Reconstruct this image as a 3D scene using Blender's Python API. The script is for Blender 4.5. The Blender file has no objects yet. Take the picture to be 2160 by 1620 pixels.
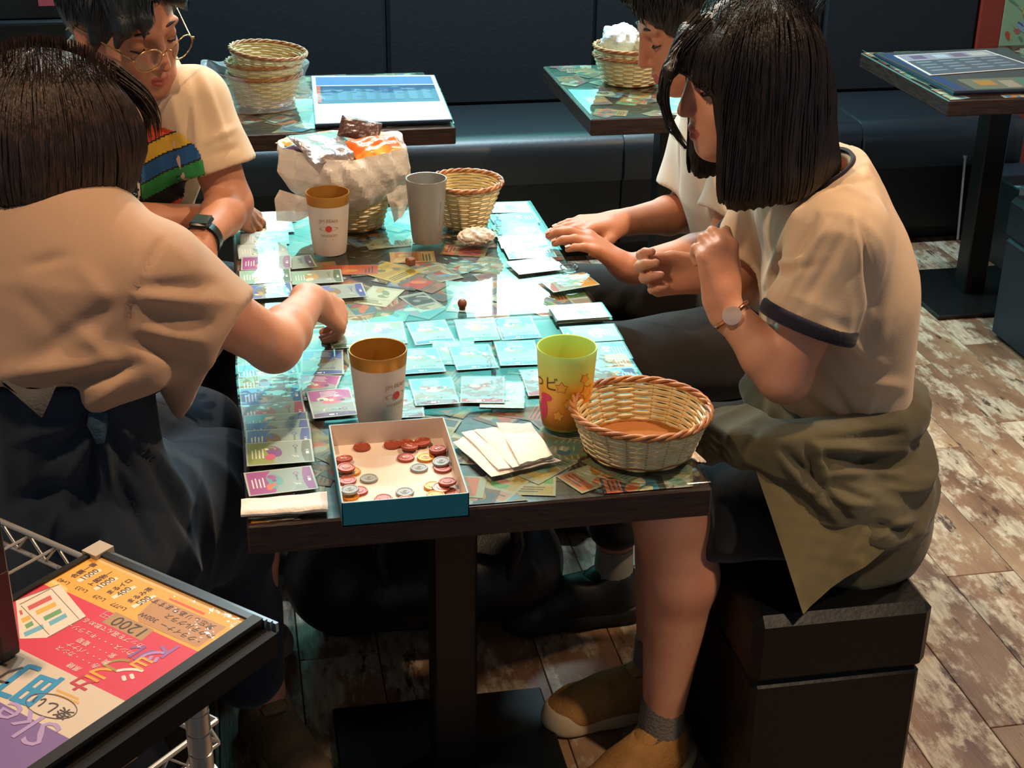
import bpy, bmesh, math, random
import numpy as np
from mathutils import Vector, Matrix
random.seed(7); rng = np.random.default_rng(11)
SC = bpy.context.scene
COL = SC.collection
pi = math.pi

# ------------------------------------------------------------------ camera
F_PX = 3100.0
CAM = np.array([0.0, 0.0, 1.65])
vY = np.array([436-1080, -640-810, F_PX]); vY /= np.linalg.norm(vY)
vX = np.array([18900-1080, -390-810, F_PX]); vX -= vX.dot(vY)*vY; vX /= np.linalg.norm(vX)
vZ = np.cross(vX, vY)
if vZ[1] > 0: vZ = -vZ
RW = np.stack([vX, vY, vZ])            # camera (x right, y down, z ahead) -> world
def ray(px, py): return RW @ np.array([px-1080.0, py-810.0, F_PX])
def P(px, py, z=0.70):                 # where the sight line of a pixel meets a level plane
    d = ray(px, py); return CAM + d*((z-CAM[2])/d[2])
def PY(px, py, Y):
    d = ray(px, py); return CAM + d*(Y/d[1])
def proj(p):
    c = RW.T @ (np.array(p)-CAM); return (1080+F_PX*c[0]/c[2], 810+F_PX*c[1]/c[2])
cam = bpy.data.cameras.new('camera'); camo = bpy.data.objects.new('camera', cam); COL.objects.link(camo)
cam.sensor_width = 36.0; cam.lens = 36.0*F_PX/2160.0; cam.clip_start = 0.05; cam.clip_end = 50
M4 = Matrix(((RW[0,0], -RW[0,1], -RW[0,2], 0), (RW[1,0], -RW[1,1], -RW[1,2], 0), (RW[2,0], -RW[2,1], -RW[2,2], 1.65), (0,0,0,1)))
camo.matrix_world = M4
SC.camera = camo

# ------------------------------------------------------------------ light
SC.view_settings.view_transform = 'Standard'
try: SC.view_settings.look = 'None'
except Exception: pass
SC.view_settings.gamma = 1.0
SC.view_settings.use_curve_mapping = False
SC.view_settings.exposure = 0.12
wd = bpy.data.worlds.new('room_ambient'); SC.world = wd; wd.use_nodes = True
wd.node_tree.nodes['Background'].inputs[0].default_value = (0.55, 0.62, 0.72, 1)
wd.node_tree.nodes['Background'].inputs[1].default_value = 0.30
def downlight(name, loc, target, power, color, radius=0.045, cone=100, blend=0.6):
    l = bpy.data.lights.new(name, 'SPOT'); l.energy = power; l.color = color
    l.shadow_soft_size = radius; l.spot_size = math.radians(cone); l.spot_blend = blend
    o = bpy.data.objects.new(name, l); COL.objects.link(o); o.location = loc
    o.rotation_euler = (Vector(target)-Vector(loc)).to_track_quat('-Z', 'Y').to_euler()
    return o
WARM = (1.0, 0.70, 0.44)
downlight('ceiling_downlight', (0.45, 3.35, 2.55), (0.35, 2.2, 0.7), 120, (1.0, 0.78, 0.56), 0.05, 95)
downlight('ceiling_downlight', (1.6, 1.85, 2.55), (1.25, 2.1, 0.0), 130, WARM, 0.05, 110)
downlight('ceiling_downlight', (-0.45, 1.45, 2.55), (-0.1, 1.75, 0.7), 80, WARM, 0.05, 95)
downlight('ceiling_downlight', (2.3, 2.9, 2.55), (2.2, 3.0, 0.0), 60, WARM, 0.05, 110)
SC.cycles.caustics_reflective = False
SC.cycles.caustics_refractive = False
SC.cycles.sample_clamp_indirect = 4.0
SC.cycles.transparent_max_bounces = 24
SC.cycles.max_bounces = 8
WINDOW_STRENGTH = 4.2
downlight('ceiling_downlight', (1.25, .55, 2.55), (.72, 1.84, .18), 150, (1.0, .74, .50), .06, 13, 1.0)  # unseen narrow spot added to brighten the right woman's leg and shoes
al = bpy.data.lights.new('ceiling_strip_light', 'AREA'); al.shape = 'RECTANGLE'; al.size = 1.6; al.size_y = .08; al.energy = 100; al.color = (.62, .86, 1.0)
alo = bpy.data.objects.new('ceiling_strip_light', al); COL.objects.link(alo); alo.location = (0.75, 4.25, 2.6)

# ------------------------------------------------------------------ materials
def lin(h):
    if isinstance(h, str):
        h = h.lstrip('#'); c = [int(h[i:i+2], 16)/255 for i in (0, 2, 4)]
    else: c = h
    return tuple(x/12.92 if x <= 0.04045 else ((x+0.055)/1.055)**2.4 for x in c)
MATS = {}
def mat(name, col='#808080', rough=0.5, metal=0.0, spec=0.5, bump=None, coat=0.0, vary=None, sheen=0.0,
        sss=0.0, trans=0.0, emit=None, ior=None, alpha=1.0, attr=None, aniso=0.0):
    """bump=(scale, strength, detail, stretch) ; vary=(col2, scale, lo, hi, stretch)"""
    if name in MATS: return MATS[name]
    m = bpy.data.materials.new(name); m.use_nodes = True; nt = m.node_tree; n = nt.nodes; L = nt.links
    b = n['Principled BSDF']
    b.inputs['Base Color'].default_value = (*lin(col), 1)
    b.inputs['Roughness'].default_value = rough; b.inputs['Metallic'].default_value = metal
    b.inputs['Specular IOR Level'].default_value = spec
    b.inputs['Coat Weight'].default_value = coat; b.inputs['Coat Roughness'].default_value = 0.06
    if sheen: b.inputs['Sheen Weight'].default_value = sheen
    if sss:
        b.inputs['Subsurface Weight'].default_value = sss; b.inputs['Subsurface Radius'].default_value = (0.012, 0.005, 0.003)
        b.inputs['Subsurface Scale'].default_value = 1.0
    if trans: b.inputs['Transmission Weight'].default_value = trans
    if ior: b.inputs['IOR'].default_value = ior
    if alpha < 1: b.inputs['Alpha'].default_value = alpha
    if emit:
        b.inputs['Emission Color'].default_value = (*lin(emit[0]), 1); b.inputs['Emission Strength'].default_value = emit[1]
    def coords(st):
        tc = n.new('ShaderNodeTexCoord'); mp = n.new('ShaderNodeMapping'); mp.inputs['Scale'].default_value = st
        L.new(tc.outputs['Object'], mp.inputs[0]); return mp.outputs[0]
    if attr:
        a = n.new('ShaderNodeAttribute'); a.attribute_name = attr
        src = a.outputs['Color']
        L.new(src, b.inputs['Base Color'])
    if vary:
        c2, sc, lo, hi = vary[:4]; st = vary[4] if len(vary) > 4 else (1, 1, 1)
        tx = n.new('ShaderNodeTexNoise'); tx.inputs['Scale'].default_value = sc; tx.inputs['Detail'].default_value = 5
        L.new(coords(st), tx.inputs['Vector'])
        rp = n.new('ShaderNodeValToRGB'); rp.color_ramp.elements[0].position = lo; rp.color_ramp.elements[1].position = hi
        rp.color_ramp.elements[0].color = (*lin(col), 1); rp.color_ramp.elements[1].color = (*lin(c2), 1)
        L.new(tx.outputs['Fac'], rp.inputs[0]); L.new(rp.outputs[0], b.inputs['Base Color'])
    if bump:
        sc, sg, de = bump[:3]; st = bump[3] if len(bump) > 3 else (1, 1, 1)
        tx = n.new('ShaderNodeTexNoise'); tx.inputs['Scale'].default_value = sc; tx.inputs['Detail'].default_value = de
        L.new(coords(st), tx.inputs['Vector'])
        bp = n.new('ShaderNodeBump'); bp.inputs['Strength'].default_value = sg; bp.inputs['Distance'].default_value = 0.01
        L.new(tx.outputs['Fac'], bp.inputs['Height']); L.new(bp.outputs[0], b.inputs['Normal'])
    MATS[name] = m
    return m
def clear_mat(name, ior=1.5, rough=0.02, tint='#ffffff', bump=None, gain=1.0):
    """thin clear plastic: passes light straight through and mirrors by fresnel"""
    if name in MATS: return MATS[name]
    m = bpy.data.materials.new(name); m.use_nodes = True; nt = m.node_tree; n = nt.nodes; L = nt.links
    n.remove(n['Principled BSDF']); out = n['Material Output']
    tr = n.new('ShaderNodeBsdfTransparent'); tr.inputs[0].default_value = (*lin(tint), 1)
    gl = n.new('ShaderNodeBsdfGlossy'); gl.inputs['Roughness'].default_value = rough
    fr = n.new('ShaderNodeFresnel'); fr.inputs[0].default_value = ior
    mx = n.new('ShaderNodeMixShader')
    ge = n.new('ShaderNodeNewGeometry'); sb = n.new('ShaderNodeMath'); sb.operation = 'SUBTRACT'; sb.inputs[0].default_value = gain
    L.new(ge.outputs['Backfacing'], sb.inputs[1])
    mm = n.new('ShaderNodeMath'); mm.operation = 'MULTIPLY'; mm.use_clamp = True
    L.new(fr.outputs[0], mm.inputs[0]); L.new(sb.outputs[0], mm.inputs[1]); L.new(mm.outputs[0], mx.inputs[0])
    L.new(tr.outputs[0], mx.inputs[1]); L.new(gl.outputs[0], mx.inputs[2]); L.new(mx.outputs[0], out.inputs[0])
    if bump:
        tc = n.new('ShaderNodeTexCoord'); tx = n.new('ShaderNodeTexNoise'); tx.inputs['Scale'].default_value = bump[0]; tx.inputs['Detail'].default_value = bump[2]
        oi = n.new('ShaderNodeObjectInfo'); ad = n.new('ShaderNodeVectorMath'); ad.operation = 'MULTIPLY_ADD'
        ad.inputs[1].default_value = (1, 1, 1); L.new(tc.outputs['Object'], ad.inputs[0])
        cb = n.new('ShaderNodeCombineXYZ'); ml = n.new('ShaderNodeMath'); ml.operation = 'MULTIPLY'; ml.inputs[1].default_value = 37.0
        L.new(oi.outputs['Random'], ml.inputs[0]); L.new(ml.outputs[0], cb.inputs[0]); L.new(cb.outputs[0], ad.inputs[2])
        L.new(ad.outputs[0], tx.inputs['Vector'])
        bp = n.new('ShaderNodeBump'); bp.inputs['Strength'].default_value = bump[1]; bp.inputs['Distance'].default_value = 0.004
        L.new(tx.outputs['Fac'], bp.inputs['Height'])
        L.new(bp.outputs[0], gl.inputs['Normal']); L.new(bp.outputs[0], fr.inputs['Normal'])
    MATS[name] = m
    return m

# ------------------------------------------------------------------ mesh helpers
class MB:
    def __init__(s): s.v = []; s.f = []; s.m = []; s.c = []
    def add(s, verts, faces, mi=0, col=None):
        b = len(s.v); s.v += [tuple(map(float, p)) for p in verts]
        for f in faces:
            s.f.append(tuple(i+b for i in f)); s.m.append(mi); s.c.append(col)
        return s
    def box(s, c, d, bev=0.0, rot=None, mi=0):
        hx, hy, hz = d[0]/2, d[1]/2, d[2]/2
        vs = []; idx = {}
        if bev <= 0:
            for x in (-1, 1):
                for y in (-1, 1):
                    for z in (-1, 1): vs.append((x*hx, y*hy, z*hz))
            fs = [(0,1,3,2), (4,6,7,5), (0,4,5,1), (2,3,7,6), (0,2,6,4), (1,5,7,3)]
        else:
            b = min(bev, hx*.98, hy*.98, hz*.98)
            for x in (-1, 1):
                for y in (-1, 1):
                    for z in (-1, 1):
                        idx[x,y,z,0] = len(vs); vs.append((x*hx, y*(hy-b), z*(hz-b)))
                        idx[x,y,z,1] = len(vs); vs.append((x*(hx-b), y*hy, z*(hz-b)))
                        idx[x,y,z,2] = len(vs); vs.append((x*(hx-b), y*(hy-b), z*hz))
            I = lambda x,y,z,a: idx[x,y,z,a]
            fs = []
            for q in (-1, 1):
                a = [I(q,-1,-1,0), I(q,1,-1,0), I(q,1,1,0), I(q,-1,1,0)]; fs.append(a if q > 0 else a[::-1])
                a = [I(-1,q,-1,1), I(-1,q,1,1), I(1,q,1,1), I(1,q,-1,1)]; fs.append(a if q > 0 else a[::-1])
                a = [I(-1,-1,q,2), I(1,-1,q,2), I(1,1,q,2), I(-1,1,q,2)]; fs.append(a if q > 0 else a[::-1])
            for a in (-1, 1):
                for c2 in (-1, 1):
                    fs.append([I(a,c2,-1,0), I(a,c2,1,0), I(a,c2,1,1), I(a,c2,-1,1)])
                    fs.append([I(a,-1,c2,0), I(a,1,c2,0), I(a,1,c2,2), I(a,-1,c2,2)])
                    fs.append([I(-1,a,c2,1), I(1,a,c2,1), I(1,a,c2,2), I(-1,a,c2,2)])
            for x in (-1, 1):
                for y in (-1, 1):
                    for z in (-1, 1): fs.append([I(x,y,z,0), I(x,y,z,1), I(x,y,z,2)])
        if rot is not None: vs = [tuple(rot @ Vector(p)) for p in vs]
        s.add([(p[0]+c[0], p[1]+c[1], p[2]+c[2]) for p in vs], fs, mi); return s
    def tube(s, pts, r, n=8, mi=0, closed=False, cap=True):
        pts = [Vector(p) for p in pts]; N = len(pts)
        rs = r if hasattr(r, '__len__') else [r]*N
        b = len(s.v); up = None; vs = []
        for i, p in enumerate(pts):
            if closed: t = pts[(i+1) % N]-pts[i-1]
            else: t = pts[min(i+1, N-1)]-pts[max(i-1, 0)]
            t = t.normalized() if t.length > 1e-9 else Vector((0, 0, 1))
            if up is None: up = Vector((0, 0, 1)) if abs(t.z) < .9 else Vector((1, 0, 0))
            a = t.cross(up)
            if a.length < 1e-6: a = t.orthogonal()
            a.normalize(); u = a.cross(t).normalized(); up = u
            for k in range(n):
                w = 2*pi*k/n; vs.append(p+(a*math.cos(w)+u*math.sin(w))*rs[i])
        fs = []
        for i in range(N if closed else N-1):
            j = (i+1) % N
            for k in range(n):
                l = (k+1) % n; fs.append((i*n+k, i*n+l, j*n+l, j*n+k))
        if cap and not closed:
            fs.append(tuple(range(n))[::-1]); fs.append(tuple((N-1)*n+k for k in range(n)))
        s.add(vs, fs, mi); return s
    def lathe(s, prof, n=48, c=(0, 0, 0), mi=0, rot=None, mis=None, caps=True):
        vs = []; fs = []; ms = []
        for r, z in prof:
            for k in range(n):
                w = 2*pi*k/n; p = Vector((r*math.cos(w), r*math.sin(w), z))
                if rot is not None: p = rot @ p
                vs.append((p[0]+c[0], p[1]+c[1], p[2]+c[2]))
        b = len(s.v); s.v += vs
        for i in range(len(prof)-1):
            for k in range(n):
                l = (k+1) % n
                s.f.append((b+i*n+k, b+i*n+l, b+(i+1)*n+l, b+(i+1)*n+k)); s.m.append(mis[i] if mis else mi); s.c.append(None)
        for i, rev in ((0, True), (len(prof)-1, False)) if caps else ():
            if prof[i][0] > 1e-5:
                f = [b+i*n+k for k in range(n)]
                s.f.append(tuple(f[::-1] if rev else f)); s.m.append(mis[min(i, len(mis)-1)] if mis else mi); s.c.append(None)
        return s
    def prism(s, poly, z0, z1, mi=0, mat4=None, col=None):
        n = len(poly); vs = [(x, y, z0) for x, y in poly]+[(x, y, z1) for x, y in poly]
        if mat4 is not None: vs = [tuple(mat4 @ Vector(p)) for p in vs]
        fs = [tuple(range(n))[::-1], tuple(range(n, 2*n))]+[(i, (i+1) % n, n+(i+1) % n, n+i) for i in range(n)]
        s.add(vs, fs, mi, col); return s
    def grid(s, pts, mi=0, closed_u=False):      # pts[i][j]
        nu = len(pts); nv = len(pts[0]); vs = [p for row in pts for p in row]; fs = []
        for i in range(nu if closed_u else nu-1):
            for j in range(nv-1):
                a = (i+1) % nu; fs.append((i*nv+j, a*nv+j, a*nv+j+1, i*nv+j+1))
        s.add(vs, fs, mi); return s
def to_obj(name, verts, faces, mats, parent=None, smooth=None, mi=None, cols=None, origin=None):
    me = bpy.data.meshes.new(name)
    if origin is not None:
        o3 = np.array(origin); verts = [tuple(np.array(p)-o3) for p in verts] if not isinstance(verts, np.ndarray) else verts-o3
    if isinstance(verts, np.ndarray): verts = verts.tolist()
    if isinstance(faces, np.ndarray): faces = faces.tolist()
    me.from_pydata(verts, [], faces); me.update()
    for m in (mats if isinstance(mats, (list, tuple)) else [mats]): me.materials.append(m)
    if mi is not None: me.polygons.foreach_set('material_index', np.array(mi, dtype=np.int32))
    if cols is not None:
        ca = me.color_attributes.new('tint', 'FLOAT_COLOR', 'CORNER')
        arr = []
        for p, c in zip(me.polygons, cols):
            arr += list((*lin(c), 1.0) if c else (1, 1, 1, 1))*p.loop_total
        ca.data.foreach_set('color', np.array(arr, dtype=np.float32))
    if smooth == 'all': me.polygons.foreach_set('use_smooth', np.ones(len(me.polygons), dtype=bool))
    elif smooth:
        me.polygons.foreach_set('use_smooth', np.ones(len(me.polygons), dtype=bool)); me.set_sharp_from_angle(angle=math.radians(smooth))
    o = bpy.data.objects.new(name, me); COL.objects.link(o)
    if parent is not None: o.parent = parent
    return o
def fix_normals(o):
    bm = bmesh.new(); bm.from_mesh(o.data); bmesh.ops.recalc_face_normals(bm, faces=bm.faces); bm.to_mesh(o.data); bm.free()
def part(name, mb, mats, parent=None, smooth=40, world=True, label=None, kind=None, recalc=True):
    """mb holds world coordinates; they become local to the parent thing"""
    org = None; p = parent
    if world and parent is not None:
        org = np.zeros(3)
        while p is not None: org = org+np.array(p.location); p = p.parent
    o = to_obj(name, mb.v, mb.f, mats, parent, smooth, mb.m, mb.c if any(c is not None for c in mb.c) else None, org)
    if recalc: fix_normals(o)
    if label: o['label'] = label
    if kind: o['kind'] = kind
    return o
def tag(o, label, cat, group=None):
    o['label'] = label; o['category'] = cat
    if group: o['group'] = group
    return o
def thing(name, loc, label, cat, group=None, rz=0.0):
    o = bpy.data.objects.new(name, None); COL.objects.link(o); o.location = loc; o.rotation_euler = (0, 0, rz); o.empty_display_size = .05
    return tag(o, label, cat, group)
def solo(name, mb, mats, label, cat, group=None, smooth=40, origin=None):
    org = origin if origin is not None else np.array(mb.v).mean(axis=0)*np.array([1, 1, 0])+np.array([0, 0, np.array(mb.v)[:, 2].min()])
    o = to_obj(name, mb.v, mb.f, mats, None, smooth, mb.m, mb.c if any(c is not None for c in mb.c) else None, org)
    fix_normals(o); o.location = org
    return tag(o, label, cat, group)
def struct(name, mb, mats, smooth=30):
    o = to_obj(name, mb.v, mb.f, mats, None, smooth, mb.m); fix_normals(o); o['kind'] = 'structure'; return o
def copy_tree(o, parent=None):
    c = o.copy(); COL.objects.link(c); c.parent = parent
    for ch in list(o.children): copy_tree(ch, c)
    return c
def text_mesh(txt, size, depth=0.0, align='CENTER', spacing=1.0):
    cu = bpy.data.curves.new('t', 'FONT'); cu.body = txt; cu.size = size; cu.align_x = align; cu.align_y = 'CENTER'
    cu.extrude = depth; cu.resolution_u = 2; cu.space_character = spacing
    o = bpy.data.objects.new('t', cu); COL.objects.link(o)
    dg = bpy.context.evaluated_depsgraph_get(); me = bpy.data.meshes.new_from_object(o.evaluated_get(dg))
    v = [tuple(p.co) for p in me.vertices]; f = [tuple(p.vertices) for p in me.polygons]
    bpy.data.objects.remove(o); bpy.data.curves.remove(cu); bpy.data.meshes.remove(me)
    return v, f
def rotz(a): return Matrix.Rotation(a, 3, 'Z')
# ------------------------------------------------------------------ the setting
BACK = 4.86
def plank_mat():
    m = bpy.data.materials.new('worn_planks'); m.use_nodes = True; nt = m.node_tree; n = nt.nodes; L = nt.links
    b = n['Principled BSDF']; b.inputs['Roughness'].default_value = 0.42; b.inputs['Specular IOR Level'].default_value = 0.5
    tc = n.new('ShaderNodeTexCoord'); oi = n.new('ShaderNodeObjectInfo')
    cb = n.new('ShaderNodeCombineXYZ'); ml = n.new('ShaderNodeMath'); ml.operation = 'MULTIPLY'; ml.inputs[1].default_value = 53.0
    L.new(oi.outputs['Random'], ml.inputs[0]); L.new(ml.outputs[0], cb.inputs[1])
    ad = n.new('ShaderNodeVectorMath'); ad.operation = 'ADD'; L.new(tc.outputs['Object'], ad.inputs[0]); L.new(cb.outputs[0], ad.inputs[1])
    def noise(scale, st, det, rough=.6):
        mp = n.new('ShaderNodeMapping'); mp.inputs['Scale'].default_value = st; L.new(ad.outputs[0], mp.inputs[0])
        t = n.new('ShaderNodeTexNoise'); t.inputs['Scale'].default_value = scale; t.inputs['Detail'].default_value = det; t.inputs['Roughness'].default_value = rough
        L.new(mp.outputs[0], t.inputs['Vector']); return t.outputs['Fac']
    def ramp(f, els):
        r = n.new('ShaderNodeValToRGB'); cr = r.color_ramp
        while len(cr.elements) < len(els): cr.elements.new(.5)
        for e, (p, c) in zip(cr.elements, els): e.position = p; e.color = (*lin(c), 1)
        L.new(f, r.inputs[0]); return r.outputs[0]
    base = ramp(noise(2.0, (2.6, .7, 1), 6), [(.30, '#5a3d2c'), (.50, '#85644a'), (.72, '#a58868')])
    wear = ramp(noise(6.5, (1.7, .8, 1), 10, .72), [(.48, '#000000'), (.55, '#ffffff')])
    pale = ramp(noise(14.0, (7, 1, 1), 5), [(.35, '#9c8a74'), (.7, '#cdbda2')])
    mx = n.new('ShaderNodeMixRGB'); L.new(wear, mx.inputs[0]); L.new(base, mx.inputs[1]); L.new(pale, mx.inputs[2])
    dark = ramp(noise(9.0, (2.2, .6, 1), 9, .75), [(.37, '#ffffff'), (.43, '#000000')])
    m2 = n.new('ShaderNodeMixRGB'); m2.inputs[2].default_value = (*lin('#4a3022'), 1); L.new(dark, m2.inputs[0]); L.new(mx.outputs[0], m2.inputs[1])
    hv = n.new('ShaderNodeHueSaturation'); mr = n.new('ShaderNodeMapRange'); mr.inputs[3].default_value = .92; mr.inputs[4].default_value = 1.25
    L.new(oi.outputs['Random'], mr.inputs[0]); L.new(mr.outputs[0], hv.inputs['Value']); L.new(m2.outputs[0], hv.inputs['Color'])
    L.new(hv.outputs[0], b.inputs['Base Color'])
    bp = n.new('ShaderNodeBump'); bp.inputs['Strength'].default_value = .35; bp.inputs['Distance'].default_value = .004
    L.new(noise(16.0, (8, .7, 1), 8, .7), bp.inputs['Height']); L.new(bp.outputs[0], b.inputs['Normal'])
    return m
PLK = plank_mat()
mb = MB(); mb.box((0.8, 2.6, -0.03), (4.8, 5.4, 0.04))
floor = struct('floor', mb, mat('floor_joint', '#140e0a', .8))
W = 0.150
gap = .0018
plank_mesh = {}
for i in range(26):
    x0 = -1.15+i*W; y = 0.9-((i*0.37) % 0.85)
    while y < BACK-.45:
        ln = 0.92; y1 = min(y+ln, BACK-.42)
        ya = max(y, .85)
        if y1-ya > .05:
            key = round(y1-ya, 3)
            if key not in plank_mesh:
                q = MB(); q.box((0, 0, 0), (W-gap, y1-ya-gap, .01), .0012)
                o = part('plank', q, PLK, floor, 30, world=False); plank_mesh[key] = o.data
            else:
                o = bpy.data.objects.new('plank', plank_mesh[key]); COL.objects.link(o); o.parent = floor
            o.location = (x0+W/2, (ya+y1)/2, -.005)
        y += ln
mb = MB(); mb.box((0.7, BACK+.16, 0.45), (4.2, .08, .9)); mb.box((0.7, BACK+.16, 2.45), (4.2, .08, .3))
WX0, WX1, WZ0, WZ1 = -0.95, 1.85, 0.92, 2.28
mb.box((-1.18, BACK+.16, 1.6), (.45, .08, 1.4)); mb.box((2.33, BACK+.16, 1.6), (.94, .08, 1.4))
struct('wall_back', mb, mat('black_wall', '#15181b', .6, bump=(60, .15, 3)))
mb = MB(); mb.box((0.9, 1.9, 2.80), (5.2, 6.6, .08)); struct('ceiling', mb, mat('dark_ceiling', '#3a332e', .8))
# window above the bench back
mb = MB()
for (x, z, dx, dz) in (((WX0+WX1)/2, WZ0+.03, WX1-WX0, .06), ((WX0+WX1)/2, WZ1-.03, WX1-WX0, .06), (WX0+.03, (WZ0+WZ1)/2, .06, WZ1-WZ0-.12), (WX1-.03, (WZ0+WZ1)/2, .06, WZ1-WZ0-.12)):
    mb.box((x, BACK+.13, z), (dx, .07, dz), .006)
win = struct('window_1', mb, mat('window_frame', '#1b1d20', .4))
wm = bpy.data.materials.new('sky_lit_pane'); wm.use_nodes = True
nt = wm.node_tree; n = nt.nodes; n.remove(n['Principled BSDF'])
# daylight seen through the frosted pane: teal film with brighter gaps
em = n.new('ShaderNodeEmission'); em.inputs[1].default_value = WINDOW_STRENGTH; nt.links.new(em.outputs[0], n['Material Output'].inputs[0])
tc = n.new('ShaderNodeTexCoord'); sp = n.new('ShaderNodeSeparateXYZ'); nt.links.new(tc.outputs['Object'], sp.inputs[0])
def mth(op, a, b=None):
    m_ = n.new('ShaderNodeMath'); m_.operation = op
    for i_, v_ in enumerate((a, b)):
        if v_ is None: continue
        if isinstance(v_, (int, float)): m_.inputs[i_].default_value = v_
        else: nt.links.new(v_, m_.inputs[i_])
    return m_.outputs[0]
def gap_(cx, cz, wx, wz):
    a_ = mth('DIVIDE', mth('ABSOLUTE', mth('SUBTRACT', sp.outputs[0], cx)), wx); b_ = mth('DIVIDE', mth('ABSOLUTE', mth('SUBTRACT', sp.outputs[2], cz)), wz)
    mr_ = n.new('ShaderNodeMapRange'); mr_.interpolation_type = 'SMOOTHSTEP'; mr_.inputs[1].default_value = 1.5; mr_.inputs[2].default_value = .5; nt.links.new(mth('MAXIMUM', a_, b_), mr_.inputs[0]); return mr_.outputs[0]
gsum = mth('MAXIMUM', gap_(1.02, 1.76, .22, .075), mth('MAXIMUM', gap_(.06, 1.48, .07, .30), mth('MULTIPLY', gap_(.35, 1.02, .42, .09), .12)))
nz_ = n.new('ShaderNodeTexNoise'); nz_.inputs['Scale'].default_value = 2.2; nz_.inputs['Detail'].default_value = 2; nt.links.new(tc.outputs['Object'], nz_.inputs['Vector'])
rp_ = n.new('ShaderNodeValToRGB'); rp_.color_ramp.elements[0].position = .35; rp_.color_ramp.elements[1].position = .68; rp_.color_ramp.elements[0].color = (.10, .66, .60, 1); rp_.color_ramp.elements[1].color = (.42, 1.35, 1.22, 1); nt.links.new(nz_.outputs['Fac'], rp_.inputs[0])
mxw = n.new('ShaderNodeMixRGB'); mxw.inputs[2].default_value = (1.45, 1.9, 1.85, 1); nt.links.new(gsum, mxw.inputs[0]); nt.links.new(rp_.outputs[0], mxw.inputs[1]); nt.links.new(mxw.outputs[0], em.inputs[0])
npn = 3; pw = (WX1-WX0-.12)/npn
for k in range(npn):
    mb = MB(); mb.box((WX0+.06+pw*(k+.5), BACK+.14, (WZ0+WZ1)/2), (pw-.012, .008, WZ1-WZ0-.12)); part('pane', mb, wm, win)
    if k:
        mb = MB(); mb.box((WX0+.06+pw*k, BACK+.13, (WZ0+WZ1)/2), (.012, .05, WZ1-WZ0-.12)); part('mullion', mb, MATS['window_frame'], win)
# right end: rust red wall beside the bench
xr = PY(2049, 60, BACK-.02)[0]
mb = MB(); mb.box((xr+.45, BACK-.03, 1.2), (.9, .1, 2.4)); struct('wall_right', mb, mat('rust_red_paint', '#8e3322', .55, bump=(40, .1, 3)))

# ------------------------------------------------------------------ booth bench
LEATHER = mat('black_leather', '#1a2126', .40, spec=.7, bump=(90, .05, 4))
LEATHER2 = mat('black_leather_back', '#20252a', .6, spec=.25, bump=(90, .10, 4))
bx0, bx1 = -0.440, xr+.0
bench = thing('booth_bench', ((bx0+bx1)/2, 4.6, 0), 'long black leather booth bench running along the back wall', 'bench')
seams = [bx0, PY(1245, 150, BACK)[0]-.70, PY(1245, 150, BACK)[0], PY(1245, 150, BACK)[0]+.80, bx1]
def cushion(x0, x1, y0, y1, z0, z1, r, segs=6):
    """upholstered block with a rounded front top edge"""
    q = MB(); prof = [(y1, z0), (y0, z0), (y0, z1-r)]
    for k in range(1, segs+1):
        a = pi/2*k/segs; prof.append((y0+r-r*math.cos(a), z1-r+r*math.sin(a)))
    prof.append((y1, z1)); n = len(prof)
    xs = [x0, x0+.006, x1-.006, x1]; rows = []
    for i, x in enumerate(xs):
        ins = .006 if i in (0, 3) else 0
        rows.append([(x, min(max(y, y0+ins), y1), min(z, z1-ins)) for y, z in prof])
    vs = [p for r_ in rows for p in r_]; fs = []
    for i in range(3):
        for j in range(n): l = (j+1) % n; fs.append((i*n+j, i*n+l, (i+1)*n+l, (i+1)*n+j))
    fs.append(tuple(range(n))); fs.append(tuple(3*n+j for j in range(n))[::-1]); q.add(vs, fs); return q
for a, b in zip(seams[:-1], seams[1:]):
    part('seat_cushion', cushion(a+.001, b-.001, 4.37, 4.80, .27, .42, .065), LEATHER, bench, 35)
    q = MB(); q.box(((a+b)/2, 4.84, .655), (b-a-.003, .09, .47), .012); part('back_panel', q, LEATHER2, bench, 35)
    q = MB(); q.box(((a+b)/2, 4.43, .17), (b-a-.002, .08, .24), .004); part('base_panel', q, mat('bench_base', '#0d1013', .5), bench, 35)
q = MB(); q.box(((bx0+bx1)/2, 4.45, .025), (bx1-bx0, .04, .05)); part('toe_kick', q, mat('toe_kick', '#0a0a0a', .6), bench)

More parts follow.
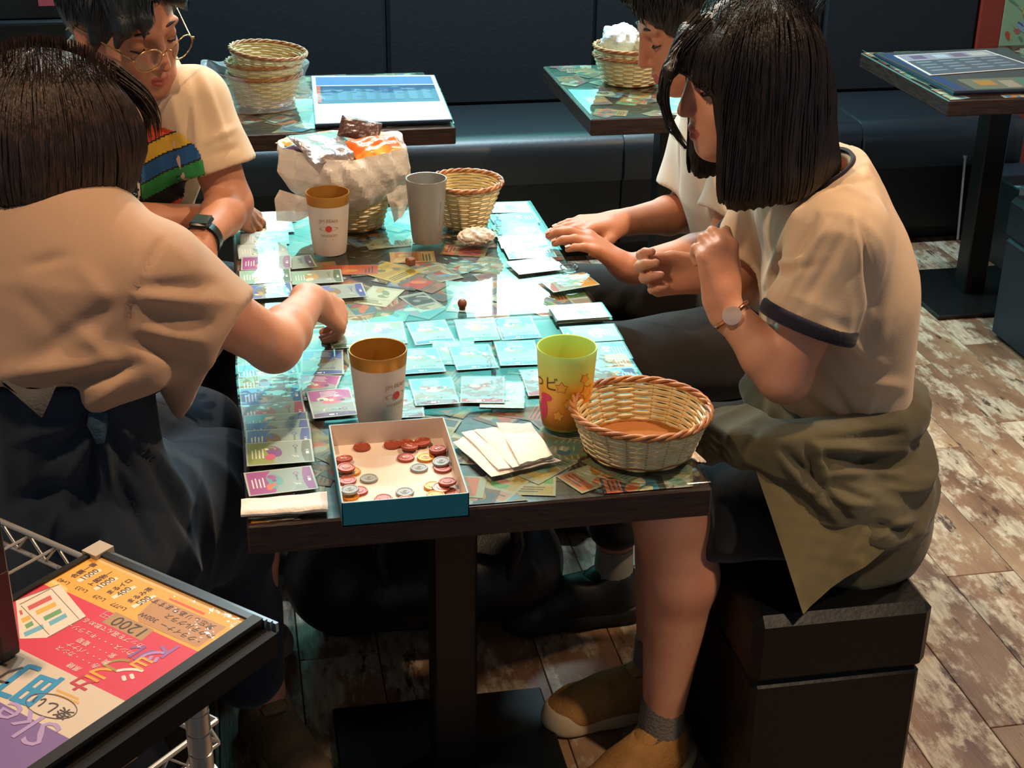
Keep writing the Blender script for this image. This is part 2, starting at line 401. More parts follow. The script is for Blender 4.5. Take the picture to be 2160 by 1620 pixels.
# ------------------------------------------------------------------ tables
WENGE = mat('wenge_edge', '#3a2620', .38, bump=(30, .12, 5, (1, 1, 12)), vary=('#22150f', 22, .4, .65, (1, 1, 10)))
STEEL = mat('black_steel', '#121314', .4, metal=.3)
COVER = clear_mat('clear_acrylic', 1.62, .015, '#f4fbf8', bump=(11, .028, 2))
EDGE = mat('acrylic_edge', '#9db7a8', .15, trans=.6, ior=1.45)
PRINT = mat('printed_cards', '#ffffff', .55, attr='tint')
PAL = ['#a13f34', '#b06f30', '#a8894a', '#5f8d5a', '#3c6f86', '#6b88a8', '#c9b79a', '#8f6a4a', '#b57b6a', '#7a6f62', '#a59c8c', '#8a4459', '#4b4b55', '#c8613c', '#6d8475', '#b8ac98']
def collage(x0, x1, y0, y1, z, n, seed, extra=()):
    r = random.Random(seed); q = MB()
    q.add([(x0, y0, z-.0006), (x1, y0, z-.0006), (x1, y1, z-.0006), (x0, y1, z-.0006)], [(0, 1, 2, 3)], 0, '#5d5348')
    k = 0
    def clip(poly):
        for ax, lim, sg in ((0, x0, 1), (0, x1, -1), (1, y0, 1), (1, y1, -1)):
            out = []
            for i in range(len(poly)):
                a, b = poly[i], poly[(i+1) % len(poly)]; ia = (a[ax]-lim)*sg >= 0; ib = (b[ax]-lim)*sg >= 0
                if ia: out.append(a)
                if ia != ib:
                    t = (lim-a[ax])/(b[ax]-a[ax]); out.append((a[0]+(b[0]-a[0])*t, a[1]+(b[1]-a[1])*t))
            poly = out
            if len(poly) < 3: return []
        return poly
    def put(poly, col, zz):
        poly = clip(poly)
        if poly: q.add([(x, y, zz) for x, y in poly], [tuple(range(len(poly)))], 0, col)
    def card(cx, cy, a, w, h, base, inner):
        nonlocal k
        zz = z+k*.000014; k += 1
        R = lambda pts: [(cx+x*math.cos(a)-y*math.sin(a), cy+x*math.sin(a)+y*math.cos(a)) for x, y in pts]
        rect = lambda X0, Y0, X1, Y1: [(X0, Y0), (X1, Y0), (X1, Y1), (X0, Y1)]
        put(R(rect(-w/2, -h/2, w/2, h/2)), base, zz)
        m = .004
        put(R(rect(-w/2+m, -h/2+h*.38, w/2-m, h/2-m-.006)), inner[0], zz+.000004)
        for j in range(4):
            ex, ey = r.uniform(-w*.25, w*.25), r.uniform(-h*.05, h*.32); ra, rb = r.uniform(.006, .016), r.uniform(.006, .014)
            put(R([(ex+ra*math.cos(t*pi/5+.2*j), ey+rb*math.sin(t*pi/5)) for t in range(10)]), inner[1+j % 3], zz+.000007+.000002*j)
        put(R(rect(-w/2+m, -h/2+m, w/2-m, -h/2+h*.30)), inner[3], zz+.000004)
        for j in range(3): put(R(rect(-w/2+.008, -h/2+.009+j*.006, w/2-.008-r.random()*.02, -h/2+.0115+j*.006)), '#4a443c', zz+.00001)
    for i in range(n):
        card(r.uniform(x0, x1), r.uniform(y0, y1), r.uniform(0, 2*pi), .059, .086, r.choice(['#a89a82', '#3a3430', '#8a7754', '#754a34', '#988f80', '#56666c', '#7d6a4a']), [r.choice(PAL) for _ in range(4)])
    for e in extra: card(*e)
    return q
def cafe_table(x0, y0, label, w=.62, d=.62, seed=0, extra=(), H=.70, n=80):
    cx, cy = x0+w/2, y0+d/2
    t = thing('cafe_table', (cx, cy, 0), label, 'table')
    q = MB(); q.box((cx, cy, H-.031), (w, d, .044), .003); part('tabletop', q, WENGE, t, 35)
    part('card_collage', collage(x0+.006, x0+w-.006, y0+.006, y0+d-.006, H-.0085, n, seed, extra), PRINT, t, None, recalc=False)
    q = MB(); q.box((cx, cy, H-.002), (w-.004, d-.004, .004), .0008); part('acrylic_cover', q, COVER, t, 30)
    q = MB(); q.box((cx, cy, H-.045-.05), (.05, .05, .02)); q.box((cx, cy, (H-.06)/2), (.07, .07, H-.07), .004); part('column', q, STEEL, t, 35)
    q = MB(); q.box((cx, cy, .009), (.38, .38, .012), .003); part('base_plate', q, STEEL, t, 35)
    q = MB(); q.box((cx, cy, H-.062), (.3, .06, .018), .003); q.box((cx, cy, H-.0625), (.06, .3, .017), .003); part('top_bracket', q, STEEL, t, 35)
    return t
def spot(px, py): p = P(px, py, .69); return p[0], p[1]
ex_back = [(*spot(825, 577), .75, .075, .085, '#c9a24a', ['#b98f3e', '#7d6a4a', '#e0cfa0', '#c9a24a']),
           (*spot(893, 603), .8, .055, .08, '#6a5a50', ['#b5382c', '#d9713c', '#c9463a', '#a0624a']),
           (*spot(800, 628), -.5, .062, .088, '#c5c0ae', ['#d6d2c2', '#8e9a84', '#c8b08a', '#d4cdb8']),
           (*spot(890, 640), .35, .05, .085, '#9aa09a', ['#3c3c40', '#5a5a5c', '#8a8f88', '#b8b4a8']),
           (*spot(870, 545), 1.5, .06, .085, '#c08a58', ['#b3653c', '#c99a5c', '#a0462f', '#c9a878']),
           (*spot(740, 572), 1.45, .05, .1, '#c4532c', ['#d0512c', '#e06a38', '#d98c3a', '#c04a2c'])]
main_front = cafe_table(-.021, 1.655, 'square dark brown cafe table nearest the camera holding the coin tray', seed=3, n=120)
main_back = cafe_table(-.021, 2.2785, 'square dark brown cafe table pushed behind the front one holding the bagged snacks', seed=5, extra=ex_back, n=90)
left_back = cafe_table(-.065, 3.53, 'cafe table with the stack of three baskets in front of the bench', w=.60, d=.60, seed=8)
mid_back = cafe_table(.885, 3.555, 'cafe table behind the two seated players on the right with two nested baskets', w=.60, d=.60, seed=9)
right_back = cafe_table(1.885, 3.61, 'cafe table at the right frame edge with a plain menu sheet', w=.62, d=.60, seed=12)

# ------------------------------------------------------------------ stools
def cube_stool(cx, cy, label, w=.42, d=.42, H=.42, m1='#090a0c', rz=0):
    t = thing('cube_stool', (cx, cy, 0), label, 'stool', rz=0)
    R = rotz(rz)
    LM = mat('stool_leather_'+m1[1:], m1, .45, spec=.25, bump=(80, .1, 4))
    q = MB(); q.box((cx, cy, .155), (w-.012, d-.012, .29), .008, R); part('body', q, LM, t, 35)
    q = MB(); q.box((cx, cy, .36), (w, d, .12), .014, R); part('lid_cushion', q, LM, t, 35)
    for sx in (-1, 1):
        for sy in (-1, 1): q = MB(); q.box((cx+sx*(w/2-.04), cy+sy*(d/2-.04), .005), (.03, .03, .01), .002); part('foot', q, STEEL, t)
    return t
stool_d = cube_stool(.850, 1.945, 'black cube stool under the woman with the green jacket round her waist', w=.285, d=.45)
stool_c = cube_stool(1.03, 2.66, 'black cube stool under the dark haired player in the far right seat', w=.42, d=.42)
stool_a = cube_stool(-.30, 1.985, 'black cube stool under the long haired woman in beige', w=.40, d=.40, H=.42)
stool_b = cube_stool(-.30, 2.93, 'black cube stool under the man with glasses', w=.42, d=.42)
stool_r = cube_stool(2.31, 3.40, 'dark navy cube stool at the right frame edge beside the table', w=.42, d=.40, m1='#1b2530')
# ------------------------------------------------------------------ cups
TZ = 0.7002
GOLD = mat('brushed_gold', '#b98338', .40, metal=.55, bump=(120, .08, 2, (1, 1, .05)))
CUPW = mat('cup_white', '#cfc4bc', .42, spec=.4)
SILV = mat('brushed_silver', '#a5a29d', .42, metal=.5, bump=(150, .06, 2, (1, 1, .04)))
INK_G = mat('cup_gold_ink', '#a58a68', .5); INK_R = mat('cup_red_ink', '#c03a34', .45)
def on_cylinder(verts, ang0, zc, rfun, lift=.0004, flip=1):
    out = []
    for x, y, z in verts:
        zz = zc+y; r = rfun(zz)+lift; a = ang0+x/r
        out.append((r*math.cos(a), r*math.sin(a), zz))
    return out
def subdivide_text(v, f):
    bm = bmesh.new()
    vs = [bm.verts.new(p) for p in v]
    for q in f:
        try: bm.faces.new([vs[i] for i in q])
        except ValueError: pass
    bmesh.ops.triangulate(bm, faces=bm.faces)
    bm.verts.ensure_lookup_table(); bm.verts.index_update()
    V = [tuple(p.co) for p in bm.verts]; Fc = [tuple(x.index for x in q.verts) for q in bm.faces]; bm.free(); return V, Fc
def disc(cx, cy, rx, ry, n=18): return [(cx+rx*math.cos(2*pi*k/n), cy+ry*math.sin(2*pi*k/n), 0) for k in range(n)]
def tumbler(x, y, H, rt, rb, label, body, rim=None, rimh=.020, inner=None, logo=None):
    t = thing('tumbler', (x, y, TZ), label, 'cup')
    rf = lambda z: rb+(rt-rb)*(z/H)**.9
    q = MB(); zr = H-rimh if rim else H-.002
    q.lathe([(.0001, 0), (rb-.003, 0), (rb-.0005, .001), (rb, .004)]+[(rf(z), z) for z in np.linspace(.012, zr, 9)]+[(rf(zr)-.0016, zr), (.0001+rf(.01)-.002, .008), (.0001, .008)][0:1], 56, caps=False)
    part('body', q, body, t, 50, world=False)
    ti = rf(H)-.0018
    q = MB(); q.lathe([(rf(zr)+.0001, zr), (rf((zr+H)/2)+.0002, (zr+H)/2), (rf(H)+.0002, H-.0012), (rf(H)-.0004, H), (ti, H-.0005), (ti, H-.002)]+[(rf(z)-.0022, z) for z in np.linspace(H-.01, .006, 8)]+[(.0001, .005)], 56, caps=False)
    part('rim_band' if rim else 'inner_wall', q, rim or inner, t, 50, world=False, label='gold rim band and gold lined inside' if rim else None)
    if logo is not None:
        a0 = logo; Lg = MB(); zc = H*.50
        v, f = subdivide_text(*text_mesh('JIM BEAM', .0095, spacing=.95))
        v = [(p[0], p[1]+.010-(p[0]*p[0])*18*-1*0-abs(p[0])*.10, 0) for p in v]; Lg.add(on_cylinder(v, a0, zc+.004, rf), f, 0)
        for cx in (-.009, .009):
            pts = disc(cx, -.002, .009, .0035, 16); Lg.add(on_cylinder(pts, a0, zc, rf, .0002), [tuple(range(16))], 0)
        v, f = subdivide_text(*text_mesh('WHISKEY', .0075, spacing=1.0)); v = [(p[0], p[1]-.016, 0) for p in v]; Lg.add(on_cylinder(v, a0, zc, rf), f, 0)
        for dx, wd_ in ((0, .016),):
            Lg.add(on_cylinder([(-wd_/2, -.0245, 0), (wd_/2, -.0245, 0), (wd_/2, -.0232, 0), (-wd_/2, -.0232, 0)], a0, zc, rf), [(0, 1, 2, 3)], 0)
        pts = disc(0, -.002, .0062, .0062, 20); Lg.add(on_cylinder(pts, a0, zc, rf, .0006), [tuple(range(20))], 1)
        part('printed_mark', Lg, [INK_G, INK_R], t, None, world=False, label='gold lettering with a round red seal', recalc=False)
    return t, rf
A_CAM = lambda x, y: math.atan2(-y, -x)
c1, _ = tumbler(.176, 1.905, .117, .0415, .031, 'white tumbler with a gold rim, empty, standing behind the coin tray', CUPW, GOLD, logo=A_CAM(.176, 1.905)+.72)
c2, rf2 = tumbler(.159, 2.645, .118, .0408, .031, 'white tumbler with a gold rim, filled with a dark drink, before the bagged basket', CUPW, GOLD, logo=A_CAM(.159, 2.645)-.02)
q = MB(); q.lathe([(.0001, .092), (.0365, .092)], 40); part('drink', q, mat('cola', '#2a120a', .08, coat=.5), c2, 50, world=False)
q = MB()
for (ix, iy, a) in ((-.012, .006, .3), (.014, -.004, 1.1), (.002, .016, .7)): q.box((ix, iy, .094), (.017, .017, .008), .003, rotz(a))
part('ice_cube', q, mat('ice', '#c9b8a8', .1, trans=.8, ior=1.31), c2, 40, world=False, kind='stuff')
c3, rf3 = tumbler(.348, 2.675, .127, .039, .028, 'plain brushed silver tumbler beside the bagged basket', SILV, None, inner=SILV)
q = MB()
a0 = A_CAM(.348, 2.675)+.85
v, f = subdivide_text(*text_mesh('HIGHBALL TUMBLER', .0052)); v = [(-p[1], p[0], 0) for p in v]
q.add(on_cylinder(v, a0, .062, rf3), f, 0); part('printed_mark', q, mat('grey_ink', '#6c6a68', .5), c3, None, world=False, recalc=False)
# green and orange cup
GX, GY = .440, 1.8615
gm = bpy.data.materials.new('green_orange_cup'); gm.use_nodes = True; nt = gm.node_tree; n = nt.nodes
b = n['Principled BSDF']; b.inputs['Roughness'].default_value = .42; b.inputs['Subsurface Weight'].default_value = .35; b.inputs['Subsurface Radius'].default_value = (.01, .01, .004)
tc = n.new('ShaderNodeTexCoord'); sx = n.new('ShaderNodeSeparateXYZ'); rp = n.new('ShaderNodeValToRGB'); mr = n.new('ShaderNodeMapRange')
mr.inputs[2].default_value = .122; nt.links.new(tc.outputs['Object'], sx.inputs[0]); nt.links.new(sx.outputs[2], mr.inputs[0]); nt.links.new(mr.outputs[0], rp.inputs[0])
els = [(0.0, '#9aa83c'), (.05, '#b5792a'), (.3, '#e08a22'), (.58, '#f2b42c'), (.68, '#d9d25a'), (1.0, '#c6f088')]
while len(rp.color_ramp.elements) < len(els): rp.color_ramp.elements.new(.5)
for e, (p_, c_) in zip(rp.color_ramp.elements, els): e.position = p_; e.color = (*lin(c_), 1)
nt.links.new(rp.outputs[0], b.inputs['Base Color'])
gt = thing('drinking_cup', (GX, GY, TZ), 'tall translucent green cup of orange drink printed with stars', 'cup')
GH, grt, grb = .122, .0432, .0335
grf = lambda z: grb+(grt-grb)*(z/GH)**.8
q = MB(); q.lathe([(.0001, 0), (grb-.003, 0), (grb-.0005, .0012), (grb-.0003, .004)]+[(grf(z), z) for z in np.linspace(.008, GH-.001, 12)]+[(grf(GH)-.0005, GH), (grf(GH)-.002, GH-.0008)]+[(grf(z)-.0025, z) for z in np.linspace(GH-.006, .07, 6)], 64); part('body', q, gm, gt, 50, world=False)
q = MB(); q.lathe([(.0001, .072), (grf(.072)-.0026, .072)], 48); part('drink', q, mat('orange_drink', '#e09a2c', .1), gt, 50, world=False)
def star(cx, cy, r, a, k=.5):
    return [(cx+(r if i % 2 == 0 else r*k)*math.cos(a+pi*i/5), cy+(r if i % 2 == 0 else r*k)*math.sin(a+pi*i/5)) for i in range(10)]
ga = A_CAM(GX, GY)
for (sx_, sz_, r, a) in ((-.006, .074, .0105, .3), (.029, .086, .0095, .9), (.0035, .048, .0088, .5), (-.010, .028, .0105, .2), (.033, .064, .014, .7), (.052, .04, .010, .1), (-.055, .03, .010, .6)):
    q = MB()
    for sc, mi, lf in ((1.0, 0, .0003), (.82, 1, .0006)):
        pts = [(x, y, 0) for x, y in star(sx_, 0, r*sc, a, .58)]
        q.add(on_cylinder(pts+[(sx_, 0, 0)], ga, sz_, grf, lf), [(i, (i+1) % 10, 10) for i in range(10)], mi)
    part('star_print', q, [mat('star_line', '#c47a28', .5), mat('star_fill', '#f0a63c', .5)], gt, None, world=False, recalc=False)
q = MB(); v, f = subdivide_text(*text_mesh('っビ', .024)); q.add(on_cylinder([(p[0]-.034, p[1], 0) for p in v], ga, .076, grf, .0006), f, 0)
part('lettering', q, mat('cup_brown_ink', '#5a2c1c', .5), gt, None, world=False, recalc=False)
q = MB()
for (cx, cz, rx, ry) in ((-.036, .034, .008, .018), (-.031, .054, .011, .006)): q.add(on_cylinder(disc(cx, 0, rx, ry, 16)+[(cx, 0, 0)], ga, cz, grf, .0006), [(i, (i+1) % 16, 16) for i in range(16)], 0)
part('pink_print', q, mat('cup_pink_ink', '#d3365f', .5), gt, None, world=False, recalc=False)

# ------------------------------------------------------------------ wicker baskets
CANE = mat('pale_cane', '#ead9ac', .42, spec=.45, vary=('#d8bf82', 60, .4, .7))
CANE_D = mat('brown_cane', '#9a5e34', .40, spec=.5, vary=('#c48a54', 50, .4, .7))
STAKE = mat('cane_stake', '#b09258', .5)
STRAWB = mat('basket_floor', '#a8682f', .6, bump=(60, .4, 3, (1, 6, 1)))
def basket(x, y, z, rt, rb, H, label, group=None, rows=15, stakes=20, rx=1.0, rz=0.0, tilt=None, bulge=.0):
    t = thing('wicker_basket', (x, y, z), label, 'basket', group, rz)
    if tilt: t.rotation_euler = (tilt[0], tilt[1], rz)
    prof = lambda s: rb+(rt-rb)*s+bulge*math.sin(pi*s)
    q = MB(); ns = stakes*4; pitch = H/(rows+.3)
    for i in range(rows):
        s = (i+.5)/(rows+.3); z0 = H*s; r0 = prof(s); pts = []
        for k in range(ns):
            a = 2*pi*k/ns; w = math.cos(a*stakes/2+(pi if i % 2 else 0))*.0016
            pts.append(((r0+w)*rx*math.cos(a), (r0+w)*math.sin(a), z0))
        q.tube(pts, pitch*.55, 5, closed=True)
    part('weave', q, CANE, t, 60, world=False)
    q = MB()
    for k in range(stakes):
        a = 2*pi*(k+.5)/stakes
        q.tube([(prof(s)*rx*math.cos(a), prof(s)*math.sin(a), H*s) for s in (0, .35, .7, 1.0)], .0021, 5)
    part('stakes', q, STAKE, t, 60, world=False)
    q = MB(); nr = 72
    for j in range(3):
        pts = []
        for k in range(nr):
            a = 2*pi*k/nr; ph = a*9+2*pi*j/3
            rr = rt+.001+.0034*math.cos(ph); pts.append((rr*rx*math.cos(a), rr*math.sin(a), H+.001+.0032*math.sin(ph)))
        q.tube(pts, .0029, 6, closed=True)
    part('braided_rim', q, CANE_D, t, 60, world=False)
    q = MB(); q.lathe([(.0001, .004), (rb*.98, .004), (rb*.98, .0005), (.0001, .0005)], 40); q.v = [(p[0]*rx, p[1], p[2]) for p in q.v]
    pts = [(rb*1.01*rx*math.cos(2*pi*k/40), rb*1.01*math.sin(2*pi*k/40), .0035) for k in range(40)]; q.tube(pts, .0032, 6, closed=True)
    part('base', q, STRAWB, t, 60, world=False)
    return t
basket(.527, 1.772, TZ, .0945, .074, .060, 'round wicker basket, empty, at the near right table corner', rows=13, stakes=20)
basket(.436, 2.765, TZ, .072, .042, .088, 'deep wicker basket, empty, standing behind the silver tumbler', rows=17, stakes=18)
bagged = basket(.222, 2.80, TZ, .075, .052, .085, 'wicker basket wrapped in the white plastic bag of snacks', rows=16, stakes=18)
g = 'baskets stacked on the left rear table'
basket(.080, 3.80, .7015, .094, .070, .076, 'bottom basket of the stack of three on the left rear table', g, rows=12)
basket(.081, 3.80, .7315, .094, .070, .076, 'middle basket of the stack of three on the left rear table', g, rows=12)
basket(.086, 3.80, .7635, .095, .070, .072, 'topmost basket of the stack of three on the left rear table, tipped slightly', g, rows=12, tilt=(.03, .10))
g = 'baskets nested on the middle rear table'
basket(1.076, 3.90, .7015, .098, .072, .074, 'lower of two nested baskets on the middle rear table', g, rows=12, rx=1.02)
basket(1.076, 3.90, .7265, .098, .072, .072, 'upper of two nested baskets, filled with tissue, on the middle rear table', g, rows=12, rx=1.02)

# ------------------------------------------------------------------ crumpled sheets, tissues, bags
def crumple(fun, nu, nv, seed, amp, fr=(9, 17, 31), closed_u=True, nd=14):
    r = np.random.default_rng(seed); dirs = r.normal(size=(nd, 3)); dirs /= np.linalg.norm(dirs, axis=1)[:, None]
    ph = r.uniform(0, 6.28, nd); fq = r.uniform(fr[0], fr[2], nd)*3
    def wob(p):
        p = np.array(p); w_ = .35*np.sin((dirs@p)*fq*.5+ph); t = np.abs((np.roll(dirs, 2, 0)@p*fq+ph+w_*3) % 2-1)-.5
        return (t/(1+fq/60)).sum()
    rows = []
    for i in range(nu):
        row = []
        for j in range(nv):
            p, nrm = fun(i/nu if closed_u else i/(nu-1), j/(nv-1)); p = np.array(p); nrm = np.array(nrm, float)
            row.append(tuple(p+nrm*amp*wob(p)))
        rows.append(row)
    q = MB(); q.grid(rows, 0, closed_u); return q
BAG = mat('white_plastic_bag', '#e9e0d6', .30, spec=.5, alpha=.90, sss=.0, bump=(45, .5, 4))
BAG2 = mat('clear_plastic_bag', '#d5dde0', .14, spec=.6, alpha=.26, bump=(40, .5, 4))
TISSUE = mat('tissue_paper', '#e6d9ce', .85, bump=(70, .5, 5))
PAPER = mat('napkin_paper', '#efe3d8', .8, bump=(90, .25, 4))
def blob(c, r, seed, amp, nu=40, nv=22, flat=.0, fr=(45, 60, 95)):
    def fun(u, v):
        a = 2*pi*u; e = -pi/2+pi*v; d = np.array([math.cos(a)*math.cos(e), math.sin(a)*math.cos(e), math.sin(e)])
        p = np.array(c)+d*np.array(r); p[2] = max(p[2], c[2]-r[2]*(1-flat)); return p, d
    return crumple(fun, nu, nv, seed, amp, fr, nd=6)
def bag_mb(cx, cy, z0, prof, seed, amp, sq=(1, 1), nu=88, nv=34, rot=0.0):
    zs = [p[0] for p in prof]; rs = [p[1] for p in prof]; ws = np.linspace(0, 1, len(prof))
    def fun(u, v):
        a = 2*pi*u; z = float(np.interp(v, ws, zs)); r = float(np.interp(v, ws, rs))
        k = 1+.05*math.sin(3*a+rot)+.04*math.sin(5*a+2*rot+z*30)
        top = .012*math.sin(2*a+1.0+rot)+.010*math.sin(5*a) if v > .55 else 0
        return (cx+r*k*sq[0]*math.cos(a), cy+r*k*sq[1]*math.sin(a), z0+z+top*(v-.55 if v > .55 else 0)*2.2), (math.cos(a), math.sin(a), .1)
    return crumple(fun, nu, nv, seed, amp, (8, 14, 24), nd=7)
bagt = thing('plastic_bag', (.205, 2.80, TZ), 'white plastic bag of snack packets pulled over a basket on the back table', 'bag')
part('bag_body', bag_mb(.205, 2.80, .70, [(.050, .076), (.062, .098), (.085, .116), (.115, .126), (.145, .127), (.166, .120), (.158, .106), (.130, .092), (.11, .07)], 3, .0075, (1.0, .86), nu=120, nv=44), BAG, bagt, 18, recalc=False)
def flap(pts_rows, seed, amp=.003):
    a = np.array(pts_rows)
    def fun(u, v):
        i = u*(a.shape[0]-1); j = v*(a.shape[1]-1); i0, j0 = min(int(i), a.shape[0]-2), min(int(j), a.shape[1]-2); fi, fj = i-i0, j-j0
        p = (a[i0, j0]*(1-fi)+a[i0+1, j0]*fi)*(1-fj)+(a[i0, j0+1]*(1-fi)+a[i0+1, j0+1]*fi)*fj
        return p, (.3, -1, .2)
    return crumple(fun, 20, 16, seed, amp, closed_u=False)
def pxY(lst, Y): return [tuple(PY(x, y, Y)) for x, y in lst]
part('bag_flap', flap([pxY([(590, 400), (578, 420), (584, 466)], 2.74), pxY([(622, 410), (620, 440), (622, 468)], 2.70), pxY([(655, 420), (655, 445), (665, 452)], 2.69)], 5), BAG, bagt, 'all', recalc=False)
part('bag_flap', flap([pxY([(800, 375), (815, 410), (832, 470)], 2.74), pxY([(835, 350), (845, 400), (850, 455)], 2.76), pxY([(862, 338), (868, 380), (866, 430)], 2.80)], 6), BAG, bagt, 'all', recalc=False)
def packet(c, w, d, th, a, tilt, m, name, label, crimp=.006, roll=0.0):
    R = rotz(a) @ Matrix.Rotation(tilt, 3, 'X') @ Matrix.Rotation(roll, 3, 'Y'); nu, nv = 18, 14; q = MB()
    for sgn in (1, -1):
        rows = []
        for i in range(nu):
            row = []
            for j in range(nv):
                u = -1+2*i/(nu-1); v = -1+2*j/(nv-1)
                h = th/2*max(0, (1-abs(u)**3))**.6*max(0, (1-abs(v)**4))**.6
                h *= 1+.18*math.sin(7*u+3*v)+.12*math.sin(11*v-5*u)
                p = R @ Vector((u*w/2, v*d/2, sgn*h)); row.append((p[0]+c[0], p[1]+c[1], p[2]+c[2]))
            rows.append(row)
        q.grid(rows)
    o = solo(name, q, m, label, 'snack', 'snack packets in the white bag', 50, origin=np.array(c)); return o
FOIL = mat('silver_foil', '#7d6c62', .30, metal=.6, bump=(35, .5, 3)); BROWN = mat('choc_wrapper', '#4a2a24', .35, bump=(60, .3, 3)); ORNG = mat('orange_wrapper', '#e0641f', .28, spec=.6, vary=('#e8a63a', 18, .5, .62)); PURP = mat('purple_wrapper', '#5b3350', .28, spec=.6, vary=('#8a5a70', 20, .45, .6)); YELW = mat('yellow_wrapper', '#c9a94a', .3, vary=('#b5552e', 25, .5, .6))
packet((.170, 2.755, .872), .125, .105, .018, .5, .30, FOIL, 'snack_packet', 'silver foil snack packet lying on top of the white bag', roll=.1)
packet((.236, 2.80, .892), .080, .046, .014, -.40, .75, BROWN, 'snack_bar', 'dark brown wrapped chocolate bar sticking up from the white bag', roll=.25)
packet((.262, 2.760, .866), .105, .060, .022, .35, .45, ORNG, 'snack_packet', 'orange snack packet at the right of the white bag')
packet((.130, 2.79, .860), .075, .060, .016, -.4, -.2, PURP, 'snack_packet', 'purple snack packet under the silver foil one')
packet((.112, 2.83, .862), .06, .055, .014, .9, .1, YELW, 'snack_packet', 'yellow snack packet at the left rim of the white bag')
packet((.215, 2.79, .858), .08, .06, .014, -.7, -.1, PURP, 'snack_packet', 'dark purple snack packet beneath the chocolate bar')
solo('tissue', blob((.440, 2.645, .716), (.036, .024, .016), 9, .0075, nu=60, nv=34, flat=.1), TISSUE, 'crumpled white tissue in front of the deep wicker basket', 'tissue', smooth=16)
tb = thing('plastic_bag', (.04, 3.80, TZ), 'thin clear plastic bag crumpled round the basket stack on the left rear table', 'bag')
part('bag_body', bag_mb(.055, 3.81, .70, [(.002, .150), (.012, .140), (.03, .118), (.06, .112), (.095, .118), (.085, .104)], 12, .005, (1.15, .8), rot=1.2), BAG2, tb, 'all', recalc=False)
part('bag_corner', blob((-.075, 3.84, .735), (.055, .05, .045), 15, .006), BAG2, tb, 'all', recalc=False)
solo('tissue', blob((1.045, 3.90, .818), (.052, .042, .038), 21, .012, nu=60, nv=34, fr=(14, 20, 34)), mat('white_tissue', '#e8f0f0', .7, bump=(60, .4, 4)), 'white crumpled tissue heaped at the left of the nested baskets', 'tissue', smooth=16)
solo('napkin_wad', blob((1.120, 3.885, .812), (.042, .028, .032), 22, .009, nu=54, nv=30, fr=(16, 22, 40)), TISSUE, 'cream paper napkin wadded at the right in the nested baskets', 'tissue', smooth=16)

# ------------------------------------------------------------------ napkins
def sheet(corners, z, th=.0016, seed=0, amp=.0012, layers=1):
    c = [np.array([*p[:2], 0.0]) for p in corners]; r = random.Random(seed); ph = [r.uniform(0, 6) for _ in range(4)]
    q = MB(); n = 14; rows_t = []; rows_b = []
    for i in range(n):
        rt_, rb_ = [], []
        for j in range(n):
            u, v = i/(n-1), j/(n-1); p = (c[0]*(1-u)+c[1]*u)*(1-v)+(c[3]*(1-u)+c[2]*u)*v
            e = (math.sin(5*u+ph[0])+math.sin(7*v+ph[1])+.6*math.sin(13*u+9*v+ph[2]))*amp
            edge = 1-.5*(max(abs(2*u-1), abs(2*v-1))**12)
            j_ = .0008*math.sin(17*u+ph[3])*(1 if j in (0, n-1) else 0)
            rt_.append((p[0], p[1]+j_, z+th*edge+max(e, -th*.4))); rb_.append((p[0], p[1]+j_, z))
        rows_t.append(rt_); rows_b.append(rb_)
    q.grid(rows_t); q.grid(rows_b)
    for a, b in ((0, None), (n-1, None)):
        for j in range(n-1): q.add([rows_t[a][j], rows_t[a][j+1], rows_b[a][j+1], rows_b[a][j]], [(0, 1, 2, 3)]); q.add([rows_t[j][a], rows_t[j+1][a], rows_b[j+1][a], rows_b[j][a]], [(0, 1, 2, 3)])
    return q
def pxz(lst, z): return [P(x, y, z) for x, y in lst]
g = 'folded napkins fanned beside the coin tray'
for k, (pl, lb) in enumerate([([(955, 930), (1010, 905), (1185, 968), (1037, 1003)], 'lowest of the fanned white napkins beside the coin tray'),
                              ([(973, 910), (1040, 900), (1170, 966), (1052, 990)], 'second lowest of the fanned white napkins beside the coin tray'),
                              ([(1000, 905), (1075, 897), (1168, 961), (1082, 985)], 'second from the top of the fanned white napkins by the tray'),
                              ([(1046, 891), (1120, 891), (1166, 958), (1096, 978)], 'topmost of the fanned white napkins right of the coin tray')]):
    solo('paper_napkin', sheet(pxz(pl, .703+.003*k), .7004+.0032*k, .0028, k, .0009), PAPER, lb, 'napkin', g)
solo('paper_napkin', sheet(pxz([(509, 1056), (690, 1041), (692, 1077), (508, 1088)], .702), .7004, .006, 9, .0008), PAPER, 'folded white napkin strip at the near left table corner', 'napkin')
solo('paper_scrap', sheet(pxz([(1440, 955), (1463, 948), (1490, 974), (1470, 972)], .702), .7004, .002, 11, .0006), PAPER, 'small white paper scrap sticking out behind the near right basket', 'paper')

